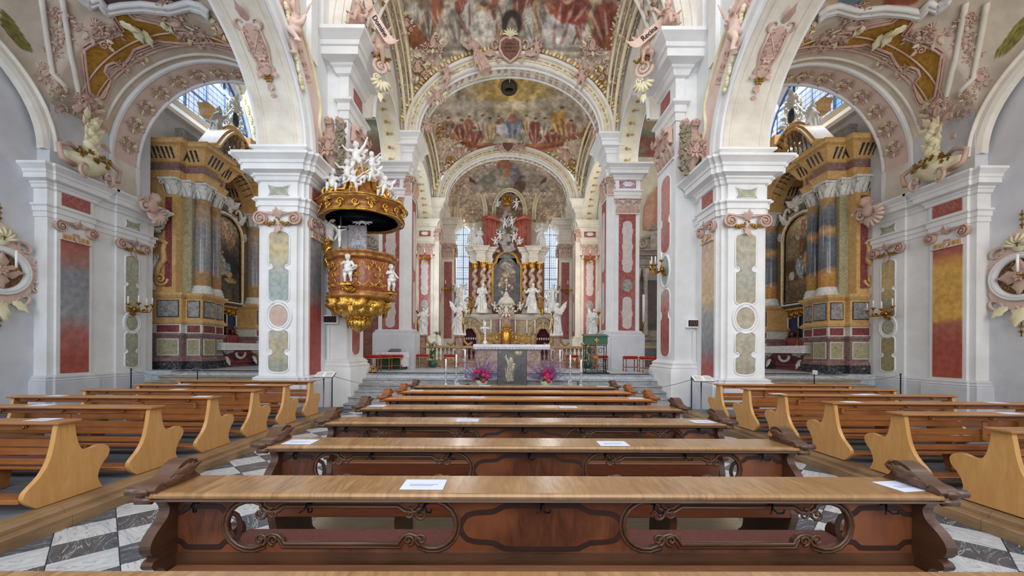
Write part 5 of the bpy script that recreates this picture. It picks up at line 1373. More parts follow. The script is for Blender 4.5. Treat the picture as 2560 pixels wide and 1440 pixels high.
for i in range(8):
    o = pew0 if i == 0 else copy_tree(pew0)
    o.location = (PEWX, .972+.931*i, .03)
    tag(o, descr[i], 'pew', 'centre pews'); PEWS.append(o)
for i in (5, 6): recolour(PEWS[i], {'desk_top': ORANGE, 'desk_moulding': ORANGE_D, 'carved_crest': ORANGE_D, 'scroll_knob': ORANGE_D, 'end_board': ORANGE_D})
for o in PEWS: o.location.z = 0.0; o.rotation_euler.z = .008
# plank platform under the centre pews
PLANK = woodm('grey_brown_planks', '8c7a68', 'a8967f', '9a8670', rough=.6, st=(1, 9, 1))
pp = empty('pew_platform', (PEWX, 5, 0), 'worn pale plank floor beneath the centre pews', 'platform')
y = 1.0
while y < 8.7:
    w_ = rr.uniform(.17, .23); xs = [-1.95+PEWX, PEWX+rr.uniform(-.9, .9), PEWX+1.98]
    for k in (0, 1): WP('plank', MB().bbox(xs[k]+.002, xs[k+1]-.002, y+.002, y+w_-.003, .0, .018, .002), PLANK, pp)
    y += w_
# ------------------------------------------------------------------ aisle pews (pine)
PINE = woodm('honey_pine', 'c08848', 'd8a464', 'c8904e', rough=.35, st=(6, 6, .8), coat=.15)
PINE_T = woodm('pine_desk', '96602f', 'b88048', 'a86c38', rough=.35, st=(1, 8, 8), coat=.1)
PINE_S = woodm('pine_slats', '8c5028', 'aa6c38', '7c4820', rough=.35, st=(1, 8, 8))
ENDP = [(0, .885), (.14, .885), (.155, .77), (.175, .68), (.205, .62), (.245, .603), (.29, .603), (.36, .618), (.42, .61), (.465, .575), (.475, .53), (.455, .48), (.41, .43), (.375, .37), (.36, .30), (.38, .24), (.405, .19), (-.16, .19), (-.22, .24), (-.255, .29), (-.25, .34), (-.215, .38), (-.13, .46), (-.07, .56), (-.035, .68), (-.015, .80)]
ENDP = smooth_poly(ENDP, (0, 1, 16, 17))
def build_pine(length, end_side, both=True):
    """local: x from 0 (inner end) outwards to length*dirn; y=0 at the near top corner"""
    d = end_side; root = empty('pine_pew', (0, 0, 0))
    X = lambda a: d*a
    def bx(n, a0, a1, y0, y1, z0, z1, mt, c=.006):
        m = MB(); m.bbox(min(X(a0), X(a1)), max(X(a0), X(a1)), y0, y1, z0, z1, c); return m.build(n, [mt], root)
    for a in (0.02, length-.06):
        m = MB(); m.prism(ENDP, 'x', X(a), X(a+.045)); m.build('end_board', [PINE], root)
    bx('desk_top', -.02, length+.02, -.035, .175, .885, .91, PINE_T)
    bx('apron', .06, length-.06, .03, .055, .825, .885, PINE_S)
    for (z0, z1, y0) in ((.655, .725, .10), (.575, .645, .115), (.475, .53, .15)): bx('back_slat', .06, length-.06, y0, y0+.025, z0, z1, PINE_S)
    bx('seat', .06, length-.06, .16, .50, .425, .455, PINE_S)
    bx('seat_cushion', .10, length-.10, .17, .49, .455, .47, MAROON)
    bx('kneeler', .06, length-.06, -.27, -.10, .26, .30, PINE_S)
    m = MB()
    for a in (length*.33, length*.67): m.prism([(.16, .43), (.42, .43), (.36, .19), (.22, .19)], 'x', X(a), X(a+.04))
    m.build('seat_bracket', [PINE_S], root)
    for a in (length*.36,): bx('stay', a, a+.045, .06, .085, .6, .885, PINE_S)
    hk = MB(); hk.tube([(0, .03, .86), (0, .015, .85), (.0, .0, .845), (.012, -.01, .855), (.015, -.01, .87)], .0055, 5); hk.ell((0, .022, .858), .012, 6, 4); hme = hk.mesh('brass_hook', [BRASS])
    for k in range(4):
        o = link('brass_hook', hme, root); o.location = (X(length*(.12+.25*k)), 0, 0)
    return root
ROWS = ['nearest', 'second', 'third', 'fourth', 'fifth', 'farthest']
PL = build_pine(2.78, -1); PR = build_pine(2.68, 1)
PINEROWS = {}
for i in range(6):
    o = PL if i == 0 else copy_tree(PL); o.location = (-3.99, 3.61+.945*i, 0); tag(o, '%s light pine pew of the left aisle block' % ROWS[i], 'pew', 'left aisle pews')
    o2 = PR if i == 0 else copy_tree(PR); o2.location = (4.37, 3.45+.925*i, 0); tag(o2, '%s light pine pew of the right aisle block' % ROWS[i], 'pew', 'right aisle pews')
# kerbs and low grey pew floors
KERB = woodm('worn_kerb_oak', '86684a', 'a4845e', '74583e', rough=.5, st=(8, 1, 8))
GREYB = woodm('grey_floorboards', '5c6068', '747a84', '686c74', rough=.6, st=(1, 9, 1))
for s in (-1, 1):
    kb = empty('aisle_platform', (sx(s, 6), 5.5, 0), 'low wooden platform with worn oak kerb under the %s aisle pews' % SIDEW[s], 'platform')
    h = 4.03; m = MB()
    for (y0, y1) in ((1.2, 3.55), (3.55, 6.4), (6.4, 9.45)):
        m = MB(); m.prism([(sx(s, h), 0), (sx(s, h), .095), (sx(s, h+.012), .105), (sx(s, h+.07), .11), (sx(s, h+.075), .145), (sx(s, h+.09), .16), (sx(s, h+.10), .172), (sx(s, h+.22), .185), (sx(s, h+.22), 0)], 'y', y0+.002, y1-.002); WP('kerb_board', m, KERB, kb)
    hy = 1.2
    while hy < 9.4:
        WP('floorboard', MB().bbox(min(sx(s, h+.22), sx(s, 7.5)), max(sx(s, h+.22), sx(s, 7.5)), hy+.002, hy+.398, .02, .185, .003), GREYB, kb); hy += .4
# papers ------------------------------------------------------------------
PAPER = mat('pale_blue_paper', 'dfe4f6', rough=.7); INK = mat('grey_print', '8088a4', rough=.8)
def paper(px, py, zt, w_=.21, d_=.148, rz=0, label='', row=''):
    Y = (CAMZ-zt)/((py-VY)/FX); X = (px-VX)/FX*Y
    if zt < .905: r0, st_, lo_, hi_ = .972, .931, .085, .17
    elif X < 0: r0, st_, lo_, hi_ = 3.61, .945, .04, .10
    else: r0, st_, lo_, hi_ = 3.45, .925, .04, .10
    k = round((Y-(lo_+hi_)/2-r0)/st_); Y2 = min(max(Y, r0+st_*k+lo_), r0+st_*k+hi_); X *= Y2/Y; Y = Y2
    o = empty('paper_sheet', (X, Y, zt), label, 'paper', 'printed sheets on the pews', rz=rz)
    MB().box(-w_/2, w_/2, -d_/2, d_/2, .001, .0025).build('sheet', [PAPER], o)
    m = MB()
    for k in range(2): m.box(-w_*.33, w_*(.33-.1*k), -.004-.018*k, .002-.018*k, .0025, .0029)
    m.build('print', [INK], o); return o
D = .9005
for (x, y, r_, lb) in ((1062, 1213, 0, 'pale printed sheet left of centre on the nearest full pew desk'), (2264, 1210, .15, 'pale printed sheet near the right end of the nearest full pew desk'), (753, 1108, 0, 'printed sheet at the left end of the second pew desk'), (1533, 1110, 0, 'printed sheet right of centre on the second pew desk'),
        (1170, 1053, 0, 'printed sheet left of centre on the third pew desk'), (1757, 1052.5, .1, 'printed sheet at the right end of the third pew desk'), (943, 1016.5, 0, 'small sheet at the left end of the fourth pew desk'), (1421, 1022, 0, 'small sheet right of centre on the fourth pew desk'),
        (1194, 999, 0, 'small sheet left of centre on the nearer orange desk'), (1590, 1001, 0, 'small sheet at the right of the nearer orange desk'), (1043, 981, 0, 'small sheet at the left of the farther orange desk'), (1212, 967, 0, 'tiny sheet left of centre on the pew nearest the steps'), (1507, 967, 0, 'tiny sheet at the right of the pew nearest the steps')):
    paper(x, y, D, rz=r_, label=lb)
D = .9105
for (x, y, lb) in ((110, 1055.5, 'bright sheet on the nearest left aisle pew desk'), (105, 1019.5, 'sheet on the second left aisle pew desk'), (143, 996, 'sheet at the far left of the third left aisle desk'), (507, 996.5, 'sheet at the right end of the third left aisle desk'), (447, 979.5, 'sheet in the middle of the fourth left aisle desk'), (459, 966.5, 'sheet in the middle of the fifth left aisle desk'), (630, 968, 'sheet at the right of the fifth left aisle desk'),
                   (2527, 1034, 'sheet on the second right aisle pew desk'), (2128, 1008.5, 'sheet at the left end of the third right aisle desk'), (2492, 1007.5, 'sheet at the right end of the third right aisle desk'), (2150, 989, 'sheet in the middle of the fourth right aisle desk'), (1945, 977, 'sheet at the left of the fifth right aisle desk'), (2175, 975.5, 'sheet at the right of the fifth right aisle desk')):
    paper(x, y, D, rz=0, label=lb)
for (x, y, lb) in ((2425, 1088, 'open white booklet lying on a right aisle pew seat, nearest one'), (2145, 1057, 'white booklet lying on a right aisle seat, farther one'), (2250, 1027, 'pale booklet on the seat of the third right aisle pew')):
    Y = (CAMZ-.475)/((y-VY)/FX); o = empty('booklet', ((x-VX)/FX*Y, Y, .472), lb, 'booklet')
    for sg in (-1, 1): MB().prism([(0, .0), (sg*.15, .002), (sg*.15, .012), (sg*.05, .018), (0, .008)], 'y', -.1, .1).build('page_block', [mat('white_page', 'ece8e0', rough=.7)], o)
# ------------------------------------------------------------------ sculpture kit: figures face -Y, feet at z=0
def wing(mb, root, ang, L, W, side, back=.0, n=7):
    """feathered wing: arm ridge with overlapping long feathers, in the plane y=root.y"""
    r0 = Vector(root); ca, sa = math.cos(ang), math.sin(ang); d = Vector((side*ca, back, sa))
    for k in range(n):
        t = k/(n-1); b = r0+d*(L*.55*t); fa = ang-1.15+1.0*t*.9; fl = L*(.55+.35*t)
        e = b+Vector((side*math.cos(fa), back*.6, math.sin(fa)))*fl
        mb.tube([b, (b+e)/2+Vector((0, -.01, 0)), e], [W*.10, W*.15, W*.04], 6, 0, flat=.5, up=(0, 1, 0))
    mb.tube([r0, r0+d*L*.3, r0+d*L*.62], [W*.14, W*.13, W*.05], 6)
def head(mb, c, r, look=(0, -1, 0), hair=True):
    c = Vector(c); f = Vector(look).normalized(); up = Vector((0, 0, 1)); s_ = f.cross(up); s_ = s_.normalized() if s_.length > 1e-3 else Vector((1, 0, 0)); u = s_.cross(f)
    mb.ell(c, (r*.82, r*.9, r*1.05), 12, 9)
    mb.ell(c+f*r*.45-u*r*.4, (r*.42, r*.42, r*.42), 8, 6)                       # jaw
    mb.tube([c+f*r*.80+u*r*.22, c+f*r*1.06-u*r*.12], [r*.09, r*.16], 6)            # nose
    for k in (-1, 1):
        mb.tube([c+f*r*.80+u*r*.26+s_*k*r*.10, c+f*r*.66+u*r*.28+s_*k*r*.5], r*.09, 5)     # brow
        mb.ell(c+f*r*.70+u*r*.06+s_*k*r*.32, r*.12, 6, 4)                           # eyes
        mb.ell(c+f*r*.62-u*r*.26+s_*k*r*.36, r*.25, 6, 4)                           # cheek
        mb.ell(c+s_*k*r*.84-u*r*.05, (r*.12, r*.16, r*.24), 6, 4)                    # ear
    mb.tube([c+f*r*.82-u*r*.42-s_*r*.16, c+f*r*.9-u*r*.44, c+f*r*.82-u*r*.42+s_*r*.16], r*.07, 5)   # mouth
    if hair:
        rnd = random.Random(int(r*1e4)+7)
        for k in range(26):
            a = rnd.uniform(0, 2*PI); el = rnd.uniform(-.1, 1.4); d = s_*math.cos(a)*math.cos(el)+f*math.sin(a)*math.cos(el)+u*math.sin(el)
            if d.dot(f) > .62 and el < .8: continue
            mb.ell(c+d*r*.9, r*.27, 6, 4)
def hand(mb, c, d, r):
    """palm with five separate fingers"""
    c = Vector(c); d = Vector(d).normalized(); s_ = d.orthogonal().normalized(); n = d.cross(s_)
    mb.ell(c, (r*.9, r*.9, r*.9), 6, 4)
    for k in range(4): b = c+s_*(k-1.5)*r*.48; mb.tube([b, b+d*r*1.0, b+d*r*1.7+n*r*.35], [r*.30, r*.25, r*.18], 5)
    mb.tube([c+s_*r*.7, c+s_*r*1.3+d*r*.7], [r*.3, r*.2], 5)
def putto_mb(pose='sit', wings=True, vox=.016):
    m = MB(); J = dict(pel=(0, 0, .34), che=(0, -.01, .55), nek=(0, -.01, .64), hd=(0, -.03, .745),
        sl=(-.11, 0, .60), sr=(.11, 0, .60), el=(-.2, -.08, .50), er=(.2, -.08, .50), hl=(-.16, -.2, .46), hr=(.2, -.2, .52),
        tl=(-.07, 0, .32), tr=(.07, 0, .32), kl=(-.1, -.2, .34), kr=(.11, -.19, .36), fl=(-.11, -.22, .14), fr=(.10, -.24, .15), look=(0, -1, -.1))
    if pose == 'stand': J.update(kl=(-.08, -.05, .20), kr=(.09, -.06, .20), fl=(-.08, -.01, .03), fr=(.10, 0, .04), hl=(-.05, -.17, .55), hr=(.17, -.16, .42), er=(.2, -.04, .48), el=(-.18, -.06, .52))
    if pose == 'reach': J.update(kl=(-.09, -.06, .19), kr=(.12, -.12, .24), fl=(-.08, 0, .03), fr=(.16, .02, .1), er=(.22, -.04, .74), hr=(.30, -.08, .92), el=(-.22, -.05, .56), hl=(-.32, -.12, .66), look=(.4, -1, .3))
    if pose == 'fly': J.update(pel=(0, .05, .36), kl=(-.16, .1, .22), kr=(.04, .08, .17), fl=(-.26, .12, .12), fr=(-.04, .18, .02), er=(.25, -.08, .60), hr=(.40, -.12, .68), el=(-.22, -.04, .50), hl=(-.36, -.06, .44), look=(.6, -1, -.2))
    v = {k: Vector(q) for k, q in J.items()}
    m.ell(v['pel'], (.105, .10, .10), 10, 8); m.ell((v['pel']+v['che'])/2+Vector((0, -.03, 0)), (.105, .10, .11), 10, 8); m.ell(v['che'], (.115, .085, .10), 10, 8)
    m.cap(v['che'], v['nek'], .05, .045); head(m, v['hd'], .088, v['look'])
    for a in 'lr':
        m.cap(v['s'+a], v['e'+a], .046, .036); m.cap(v['e'+a], v['h'+a], .036, .024); hand(m, v['h'+a], v['h'+a]-v['e'+a], .02)
        m.cap(v['t'+a], v['k'+a], .075, .052); m.cap(v['k'+a], v['f'+a], .052, .03); f = v['f'+a]; m.cap(f, f+Vector((0, -.075, -.015)), .028, .02)
    m.tube([v['pel']+Vector((-.13, -.02, .0)), v['pel']+Vector((0, -.12, -.02)), v['pel']+Vector((.13, -.05, .03)), v['pel']+Vector((.16, .05, .08)), v['pel']+Vector((.2, .1, .2))], [.04, .05, .045, .05, .03], 8)
    o = m
    if wings:
        for k in (-1, 1): wing(o, v['che']+Vector((k*.05, .08, .02)), .8, .22, .24, k, .5, 5)
    return fuse(o, vox, 2)
def robed_mb(H=1.75, seed=0, wings=False, arm='fold', vox=.028, lean=.06, staff=False):
    r = random.Random(seed); m = MB(); k = H/1.75; ph = r.uniform(0, 6)
    def fold(t, u): return 1+(.16*(1-u)+.02)*math.sin(7*t+ph+3*u)+.07*(1-u)*math.sin(13*t+ph*2)
    prof = [(.30, 0), (.32, .06), (.27, .3), (.23, .6), (.20, .85), (.17, 1.0), (.165, 1.08), (.19, 1.22), (.20, 1.34), (.15, 1.43), (.06, 1.48)]
    m.lathe([(a*k, b*k) for a, b in prof], 0, 0, 40, 0, fold=fold, sxy=(1, .74))
    a = Vector((-.26, -.12, .35))*k; pts = [Vector((.22, .0, 1.38)), Vector((.1, -.17, 1.15)), Vector((-.16, -.16, .98)), Vector((-.27, -.02, .8)), Vector((-.32, .04, .5)), Vector((-.42, .06, .3))]
    m.tube([p*k for p in pts], [.05*k, .06*k, .075*k, .08*k, .07*k, .03*k], 8)
    m.tube([Vector(p)*k for p in [(-.15, -.16, .95), (.1, -.2, .75), (.24, -.12, .5), (.26, -.1, .15)]], [.05*k, .045*k, .05*k, .04*k], 8)
    m.tube([Vector(p)*k for p in [(-.05, -.2, .8), (-.08, -.22, .5), (-.02, -.24, .1)]], [.03*k, .04*k, .05*k], 8)
    hd = Vector((lean, -.03, 1.62))*k; m.cap(Vector((0, 0, 1.42))*k, hd-Vector((0, 0, .08))*k, .06*k, .055*k); head(m, hd, .105*k, (r.uniform(-.5, .5), -1, -.15))
    A = {'fold': [((-.19, 0, 1.36), (-.27, -.05, 1.12), (-.02, -.22, 1.2)), ((.19, 0, 1.36), (.28, -.06, 1.12), (.05, -.23, 1.14))],
         'raise': [((-.19, 0, 1.36), (-.36, -.05, 1.42), (-.40, -.14, 1.68)), ((.19, 0, 1.36), (.28, -.08, 1.12), (.14, -.26, 1.05))],
         'out': [((-.19, 0, 1.36), (-.34, -.08, 1.15), (-.42, -.22, 1.3)), ((.19, 0, 1.36), (.34, -.05, 1.18), (.45, -.15, 1.32))]}[arm]
    for s0, e0, h0 in A:
        s0, e0, h0 = Vector(s0)*k, Vector(e0)*k, Vector(h0)*k; m.cap(s0, e0, .085*k, .07*k); m.cap(e0, h0, .068*k, .04*k); hand(m, h0, h0-e0, .035*k)
    if wings:
        for q in (-1, 1): wing(m, Vector((q*.08, .14, 1.25))*k, 1.15, .52*k, .5*k, q, .45, 7)
    if staff: m.tube([Vector((.44, -.2, 0))*k, Vector((.44, -.2, 1.95))*k], .02*k, 6)
    m.lathe([(.36*k, -.06*k), (.36*k, .02*k)], 0, 0, 16)
    return fuse(m, vox*k, 1)
SC = {}
def sculpt(name, fn, *a, **k):
    key = (name, a, tuple(sorted(k.items())))
    if key not in SC: SC[key] = fn(*a, **k)
    return SC[key]
MESHC = {}
def figure(nm, mbx, mt, loc, scale=1, rz=0, label=None, cat=None, group=None, parent=None, rx=0, ry=0):
    key = (id(mbx), mt.name)
    if key not in MESHC: MESHC[key] = mbx.mesh(nm, [mt])
    o = link(nm, MESHC[key], parent); o.scale = (scale,)*3; o.rotation_euler = (rx, ry, rz)
    if parent is None: o.location = loc
    else:
        L = parent.location; o.location = Vector(loc)-L
    return tag(o, label, cat, group)
PUT = {p: sculpt('putto', putto_mb, p) for p in ('sit', 'stand', 'reach', 'fly')}
PUTN = sculpt('putto', putto_mb, 'stand', wings=False)
ROB = [sculpt('robed', robed_mb, seed=1, arm='fold'), sculpt('robed', robed_mb, seed=2, arm='out'), sculpt('robed', robed_mb, seed=3, arm='raise'), sculpt('robed', robed_mb, seed=4, arm='fold', wings=True), sculpt('robed', robed_mb, seed=5, arm='out', wings=True)]
STAT = mat('statue_marble', 'f0eeea', 'd0ccc8', rough=.45, scale=6, bump=.05)
STATG = mat('grey_statue_stone', 'c4bdb4', 'a49c94', rough=.6, scale=5, bump=.08)
# ------------------------------------------------------------------ pulpit
px_, py_ = -3.78, 10.72
pu = empty('pulpit', (px_, py_, 2.1), 'gilded brown marble pulpit with white putti and carved canopy', 'pulpit')
BROWNM = veined('brown_red_marble', '8a4a30', 'a8643c', '6c3020', scale=5, vscale=4, vw=.04, rough=.3)
def lobed(n, am): return lambda t, u: 1+am*abs(math.sin(n*t/2))
bl = lobed(8, .07)
m = MB().lathe([(.62, 2.95), (.74, 3.0), (.78, 3.2), (.79, 3.5), (.77, 3.8), (.76, 3.86)], px_, py_, 64, 0, fold=bl); WP('basket', m, BROWNM, pu)
m = MB().lathe([(.76, 3.86), (.80, 3.88), (.83, 3.92), (.80, 3.96), (.86, 4.0), (.88, 4.05), (.80, 4.07), (.70, 4.07)], px_, py_, 64, 0, fold=bl); m.lathe([(.70, 2.86), (.80, 2.88), (.84, 2.94), (.80, 2.98), (.83, 3.03), (.77, 3.06)], px_, py_, 64, 0, fold=bl); WP('rim_moulding', m, OCHREM if False else mat('brown_gilt_moulding', '8a5428', 'b07a38', rough=.3, metal=.3, scale=8), pu)
m = MB()
for k in range(12):
    a = -PI/2-1.9+3.8*k/11; n = Vector((math.cos(a), math.sin(a), 0)); 
    for zz in (3.16, 3.72):
        f = MB(); cscroll(f, 0, 0, .10, PI/2 if zz < 3.4 else -PI/2, 0, 0, 1, .14); cscroll(f, .07, .03, .05, 0, 0, 0, 1, .2); cscroll(f, -.07, .03, .05, PI, 0, 0, 1, .2); leaf(f, 0, .03 if zz < 3.4 else -.03, PI/2 if zz < 3.4 else -PI/2, .15, .03, 0, 0)
        m.merge(f, orient(Vector((px_, py_, zz))+n*.815, n))
    if k % 2 == 0:
        f = MB(); cscroll(f, -.05, 0, .06, PI, 0, 0, 1, .18); cscroll(f, .05, 0, .06, 0, 0, 0, 1, .18); rosette(f, 0, 0, .05, 0, 0, 5); m.merge(f, orient(Vector((px_, py_, 3.45))+n*.83, n))
WP('gilt_arabesque', m, GOLD, pu)
def gad(t, u): return 1+.09*math.sin(10*t+u*5)
m = MB().lathe([(.80, 2.86), (.74, 2.78), (.80, 2.72), (.70, 2.60), (.50, 2.50), (.34, 2.42), (.24, 2.36), (.30, 2.30), (.26, 2.22), (.14, 2.12), (.04, 2.04)], px_-.08, py_, 60, 0, fold=gad)
for k in range(16):
    a = 2*PI*k/16; n = Vector((math.cos(a), math.sin(a), -.5)).normalized(); f = MB(); spiral(f, 0, 0, .10, 1.4, 1 if k % 2 else -1, .3); leaf(f, 0, -.04, -PI/2, .24, .07); m.merge(f, orient(Vector((px_-.05+.72*math.cos(a), py_+.72*math.sin(a), 2.72)), n))
    f = MB(); spiral(f, 0, 0, .07, 1.4, 1, .3); leaf(f, 0, -.02, -PI/2, .2, .05); m.merge(f, orient(Vector((px_-.08+.31*math.cos(a), py_+.31*math.sin(a), 2.36)), n))
WP('gilt_underside', m, GOLD, pu)
# canopy
cz = 5.0
NAVY = mat('navy_velvet_blue', '1c2840', '2c3c5c', rough=.6, scale=2)
m = MB().lathe([(.02, cz+.06), (.5, cz+.06), (.85, cz+.02), (.92, cz)], px_, py_, 48, 0); m.lathe([(.5, cz+.045), (.52, cz+.02), (.56, cz+.045)], px_, py_, 48, 0); WP('canopy_ceiling', m, NAVY, pu)
m = MB()
for k in range(26):
    a = 2*PI*k/26; L_ = .34 if k % 2 else .46; m.tube([(px_+.08*math.cos(a), py_+.08*math.sin(a), cz+.03), (px_+L_*math.cos(a), py_+L_*math.sin(a), cz+.045)], [.012, .004], 4)
m.tube([(px_+.68*math.cos(2*PI*i/40)*(1+.06*math.sin(i*.9)), py_+.68*math.sin(2*PI*i/40)*(1+.06*math.sin(i*.9)), cz+.03) for i in range(40)], .012, 5, closed=True); WP('sunburst', m, GOLDP, pu)
m = MB().ell((px_, py_, cz), (.09, .07, .05), 8, 6); wing(m, (px_-.03, py_, cz), .2, .22, .2, -1, 0, 4); wing(m, (px_+.03, py_, cz), .2, .22, .2, 1, 0, 4); WP('dove', m, STAT, pu)
m = MB().lathe([(.90, cz-.0), (.96, cz-.02), (1.02, cz+.05), (.98, cz+.10), (.99, cz+.22), (1.03, cz+.26), (1.10, cz+.32), (1.06, cz+.38), (.9, cz+.40), (.7, cz+.42)], px_, py_, 64, 0, fold=lobed(8, .06)); WP('canopy_cornice', m, mat('brown_gilt_moulding', ''), pu)
m = MB()
for k in range(18):
    a = 2*PI*k/18; n = Vector((math.cos(a), math.sin(a), 0)); f = MB(); spiral(f, 0, .0, .09, 1.4, 1 if k % 2 else -1, .3); leaf(f, 0, 0, -PI/2, .16, .05); 
    if k % 3 == 0: shell(f, 0, .05, .15)
    m.merge(f, orient(Vector((px_, py_, cz+.16))+n*1.06, n))
m.tube([(px_+1.02*math.cos(2*PI*i/64)*(1+.06*abs(math.sin(4*2*PI*i/64))), py_+1.02*math.sin(2*PI*i/64)*(1+.06*abs(math.sin(4*2*PI*i/64))), cz-.01) for i in range(64)], .025, 6, closed=True)
m.tube([(px_+1.12*math.cos(2*PI*i/64)*(1+.06*abs(math.sin(4*2*PI*i/64))), py_+1.12*math.sin(2*PI*i/64)*(1+.06*abs(math.sin(4*2*PI*i/64))), cz+.34) for i in range(64)], .02, 6, closed=True)
WP('gilt_fringe', m, GOLD, pu)
m = MB().lathe([(.85, cz+.4), (.7, cz+.55), (.42, cz+.75), (.36, cz+1.0), (.42, cz+1.12), (.25, cz+1.25), (.12, cz+1.4)], px_, py_, 32, 0, fold=gad); WP('canopy_dome', m, mat('brown_gilt_moulding', ''), pu)
m = MB()
for k in range(7):
    a = 2*PI*k/7+.3; c = Vector((math.cos(a), math.sin(a), 0)); p = Vector((px_, py_, cz+.42)); m.tube([p+c*.95, p+c*.8+Vector((0, 0, .22)), p+c*.5+Vector((0, 0, .3)), p+c*.38+Vector((0, 0, .7)), p+c*.2+Vector((0, 0, .95))], [.06, .05, .06, .045, .03], 6); f = MB(); spiral(f, 0, 0, .14, 1.6, 1, .28); m.merge(f, orient(p+c*.93+Vector((0, 0, .1)), Vector((-c.y, c.x, 0))))
WP('gilt_volute', m, GOLD, pu)
for (dx, dy, z, sc_, rz, po) in ((-.62, -.45, cz+.42, .95, .3, 'sit'), (.05, -.78, cz+.35, .8, -.2, 'fly'), (.72, -.35, cz+.36, .85, -.5, 'sit'), (-.3, -.3, cz+.8, .85, .2, 'reach'), (.35, -.3, cz+.75, .85, -.4, 'sit'), (-.1, -.2, cz+1.2, 1.0, .1, 'reach'), (.28, -.1, cz+1.15, .8, -.3, 'fly'), (.85, -.1, cz+.3, .6, -1, 'fly')):
    figure('putto', PUT[po], STAT, (px_+dx, py_+dy, z), sc_, rz, parent=pu)
m = MB(); r_ = random.Random(2)
for k in range(14): m.ell((px_+r_.uniform(-.45, .5), py_+r_.uniform(-.4, .2), cz+r_.uniform(.5, 1.5)), (.16, .14, .11), 8, 6)
WP('cloud', fuse(m, .035, 2), STAT, pu)
m = MB()
for k in range(18): t = k/17; m.tube([(px_+.45+.06*math.cos(k), py_-.4, cz+.9-.03*k*.3), (px_+.3+t*.7, py_-.45, cz+.9-.5*t)], .012, 4) if k in (0,) else None
for k in range(6): 
    a = .2+.25*k; m.tube([(px_-.1, py_-.35, cz+1.0), (px_-.1+.5*math.cos(a), py_-.4, cz+1.0+.45*math.sin(a))], .01, 4)
WP('gilt_ray', m, GOLD, pu)
# drapery swag of blue on the left of the canopy
m = MB().tube([(px_-.75, py_-.35, cz+.45), (px_-.62, py_-.42, cz+.75), (px_-.45, py_-.3, cz+1.0), (px_-.4, py_-.3, cz+.6)], [.10, .09, .08, .05], 8); WP('blue_drapery', fuse(m, .02, 2), mat('blue_drapery', '2c4c78', '4c70a0', rough=.6), pu)
# winged supporter: white torso on a golden scroll, arm raised to the canopy
bx_, by_ = px_-.86, py_-.05
m = MB()
m.ell((bx_, by_, cz-.32), (.13, .1, .18), 10, 8); m.ell((bx_, by_, cz-.15), (.15, .1, .12), 10, 8); m.ell((bx_+.01, by_, cz-.5), (.11, .09, .13), 10, 8); head(m, (bx_+.12, by_-.06, cz+.07), .105, (.6, -1, -.5))
m.cap((bx_+.02, by_, cz-.08), (bx_+.09, by_-.04, cz+.02), .06, .05)
m.cap((bx_-.12, by_, cz-.1), (bx_-.04, by_-.08, cz+.2), .055, .045); m.cap((bx_-.04, by_-.08, cz+.2), (bx_+.16, by_-.1, cz+.36), .045, .03); hand(m, (bx_+.18, by_-.1, cz+.38), (1, 0, .5), .03)
m.cap((bx_+.13, by_, cz-.12), (bx_+.26, by_-.05, cz-.34), .055, .042); m.cap((bx_+.26, by_-.05, cz-.34), (bx_+.2, by_-.1, cz-.5), .042, .03); hand(m, (bx_+.19, by_-.1, cz-.52), (-.3, 0, -1), .03)
WP('supporting_angel', fuse(m, .02, 2), STAT, pu)
m = MB(); wing(m, (bx_-.08, by_+.08, cz-.2), 1.5, .62, .8, -1, .05, 9); WP('gilt_wing', fuse(m, .018, 1), GOLD, pu)
m = MB(); m.tube([(bx_, by_, cz-.52), (bx_-.06, by_-.03, cz-.7), (bx_-.04, by_, cz-.9), (bx_-.1, by_, cz-1.05), (bx_-.02, by_, cz-1.2), (bx_+.1, by_, cz-1.25)], [.12, .13, .09, .07, .05, .03], 8)
f = MB(); spiral(f, .08, -1.2, .1, 1.6, 1, .3); leaf(f, 0, -.6, -PI/2, .3, .12); leaf(f, -.05, -.8, -PI/2+.4, .3, .1); leaf(f, .05, -.75, -PI/2-.5, .25, .1); rosette(f, 0, -.55, .1); m.merge(f, T(bx_, by_-.1, cz) @ FACE); WP('gilt_scroll', m, GOLD, pu)
# back wall of the pulpit: veined panel, shell niche, crucifix
m = MB().bbox(px_-.5, px_-.42+.42, 11.0, 11.09, 3.9, 5.0, .01); WP('back_panel', m, veined('cool_white_marble', 'd4d4d8', 'b0a8b0', '8c6c70', scale=3, rough=.15), pu)
m = MB()
for k in range(9): a = PI*k/8; m.tube([(px_-.2, 10.99, 4.1), (px_-.2+.26*math.cos(a), 10.97, 4.15+.3*math.sin(a))], [.02, .035], 5)
WP('shell_relief', m, mat('cool_grey_shell', '9cb0c4', 'c4ccd4', rough=.4), pu)
cr = MB(); cr.box(px_-.43, px_-.40, 10.3, 10.32, 4.05, 5.0); cr.tube([(px_-.66, 10.28, 4.84), (px_-.415, 10.3, 4.70), (px_-.2, 10.28, 4.84-.18)], .018, 5); WP('crucifix', cr, mat('dark_wood_cross', '2c1c14', rough=.5), pu)
m = MB(); cx0 = px_-.415; m.cap((cx0, 10.25, 4.62), (cx0, 10.25, 4.45), .045, .038); m.ell((cx0, 10.24, 4.71), .036, 8, 6); m.cap((cx0-.05, 10.25, 4.63), (cx0-.2, 10.26, 4.78), .015, .011); m.cap((cx0+.05, 10.25, 4.63), (cx0+.17, 10.26, 4.66), .015, .011); m.cap((cx0-.02, 10.25, 4.44), (cx0-.01, 10.25, 4.2), .025, .015); m.cap((cx0+.02, 10.25, 4.44), (cx0+.01, 10.25, 4.2), .025, .015); WP('corpus', fuse(m, .01, 1), STAT, pu)
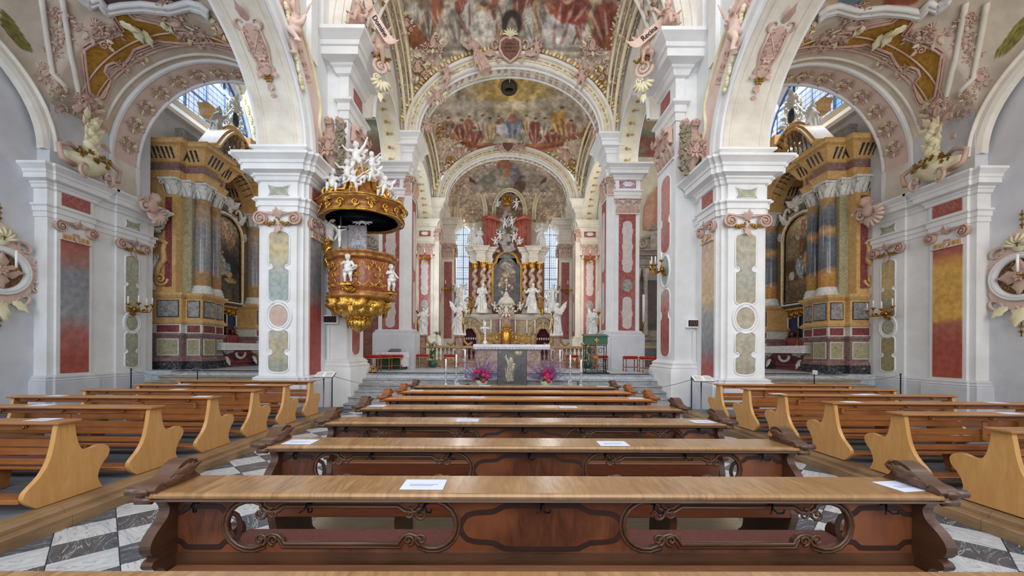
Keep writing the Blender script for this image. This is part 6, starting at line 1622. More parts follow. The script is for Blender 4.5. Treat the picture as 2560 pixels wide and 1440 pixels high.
# gilt bracket and putti on the basket
figure('putto', PUTN, STAT, (px_-.02, py_-.93, 3.22), .82, 0, parent=pu)
figure('putto', PUT['stand'], STAT, (px_+.82, py_-.22, 3.1), .85, .9, parent=pu)
m = MB()
for (qx, qy, qz, rz_) in ((px_-.02, py_-.92, 3.12, 0), (px_+.80, py_-.22, 3.0, 1.2)):
    f = MB(); shell(f, 0, 0, .13, 0, 0, -PI/2); spiral(f, -.08, -.05, .07, 1.4, 1, .3); spiral(f, .08, -.05, .07, 1.4, -1, .3); f.box(-.12, .12, .02, .06, -.08, .14)
    m.merge(f, T(qx, qy, qz) @ Rz(rz_) @ FACE)
WP('gilt_bracket', m, GOLD, pu)
# ------------------------------------------------------------------ side altars (local: x along the wall, y up, z out towards the nave)
def oil(parent, M, outline_w, outline_h, arch, painter, name='altar_painting', nx=70, ny=120):
    """canvas with arched head on a fine grid, painted in local coords (u 0..1, v 0..1 from top)"""
    mb = MB(); W, H = outline_w, outline_h
    def f(u, v):
        x = (u-.5)*W; top = H-arch+arch*ell1(min(1, abs(x)/(W/2)))
        return (x, v*top, 0)
    mb.grid(f, nx, ny, 0); a = np.array(mb.v); u = a[:, 0]/W+.5; v = 1-a[:, 1]/H
    cols = painter(u*100, v*100*H/W)
    o = WP(name, MB().merge(mb, M), [PAINTO], parent); setcol(o, cols); return o
def paint_left(u, v):
    c = Canvas(u, v, '4a443c', '6c6250', .05, 51)
    for (x, y, rx, ry, k) in ((30, 30, 40, 22, '9a8a72'), (60, 22, 36, 20, 'b8a688'), (45, 60, 30, 14, '7c705c'), (78, 70, 26, 20, '605848'), (30, 100, 30, 30, '3c3a34'), (75, 110, 34, 26, '34322c')): c.ell(x, y, rx, ry, k, 0, .8, .6)
    for (x, y, rx, ry, k) in ((40, 36, 12, 16, 'a8785c'), (60, 40, 13, 18, 'b48c70'), (48, 22, 10, 12, 'c8b090'), (66, 62, 10, 14, '9a6c54'), (30, 50, 9, 13, '9c8068'), (78, 50, 8, 12, 'a88468')): c.drape(x, y, rx*.8, ry, k, '5c4034', .2)
    c.drape(38, 112, 13, 26, 'b8b4a4', '6c6c68', -.2); c.ell(30, 100, 9, 12, 'c49c78'); c.ell(55, 128, 20, 9, 'c0a070', .3); c.ell(60, 118, 10, 12, '7c9498'); c.ell(70, 146, 22, 6, 'b0945c'); c.contrast(.5, .25, 52); return c.c
def paint_right(u, v):
    c = Canvas(u, v, '5c4c3c', '7c6850', .05, 61)
    for (x, y, rx, ry, k) in ((50, 25, 50, 26, 'a89070'), (55, 18, 26, 16, 'c8b48c'), (25, 70, 26, 22, '8c7860'), (80, 75, 26, 24, '4c4434')): c.ell(x, y, rx, ry, k, 0, .8, .6)
    for (x, y, rx, ry, k) in ((55, 30, 12, 15, 'a87860'), (40, 42, 10, 12, 'b8a088'), (70, 48, 10, 14, '2c6c68'), (50, 66, 9, 16, '8c3c2c'), (72, 62, 10, 16, '3c4c3c')): c.drape(x, y, rx*.8, ry, k, '4c3428', .1)
    c.drape(72, 108, 17, 28, 'c08038', '6c4420', .1); c.drape(46, 118, 12, 24, '98a8b4', '586878', -.2); c.ell(66, 90, 8, 8, 'c8a080'); c.ell(75, 100, 9, 10, '94402c'); c.ell(20, 132, 9, 10, 'c0b8ac'); c.ell(60, 150, 34, 8, '8c6c4c'); c.poly([(0, 95), (30, 92), (30, 120), (0, 124)], '5c4030', .8); c.contrast(.45, .25, 62); return c.c
PALEW = mat('altar_white_marble', 'e8e6e0', 'c8c4bc', rough=.4, scale=6, kind='marble')
def composite_cap(mb, r, z0, h, M, mi=0):
    k = MB()
    k.lathe([(r*.9, z0), (r*1.0, z0+h*.3), (r*1.25, z0+h*.8), (r*1.35, z0+h*.85)], 0, 0, 14, mi)
    for i in range(8):
        a = 2*PI*i/8; n = Vector((math.cos(a), math.sin(a), 0)); l = MB(); leaf(l, 0, 0, PI/2, h*.6, r*.32, mi, 0, .2, .5, 4); k.merge(l, orient(n*r*.98+Vector((0, 0, z0)), n))
        if i % 2: l = MB(); spiral(l, 0, 0, h*.17, 1.4, 1, .35, 0, mi, n=10, seg=4); k.merge(l, orient(n*r*1.4+Vector((0, 0, z0+h*.72)), Vector((-n.y, n.x, 0))))
    k.box(-r*1.35, r*1.35, -r*1.35, r*1.35, z0+h*.86, z0+h); mb.merge(k, M)
def scroll_pediment(mb, M, pts, w, d, mi=0):
    """thick curved moulding following pts (x,y) at depth range d"""
    up = [Vector((x, y, 0)) for x, y in pts]
    for (oy, z0, z1, th) in ((0, 0, d, w), (w*1.0, 0, d*.82, w*.7), (-w*.9, 0, d*.72, w*.6)):
        vs = []; f = []
        for p in up: vs += [(p.x, p.y+oy-th/2, z0), (p.x, p.y+oy+th/2, z0), (p.x, p.y+oy+th/2, z1), (p.x, p.y+oy-th/2, z1)]
        for i in range(len(up)-1):
            for k in range(4): f.append((4*i+k, 4*i+(k+1) % 4, 4*i+4+(k+1) % 4, 4*i+4+k))
        f += [(0, 3, 2, 1), tuple(4*(len(up)-1)+k for k in range(4))]
        mb.add(vs, f, mi, False, M)
for s in (-1, 1):
    nm = SIDEW[s]; YC = 16.45 if s < 0 else 15.95
    al = empty('side_altar', (sx(s, 11.8), YC, .85), '%s marble side altar with tall ochre columns, painting and scroll pediment' % nm, 'altar')
    # plan coordinates: t along Y from centre (near side is t<0), h half-width
    B = lambda mb, h0, h1, t0, t1, z0, z1, mi=0: mb.box(sx(s, h0), sx(s, h1), YC+t0, YC+t1, z0, z1, mi)
    H0 = 12.5
    # stepped plan of the body: near flank, column pedestal, inner pedestal ; mirrored
    def plan(g=0):
        a = [(H0, -2.62), (11.35, -2.62), (11.35, -2.42), (10.78, -2.42), (10.78, -1.72), (11.0, -1.72), (11.0, -1.0)]
        return a+[(h, -t) for h, t in a[::-1]]
    def run(profile, mats, name, a=None):
        a = a or plan(); pth = [(sx(s, h), YC+t) for h, t in a]
        side = 1 if s < 0 else -1
        # walls of run: from near flank to far flank
        m = MB(); m.sweep(pth, profile, side=side); return WP(name, m, mats, al)
    for sg in (-1, 1):
        half = plan()[:7] if sg < 0 else plan()[7:]
        half = half if sg < 0 else half
        ends = (half+[(H0, -1.0)]) if sg < 0 else ([(H0, 1.0)]+half)
        run([(.08, .85), (.08, 1.12), (.04, 1.14), (-.05, 1.14)], [BLACKM], 'black_socle', ends)
        run([(.06, 1.12), (.06, 1.2), (0, 1.26), (0, 1.95), (.04, 2.0), (.07, 2.04), (.07, 2.1), (-.05, 2.1)], [PURPM], 'lower_pedestal', ends)
        run([(0, 2.1), (0, 2.42), (-.05, 2.42)], [PALEW], 'white_band', ends)
        run([(0, 2.42), (.07, 2.44), (.09, 2.5), (.02, 2.58), (0, 2.62), (0, 3.3), (.04, 3.34), (.10, 3.42), (.10, 3.5), (-.1, 3.5)], [OCHREM], 'ochre_pedestal', ends)
        m = MB()
        for i in range(len(ends)-1):
            (h0, t0), (h1, t1) = ends[i], ends[i+1]
            L = abs(h1-h0)+abs(t1-t0)
            if L < .3 or (abs(t0) == 1.0 and abs(t1) == 1.0): continue
            near_face = abs(t0-t1) < 1e-6
            def panel(zz0, zz1, inset, mt, nme):
                q = MB(); e = min(.10, L*.16)+inset
                if near_face:
                    a0, a1 = sorted((h0, h1)); y_ = YC+t0; sgn = -1 if t0 < 0 else 1
                    if a1 > 12.2: a1 = 12.25
                    q.box(sx(s, a0+e), sx(s, a1-e), y_+sgn*.0, y_+sgn*.014, zz0, zz1)
                else:
                    a0, a1 = sorted((t0, t1)); q.box(sx(s, h0), sx(s, h0-.014), YC+a0+e, YC+a1-e, zz0, zz1)
                return WP(nme, q, mt, al)
            def framed(z0_, z1_, mt, fr, nme):
                panel(z0_-.03, z1_+.03, -.03, [fr], 'panel_border')
                q = MB(); e = min(.10, L*.16)
                if near_face:
                    a0, a1 = sorted((h0, h1)); a1 = min(a1, 12.25); y_ = YC+t0; sgn = -1 if t0 < 0 else 1
                    q.box(sx(s, a0+e), sx(s, a1-e), y_+sgn*.014, y_+sgn*.022, z0_, z1_)
                else:
                    a0, a1 = sorted((t0, t1)); q.box(sx(s, h0-.014), sx(s, h0-.022), YC+a0+e, YC+a1-e, z0_, z1_)
                WP(nme, q, mt, al)
            framed(1.36, 1.88, [MOSSM], PALEW, 'marble_panel')
            framed(2.17, 2.35, [REDM2], REDM2, 'red_panel')
            framed(2.68, 3.22, [GREYM], BLACKM, 'marble_panel')
    # dentils of dark inlay under the pedestal cornice
    # columns
    for (t, h) in ((-2.0, 11.07), (-1.22, 11.25), (1.22, 11.25), (2.0, 11.07)):
        x_, y_ = sx(s, h), YC+t
        m = MB().lathe([(.34, 3.5), (.34, 3.6), (.30, 3.62), (.32, 3.68), (.28, 3.74), (.29, 3.78), (.25, 3.82)], x_, y_, 20); WP('column_base', m, PALEW, al)
        cm = banded('column_marble_%s' % nm, [(0, 'd09850'), (.5, 'c8965c'), (.75, '60646e'), (1.3, '70747c'), (1.7, '64687a'), (2.0, 'c89c60'), (2.2, '5c606c'), (2.7, '74767c'), (3.1, 'd0a060')] if s > 0 else [(0, 'c89860'), (.4, 'b08c68'), (.7, '8c8a8c'), (1.4, '94908c'), (1.9, '8c8a90'), (2.4, 'a89484'), (2.9, 'b08c6c'), (3.1, 'c09870')], rough=.15, amp=.15, nscale=3) if 'column_marble_%s' % nm not in MATS else MATS['column_marble_%s' % nm]
        m = MB().lathe([(.245, 0), (.25, .6), (.245, 1.5), (.225, 2.6), (.21, 3.1)], 0, 0, 24, z0=0)
        o = link('column_shaft', m.mesh('column_shaft', [cm]), al); o.location = Vector((x_, y_, 3.8))-al.location
        m = MB(); composite_cap(m, .22, 6.9, .55, T(x_, y_, 0)); WP('capital', m, PALEW, al)
    # backing wall: ochre pilasters, moss and dark red panels
    m = MB()
    B(m, 12.0, H0, -2.6, -1.0, 3.5, 7.45); B(m, 12.0, H0, 1.0, 2.6, 3.5, 7.45); B(m, 11.7, H0, -1.05, 1.05, 3.3, 7.3); WP('backing_wall', m, OCHREM, al)
    for sg in (-1, 1):
        m = MB(); t0, t1 = sorted((sg*2.62, sg*2.30)); 
        B(m, 11.55, 12.02, t0, t1, 3.5, 6.95); WP('ochre_pilaster', m, OCHREM, al)
        m = MB(); yy = YC+sg*2.635; m.box(sx(s, 11.68), sx(s, 11.9), yy-.01, yy+.01, 3.7, 6.8); WP('red_panel', m, REDM2, al)
        m = MB(); yy = YC+sg*2.30
        m.box(sx(s, 11.25), sx(s, 11.55), YC+sg*2.2-.1, YC+sg*2.2+.1, 3.5, 6.95); WP('moss_pilaster', m, MOSSM, al)
        m = MB(); composite_cap(m, .24, 6.9, .55, T(sx(s, 11.75), YC+sg*2.45, 0)); composite_cap(m, .2, 6.9, .55, T(sx(s, 11.4), YC+sg*2.25, 0)); WP('capital', m, PALEW, al)
        # outer scroll buttress with putto
        f = MB(); spiral(f, .02, .42, .22, 1.7, 1, .26, PI); f.tube([(.2, .35, 0), (.12, .8, 0), (-.1, 1.1, 0), (-.05, 1.45, 0), (-.12, 1.7, 0)], [.07, .09, .10, .09, .07], 8)
        Mf = Matrix(((-s*-1*-1 if False else s, 0, 0, sx(s, 12.0)), (0, 0, -1, YC+sg*2.66), (0, 1, 0, 3.55), (0, 0, 0, 1)))
        WP('ochre_scroll', MB().merge(f, Mf), OCHREM, al)
        f = MB(); f.tube([(.34, .02, 0), (.44, .4, 0), (.34, .8, 0), (.22, 1.05, 0), (.3, 1.2, 0)], [.12, .14, .12, .09, .05], 8); spiral(f, .22, 1.15, .11, 1.5, 1, .3, 0); leaf(f, .4, .3, PI/2, .6, .14)
        WP('white_acanthus', MB().merge(f, Mf @ T(-.02, 0, 0)), PALEW, al)
        f = MB(); f.tube([(-.2, 1.62, 0), (0, 1.75, 0), (.3, 1.72, 0)], [.06, .09, .05], 8); leaf(f, .2, 1.7, -PI/2, .35, .1); WP('ochre_bracket', MB().merge(f, Mf), OCHREM, al)
        if sg < 0: figure('putto', PUT['sit'], STATG if s < 0 else STAT, (sx(s, 12.1), YC-2.72, 5.26), 1.05, s*.35, label='grey winged putto seated on the scroll beside the %s altar' % nm, cat='statue')
    # entablature with breaks over the columns
    ent = [(H0, -2.62), (11.45, -2.62), (11.45, -2.34), (10.82, -2.34), (10.82, -1.66), (11.02, -1.66), (11.02, -.92), (H0, -.92)]
    for sg in (-1, 1):
        e2 = ent if sg < 0 else [(h, -t) for h, t in ent[::-1]]
        pth = [(sx(s, h), YC+t) for h, t in e2]; side = 1 if s < 0 else -1
        m = MB().sweep(pth, [(0, 7.45), (.03, 7.55), (.05, 7.62), (.09, 7.70), (.0, 7.74)], side=side); WP('architrave', m, OCHREM, al)
        m = MB().sweep(pth, [(0, 7.74), (0, 8.0)], side=side); WP('frieze', m, PURPM, al)
        m = MB().sweep(pth, [(0, 8.0), (.05, 8.02), (.10, 8.08), (.28, 8.42), (.32, 8.46), (.42, 8.5), (.45, 8.58), (.50, 8.62), (-.3, 8.64)], side=side); WP('cornice', m, OCHREM, al)
        # dark inlay ribs on the cove
        m = MB()
        for i in range(len(e2)-1):
            p, q = Vector(pth[i]), Vector(pth[i+1]); L = (q-p).length
            if L < .25: continue
            d = (q-p)/L; n = Vector((d.y, -d.x))*side; k = max(2, int(L/.14))
            for j in range(k):
                c = p+d*L*(j+.5)/k; a_ = Vector((c.x+n.x*.10, c.y+n.y*.10, 8.10)); b_ = Vector((c.x+n.x*.28, c.y+n.y*.28, 8.42)); w_ = Vector((d.x, d.y, 0))*.028; o_ = Vector((n.x, n.y, -.5))*.012
                m.add([a_-w_+o_, a_+w_+o_, b_+w_*1.6+o_, b_-w_*1.6+o_], [(0, 1, 2, 3)])
        WP('dark_inlay', m, BLACKM, al)
    # segmental scroll pediments over each column group, central arch, attic, crown
    MA = face_side(s, 10.85, YC, 0)   # local x -> world ; y up ; z out to nave
    sgnx = 1
    for sg in (-1, 1):
        pts = [(sg*(2.35-1.25*i/12), 8.70+.95*math.sin(PI*(i/12)*.62)) for i in range(13)]; m = MB(); scroll_pediment(m, MA @ T(0, 0, -.2), pts, .10, .85); spiral(m, 0, 0, .01) if False else None
        sp = MB(); 
        for zz in (.0, .2, .42): spiral(sp, sg*1.05, 9.45, .24, 1.4, sg, .3, PI/2, 0, zz)
        m.merge(sp, MA); WP('curved_pediment', m, OCHREM, al)
        m = MB()
        for i in range(6):
            x_ = sg*(2.15-.2*i); zt = 8.64+.9*math.sin(PI*((2.35-abs(x_))/1.25)*.62); m.add([tuple(MA @ Vector(v)) for v in ((x_-.03, 8.66, .46), (x_+.03, 8.66, .46), (x_+.05, zt, .56), (x_-.05, zt, .56))], [(0, 1, 2, 3)])
        WP('dark_inlay', m, BLACKM, al)
        # reclining angel on the pediment
        fg = sculpt('reclining', lambda: recline()) if False else None
    # painting frame and canvas
    MP = face_side(s, 11.62, YC-.1, 3.62)
    W_, H_ = 1.75, 3.35
    out = [(-W_/2, 0)]+[(W_/2, 0)]+[(W_/2*math.cos(PI*i/14), H_-.75+.75*math.sin(PI*i/14)) for i in range(15)]
    out = [(-W_/2, 0), (W_/2, 0)]+[(W_/2*math.cos(PI*i/16), H_-.75+.75*math.sin(PI*i/16)) for i in range(17)]
    for (g, d, mt, nmx) in ((.20, .05, BLACKM, 'dark_frame'), (.13, .08, PALEW, 'frame_moulding'), (.03, .10, GOLD, 'gilt_slip')):
        m = MB(); gg = grow(out, g); m.tube([(x, y, 0) for x, y in gg], d*.9 if g > .1 else .03, 6, closed=True, up=(0, 0, 1)); WP(nmx, MB().merge(m, MP @ T(0, 0, .05+(.2-g)*.3)), mt, al)
    m = MB().merge(plate(grow(out, .24), [], .03), MP @ T(0, 0, -.02)); WP('dark_ground', m, BLACKM, al)
    MPf = MP @ T(0, 0, .03)
    oil(al, MPf @ (Sc(1, 1, 1)), W_, H_, .75, paint_left if s < 0 else paint_right)
    # white rocaille around the arch and black/white scrolls
    m = MB()
    for sg in (-1, 1):
        cscroll(m, sg*.55, 3.55, .3, PI/2-sg*PI/2+PI*.0, 0, .1, 1, .2); spiral(m, sg*1.05, 2.75, .16, 1.6, -sg, .28, PI/2, 0, .12); leaf(m, sg*.25, 3.75, PI/2-sg*.7, .5, .14, 0, .1); leaf(m, sg*.85, 3.25, PI/2-sg*.2, .5, .13, 0, .1)
    shell(m, 0, 3.7, .42, 0, .12); rosette(m, 0, 3.6, .16, 0, .2); WP('white_rocaille', MB().merge(m, MP), PALEW, al)
    # arched ochre cornice over the painting
    pts = [(-1.05+2.1*i/24, 4.15+.95*math.sin(PI*i/24)**.7-(.15 if i in (0, 24) else 0)) for i in range(25)]
    m = MB(); scroll_pediment(m, MP @ T(0, 0, .05), pts, .11, .62); WP('arched_cornice', m, OCHREM, al)
    m = MB()
    for i in range(2, 23): 
        x_ = -1.05+2.1*i/24; zt = 4.15+.95*math.sin(PI*i/24)**.7
        if i % 2: m.add([tuple(MP @ Vector(v)) for v in ((x_-.025, zt-.2, .30), (x_+.025, zt-.2, .30), (x_+.04, zt-.06, .66), (x_-.04, zt-.06, .66))], [(0, 1, 2, 3)])
    WP('dark_inlay', m, BLACKM, al)
    m = MB(); B(m, 12.05, H0, -1.3, 1.3, 7.4, 8.9); B(m, 12.1, H0, -.5, 1.5, 8.9, 9.9); B(m, 11.9, 12.2, -1.9, -1.25, 8.6, 9.6); B(m, 11.9, 12.2, 1.25, 1.9, 8.6, 9.6); WP('attic', m, GREYM, al)
    MT = face_side(s, 11.95, YC+.55, -.45)
    pts = [(-1.35+2.7*i/28, 10.1+1.15*math.sin(PI*i/28)**.8) for i in range(29)]; m = MB(); scroll_pediment(m, MT @ T(0, 0, -.1), pts, .12, .55); 
    sp = MB()
    for sg in (-1, 1):
        for zz in (.1, .3): spiral(sp, sg*1.45, 10.0, .22, 1.5, sg, .3, PI/2, 0, zz)
        scroll_pediment(m, MT, [(sg*(1.3-.5*i/8), 9.3+.25*math.sin(PI*i/8)) for i in range(9)], .08, .4)
        m.merge(MB().prism([(sg*1.0, 11.1), (sg*1.45, 11.1), (sg*1.5, 11.35), (sg*1.62, 11.5), (sg*.95, 11.5)], 'z', -.1, .35), MT) 
    m.merge(sp, MT); WP('crown_pediment', m, OCHREM, al)
    m = MB()
    for i in range(3, 26):
        x_ = -1.35+2.7*i/28; zt = 10.1+1.15*math.sin(PI*i/28)**.8
        if i % 2: m.add([tuple(MT @ Vector(v)) for v in ((x_-.03, zt-.24, .2), (x_+.03, zt-.24, .2), (x_+.04, zt-.07, .46), (x_-.04, zt-.07, .46))], [(0, 1, 2, 3)])
    WP('dark_inlay', m, BLACKM, al)
    # cartouche on top
    m = MB(); f = rocaille(1.3, 1.5, 3, (0, 0)); m.merge(f, MT @ T(0, 11.75, .25)); shell(m, 0, 0, .01) if False else None; f = MB(); shell(f, 0, 0, .5, 0, 0, -PI/2, 9, 2.8); m.merge(f, MT @ T(-.1, 10.15, .5)); f = MB(); shell(f, 0, .1, .42, 0, 0); leaf(f, 0, .3, PI/2, .5, .14); m.merge(f, MT @ T(0, 12.1, .25)); WP('white_cartouche', m, PALEW, al)
    m = MB().merge(MB().ell((0, 0, 0), (.2, .3, .07), 14, 8), MT @ T(0, 11.75, .34)); WP('dark_medallion', m, mat('slate_blue_medallion', '2c3648', rough=.25), al)
    # figures on the pediments
    fig = STATG if s < 0 else STAT
    figure('angel', ROB[4], fig, (sx(s, 10.9), YC-1.55, 9.35), .95, s*.5, label='large winged stone angel reclining on the %s altar pediment' % nm, cat='statue', rx=-.2, ry=s*.4)
    figure('putto', PUT['fly'], fig, (sx(s, 11.1), YC-.7, 8.55), 1.1, s*.8, label='white putto floating over the %s altar arch' % nm, cat='statue')
    figure('putto', PUT['reach'], fig, (sx(s, 11.05), YC+.5, 8.75), 1.1, s*.9, label='putto on the far slope of the %s altar arch' % nm, cat='statue')
    m = MB(); r_ = random.Random(9)
    for k in range(24): m.ell((sx(s, 11.35)+r_.uniform(-.1, .1), YC+r_.uniform(-1.2, 1.2), 8.9+r_.uniform(-.35, .6)), (.16, .2, .15), 8, 6)
    WP('cloud', fuse(m, .045, 2), fig, al)
    # mensa with cloth, tabernacle backdrop
    m = MB(); B(m, 10.75, 11.9, -1.3, 1.3, 1.62, 1.78); WP('altar_slab', m, PALEW, al)
    m = MB().prism([(sx(s, 11.9), 1.2), (sx(s, 11.1), 1.0), (sx(s, 11.2), 1.2), (sx(s, 10.95), 1.45), (sx(s, 10.9), 1.62), (sx(s, 11.9), 1.62)], 'y', YC-1.05, YC+1.05); B(m, 11.2, 11.9, -.95, .95, .85, 1.25); WP('altar_table', m, REDM2, al)
    m = MB()
    for t in (-.85, .85):
        f = MB(); shell(f, 0, .25, .3, 0, 0, PI/2, 7, 2.4); leaf(f, 0, .1, -PI/2, .35, .12); spiral(f, -.1, .3, .08, 1.3, 1, .3); m.merge(f, face_side(s, 10.98, YC+t, 1.15))
    f = MB(); 
    for e in (0, 1): f.tube([(x, y, 0) for x, y in circle(.3-.05*e, 20, .2-.03*e)], .04, 6, closed=True)
    m.merge(f, face_side(s, 11.0, YC, 1.38)); WP('white_carving', m, PALEW, al)
    cl = MB(); cl.bbox(min(sx(s, 10.7), sx(s, 11.75)), max(sx(s, 10.7), sx(s, 11.75)), YC-1.38, YC+1.38, 1.785, 1.80, .003); 
    vs = []; n = 40
    pth = [(11.6, -1.385), (10.69, -1.385), (10.69, 1.385), (11.6, 1.385)]
    cl.sweep([(sx(s, h), YC+t) for h, t in pth], [(0, 1.80), (.012, 1.70), (.004, 1.60), (.014, 1.52)], side=(1 if s < 0 else -1), cap=False)
    o = cl.build('altar_cloth', [mat('white_linen', 'ece9ea', 'd8d4d8', rough=.85, scale=8)], label='white linen cloth over the %s side altar table' % nm, cat='cloth')
    m = MB(); B(m, 11.75, 11.95, -1.25, 1.25, 1.80, 2.15); WP('gradine', m, REDM2, al)
    m = MB(); B(m, 11.9, 11.98, -1.2, 1.2, 2.15, 3.1); WP('blue_retable', m, NAVY, al)
    m = MB(); f = MB()
    for t in np.linspace(-1.1, 1.1, 9): k = rocaille(.34, .5, 2, (0, 0)); f.merge(k, T(t, 3.1+.12*math.cos(t*1.5), .05))
    for t in (-1.1, -.4, .4, 1.1): f.tube([(t, 2.2, .05), (t, 3.0, .05)], .03, 5)
    m.merge(f, face_side(s, 11.9, YC, 0)); WP('gilt_scrollwork', m, GOLD, al)
def candle(name, x, y, z, hstick, hc, mt, label, cat='candlestick', r=.035, group=None, rc=.022):
    o = empty(name, (x, y, z), label, cat, group)
    MB().lathe([(.09, 0), (.095, .02), (.06, .04), (.03, .07), (.02, .10), (r, .14), (.018, .18), (.014, hstick*.5), (.03, hstick*.55), (.014, hstick*.6), (.012, hstick*.85), (.03, hstick*.92), (.05, hstick*.96), (.05, hstick)], 0, 0, 10).build('stick', [mt], o)
    MB().lathe([(rc, hstick), (rc, hstick+hc), (.004, hstick+hc+.005)], 0, 0, 10).build('candle', [WAX], o); return o
for s in (-1, 1):
    YC = 16.45 if s < 0 else 15.95; nm = SIDEW[s]
    pos = [(-1.0, 'nearest'), (-.45, 'second'), (.35, 'third'), (.95, 'farthest')]
    for t, w_ in pos: candle('candlestick', sx(s, 11.82), YC+t, 2.15, .36, .5, BRASS, '%s tall white candle on the %s side altar' % (w_, nm), group='candles on the %s side altar' % nm)
    o = empty('altar_cross', (sx(s, 11.5), YC-.05, 1.8), 'small golden standing crucifix on the %s side altar' % nm, 'cross')
    MB().lathe([(.09, 0), (.03, .06), (.015, .2), (.012, .3)], 0, 0, 8).build('foot', [BRASS], o); MB().box(-.012, .012, -.012, .012, .3, .75).box(-.012, .012, -.12, .12, .55, .58).build('cross', [BRASS], o)
    for t in (-.72, .65):
        o = empty('glass_lamp', (sx(s, 11.8), YC+t, 2.15), 'small ruby glass vigil lamp %s on the %s altar shelf' % ('nearer' if t < 0 else 'farther', nm), 'lamp')
        MB().lathe([(.05, 0), (.03, .05), (.07, .1), (.085, .18), (.05, .24)], 0, 0, 12).build('ruby_glass', [mat('ruby_glass', '7c1c14', rough=.1)], o)
# ------------------------------------------------------------------ high altar and sanctuary
YA = 26.0
def AX(px): return (px-VX)/FX
ha = empty('high_altar', (X0, YA, .85), 'distant high altar with gilt twisted columns, dark painting and red attic', 'altar')
m = MB(); 
m.box(X0-2.75, X0+2.75, YA-.1, YA+.7, .85, 3.55); WP('lower_wall', m, mat('stone_carving', 'ccb898', 'ac9474', rough=.6, scale=6), ha)
m = MB(); m.sweep([(X0+2.85, YA+.5), (X0+2.85, YA-.15), (X0-2.85, YA-.15), (X0-2.85, YA+.5)][::-1], [(0, 3.5), (.06, 3.56), (.14, 3.7), (.16, 3.85), (.1, 3.9), (-.6, 3.92)], side=1); m.sweep([(X0-2.8, YA+.5), (X0-2.8, YA-.12), (X0+2.8, YA-.12), (X0+2.8, YA+.5)], [(0, 2.2), (.05, 2.24), (.08, 2.34), (.02, 2.4)], side=1); WP('base_cornice', m, CREAM, ha)
m = MB(); m.box(X0-.95, X0+.95, YA+.3, YA+.6, 3.9, 8.4); m.box(X0-2.5, X0+2.5, YA+.35, YA+.6, 3.9, 7.7); WP('back_wall', m, mat('warm_red_panel', '9c5c44', '844838', rough=.5, scale=4), ha)
# twisted columns
TWM = veined('twisted_column_marble', 'e4d8c8', 'c4a894', '9c5c50', scale=5, vscale=5, vw=.04, rough=.3)
for (cx, cy, k) in ((-2.05, 0, 0), (-1.5, -.35, 1), (-1.12, .05, 0), (1.18, .05, 0), (1.62, -.35, 1), (2.12, 0, 2)):
    x_ = X0+cx; y_ = YA+cy; m = MB(); n = 40; pts = []; R = []
    for i in range(n+1):
        t = i/n; a = t*2*PI*4; pts.append((x_+.07*math.cos(a), y_+.07*math.sin(a), 4.25+2.55*t)); R.append(.165-.02*t+.02*math.sin(a))
    m.tube(pts, R, 12); WP('twisted_column', m, TWM if k else mat('reddish_twist', 'dcc4b4', 'bc9484', rough=.35, scale=5, kind='marble'), ha)
    WP('column_base', MB().lathe([(.25, 3.92), (.25, 4.05), (.2, 4.1), (.22, 4.2), (.17, 4.28)], x_, y_, 12), CREAM, ha)
    m = MB(); composite_cap(m, .16, 6.8, .42, T(x_, y_, 0)); 
    for j in range(10): a = 4.25+2.5*j/10; tt = (a-4.25)/2.55*8*PI; m.ell((x_+.2*math.cos(tt+1.4), y_-abs(.2*math.sin(tt+1.4)), a), (.05, .05, .08), 6, 4)
    WP('gilt_capital', m, GOLD, ha)
for (a0, a1) in ((-2.35, -.95), (1.0, 2.4)):
    WP('entablature', MB().sweep([(X0+a0, YA+.6), (X0+a0, YA-.2), (X0+(a0+a1)/2-.25, YA-.2), (X0+(a0+a1)/2-.25, YA-.55), (X0+(a0+a1)/2+.25, YA-.55), (X0+(a0+a1)/2+.25, YA-.2), (X0+a1, YA-.2), (X0+a1, YA+.6)], entab(7.22, 8.15, .34), side=1), CREAM, ha)
# main painting
W_, H_ = 1.72, 3.3
out = [(-W_/2, 0), (W_/2, 0), (W_/2, 2.45), (W_/2-.12, 2.62)]+[(W_*.36*math.cos(PI*i/12), 2.7+.6*math.sin(PI*i/12)) for i in range(13)]+[(-W_/2+.12, 2.62), (-W_/2, 2.45)]
MPm = face_y(X0+.02, YA-.1, 4.55)
WP('dark_ground', MB().merge(plate(grow(out, .12), [], .05), MPm @ T(0, 0, -.05)), BLACKM, ha)
for g, r_ in ((.05, .05), (.13, .03)): WP('gilt_frame', MB().merge(MB().tube([(x, y, 0) for x, y in grow(out, g)], r_, 6, closed=True, up=(0, 0, 1)), MPm @ T(0, 0, .02)), GOLD, ha)
def paint_main(u, v):
    c = Canvas(u, v, '2c2826', '4c4440', .05, 71)
    for (x, y, rx, ry, k) in ((50, 30, 34, 22, '5c5450'), (50, 60, 38, 22, '4c4648'), (48, 52, 10, 18, '8c94a4'), (44, 76, 16, 20, 'a89468'), (28, 64, 16, 10, '6c5444'), (70, 66, 14, 10, '8c8064'), (72, 96, 12, 14, '7c6c58'), (30, 96, 16, 12, '5c5248'), (50, 44, 18, 8, '9c8c80'), (62, 118, 10, 26, '5c3430'), (28, 118, 12, 16, '8c7440'), (50, 20, 24, 10, '6c6860')): c.ell(x, y, rx, ry, k, .3, .5, .8)
    for k in range(12): r = random.Random(k+3); c.ell(r.uniform(15, 85), r.uniform(35, 150), 5, 7, ['b08c6c', '9c7858', 'c0a888'][k % 3], r.uniform(-1, 1), .4, .6)
    c.contrast(.7, .2, 72); return c.c
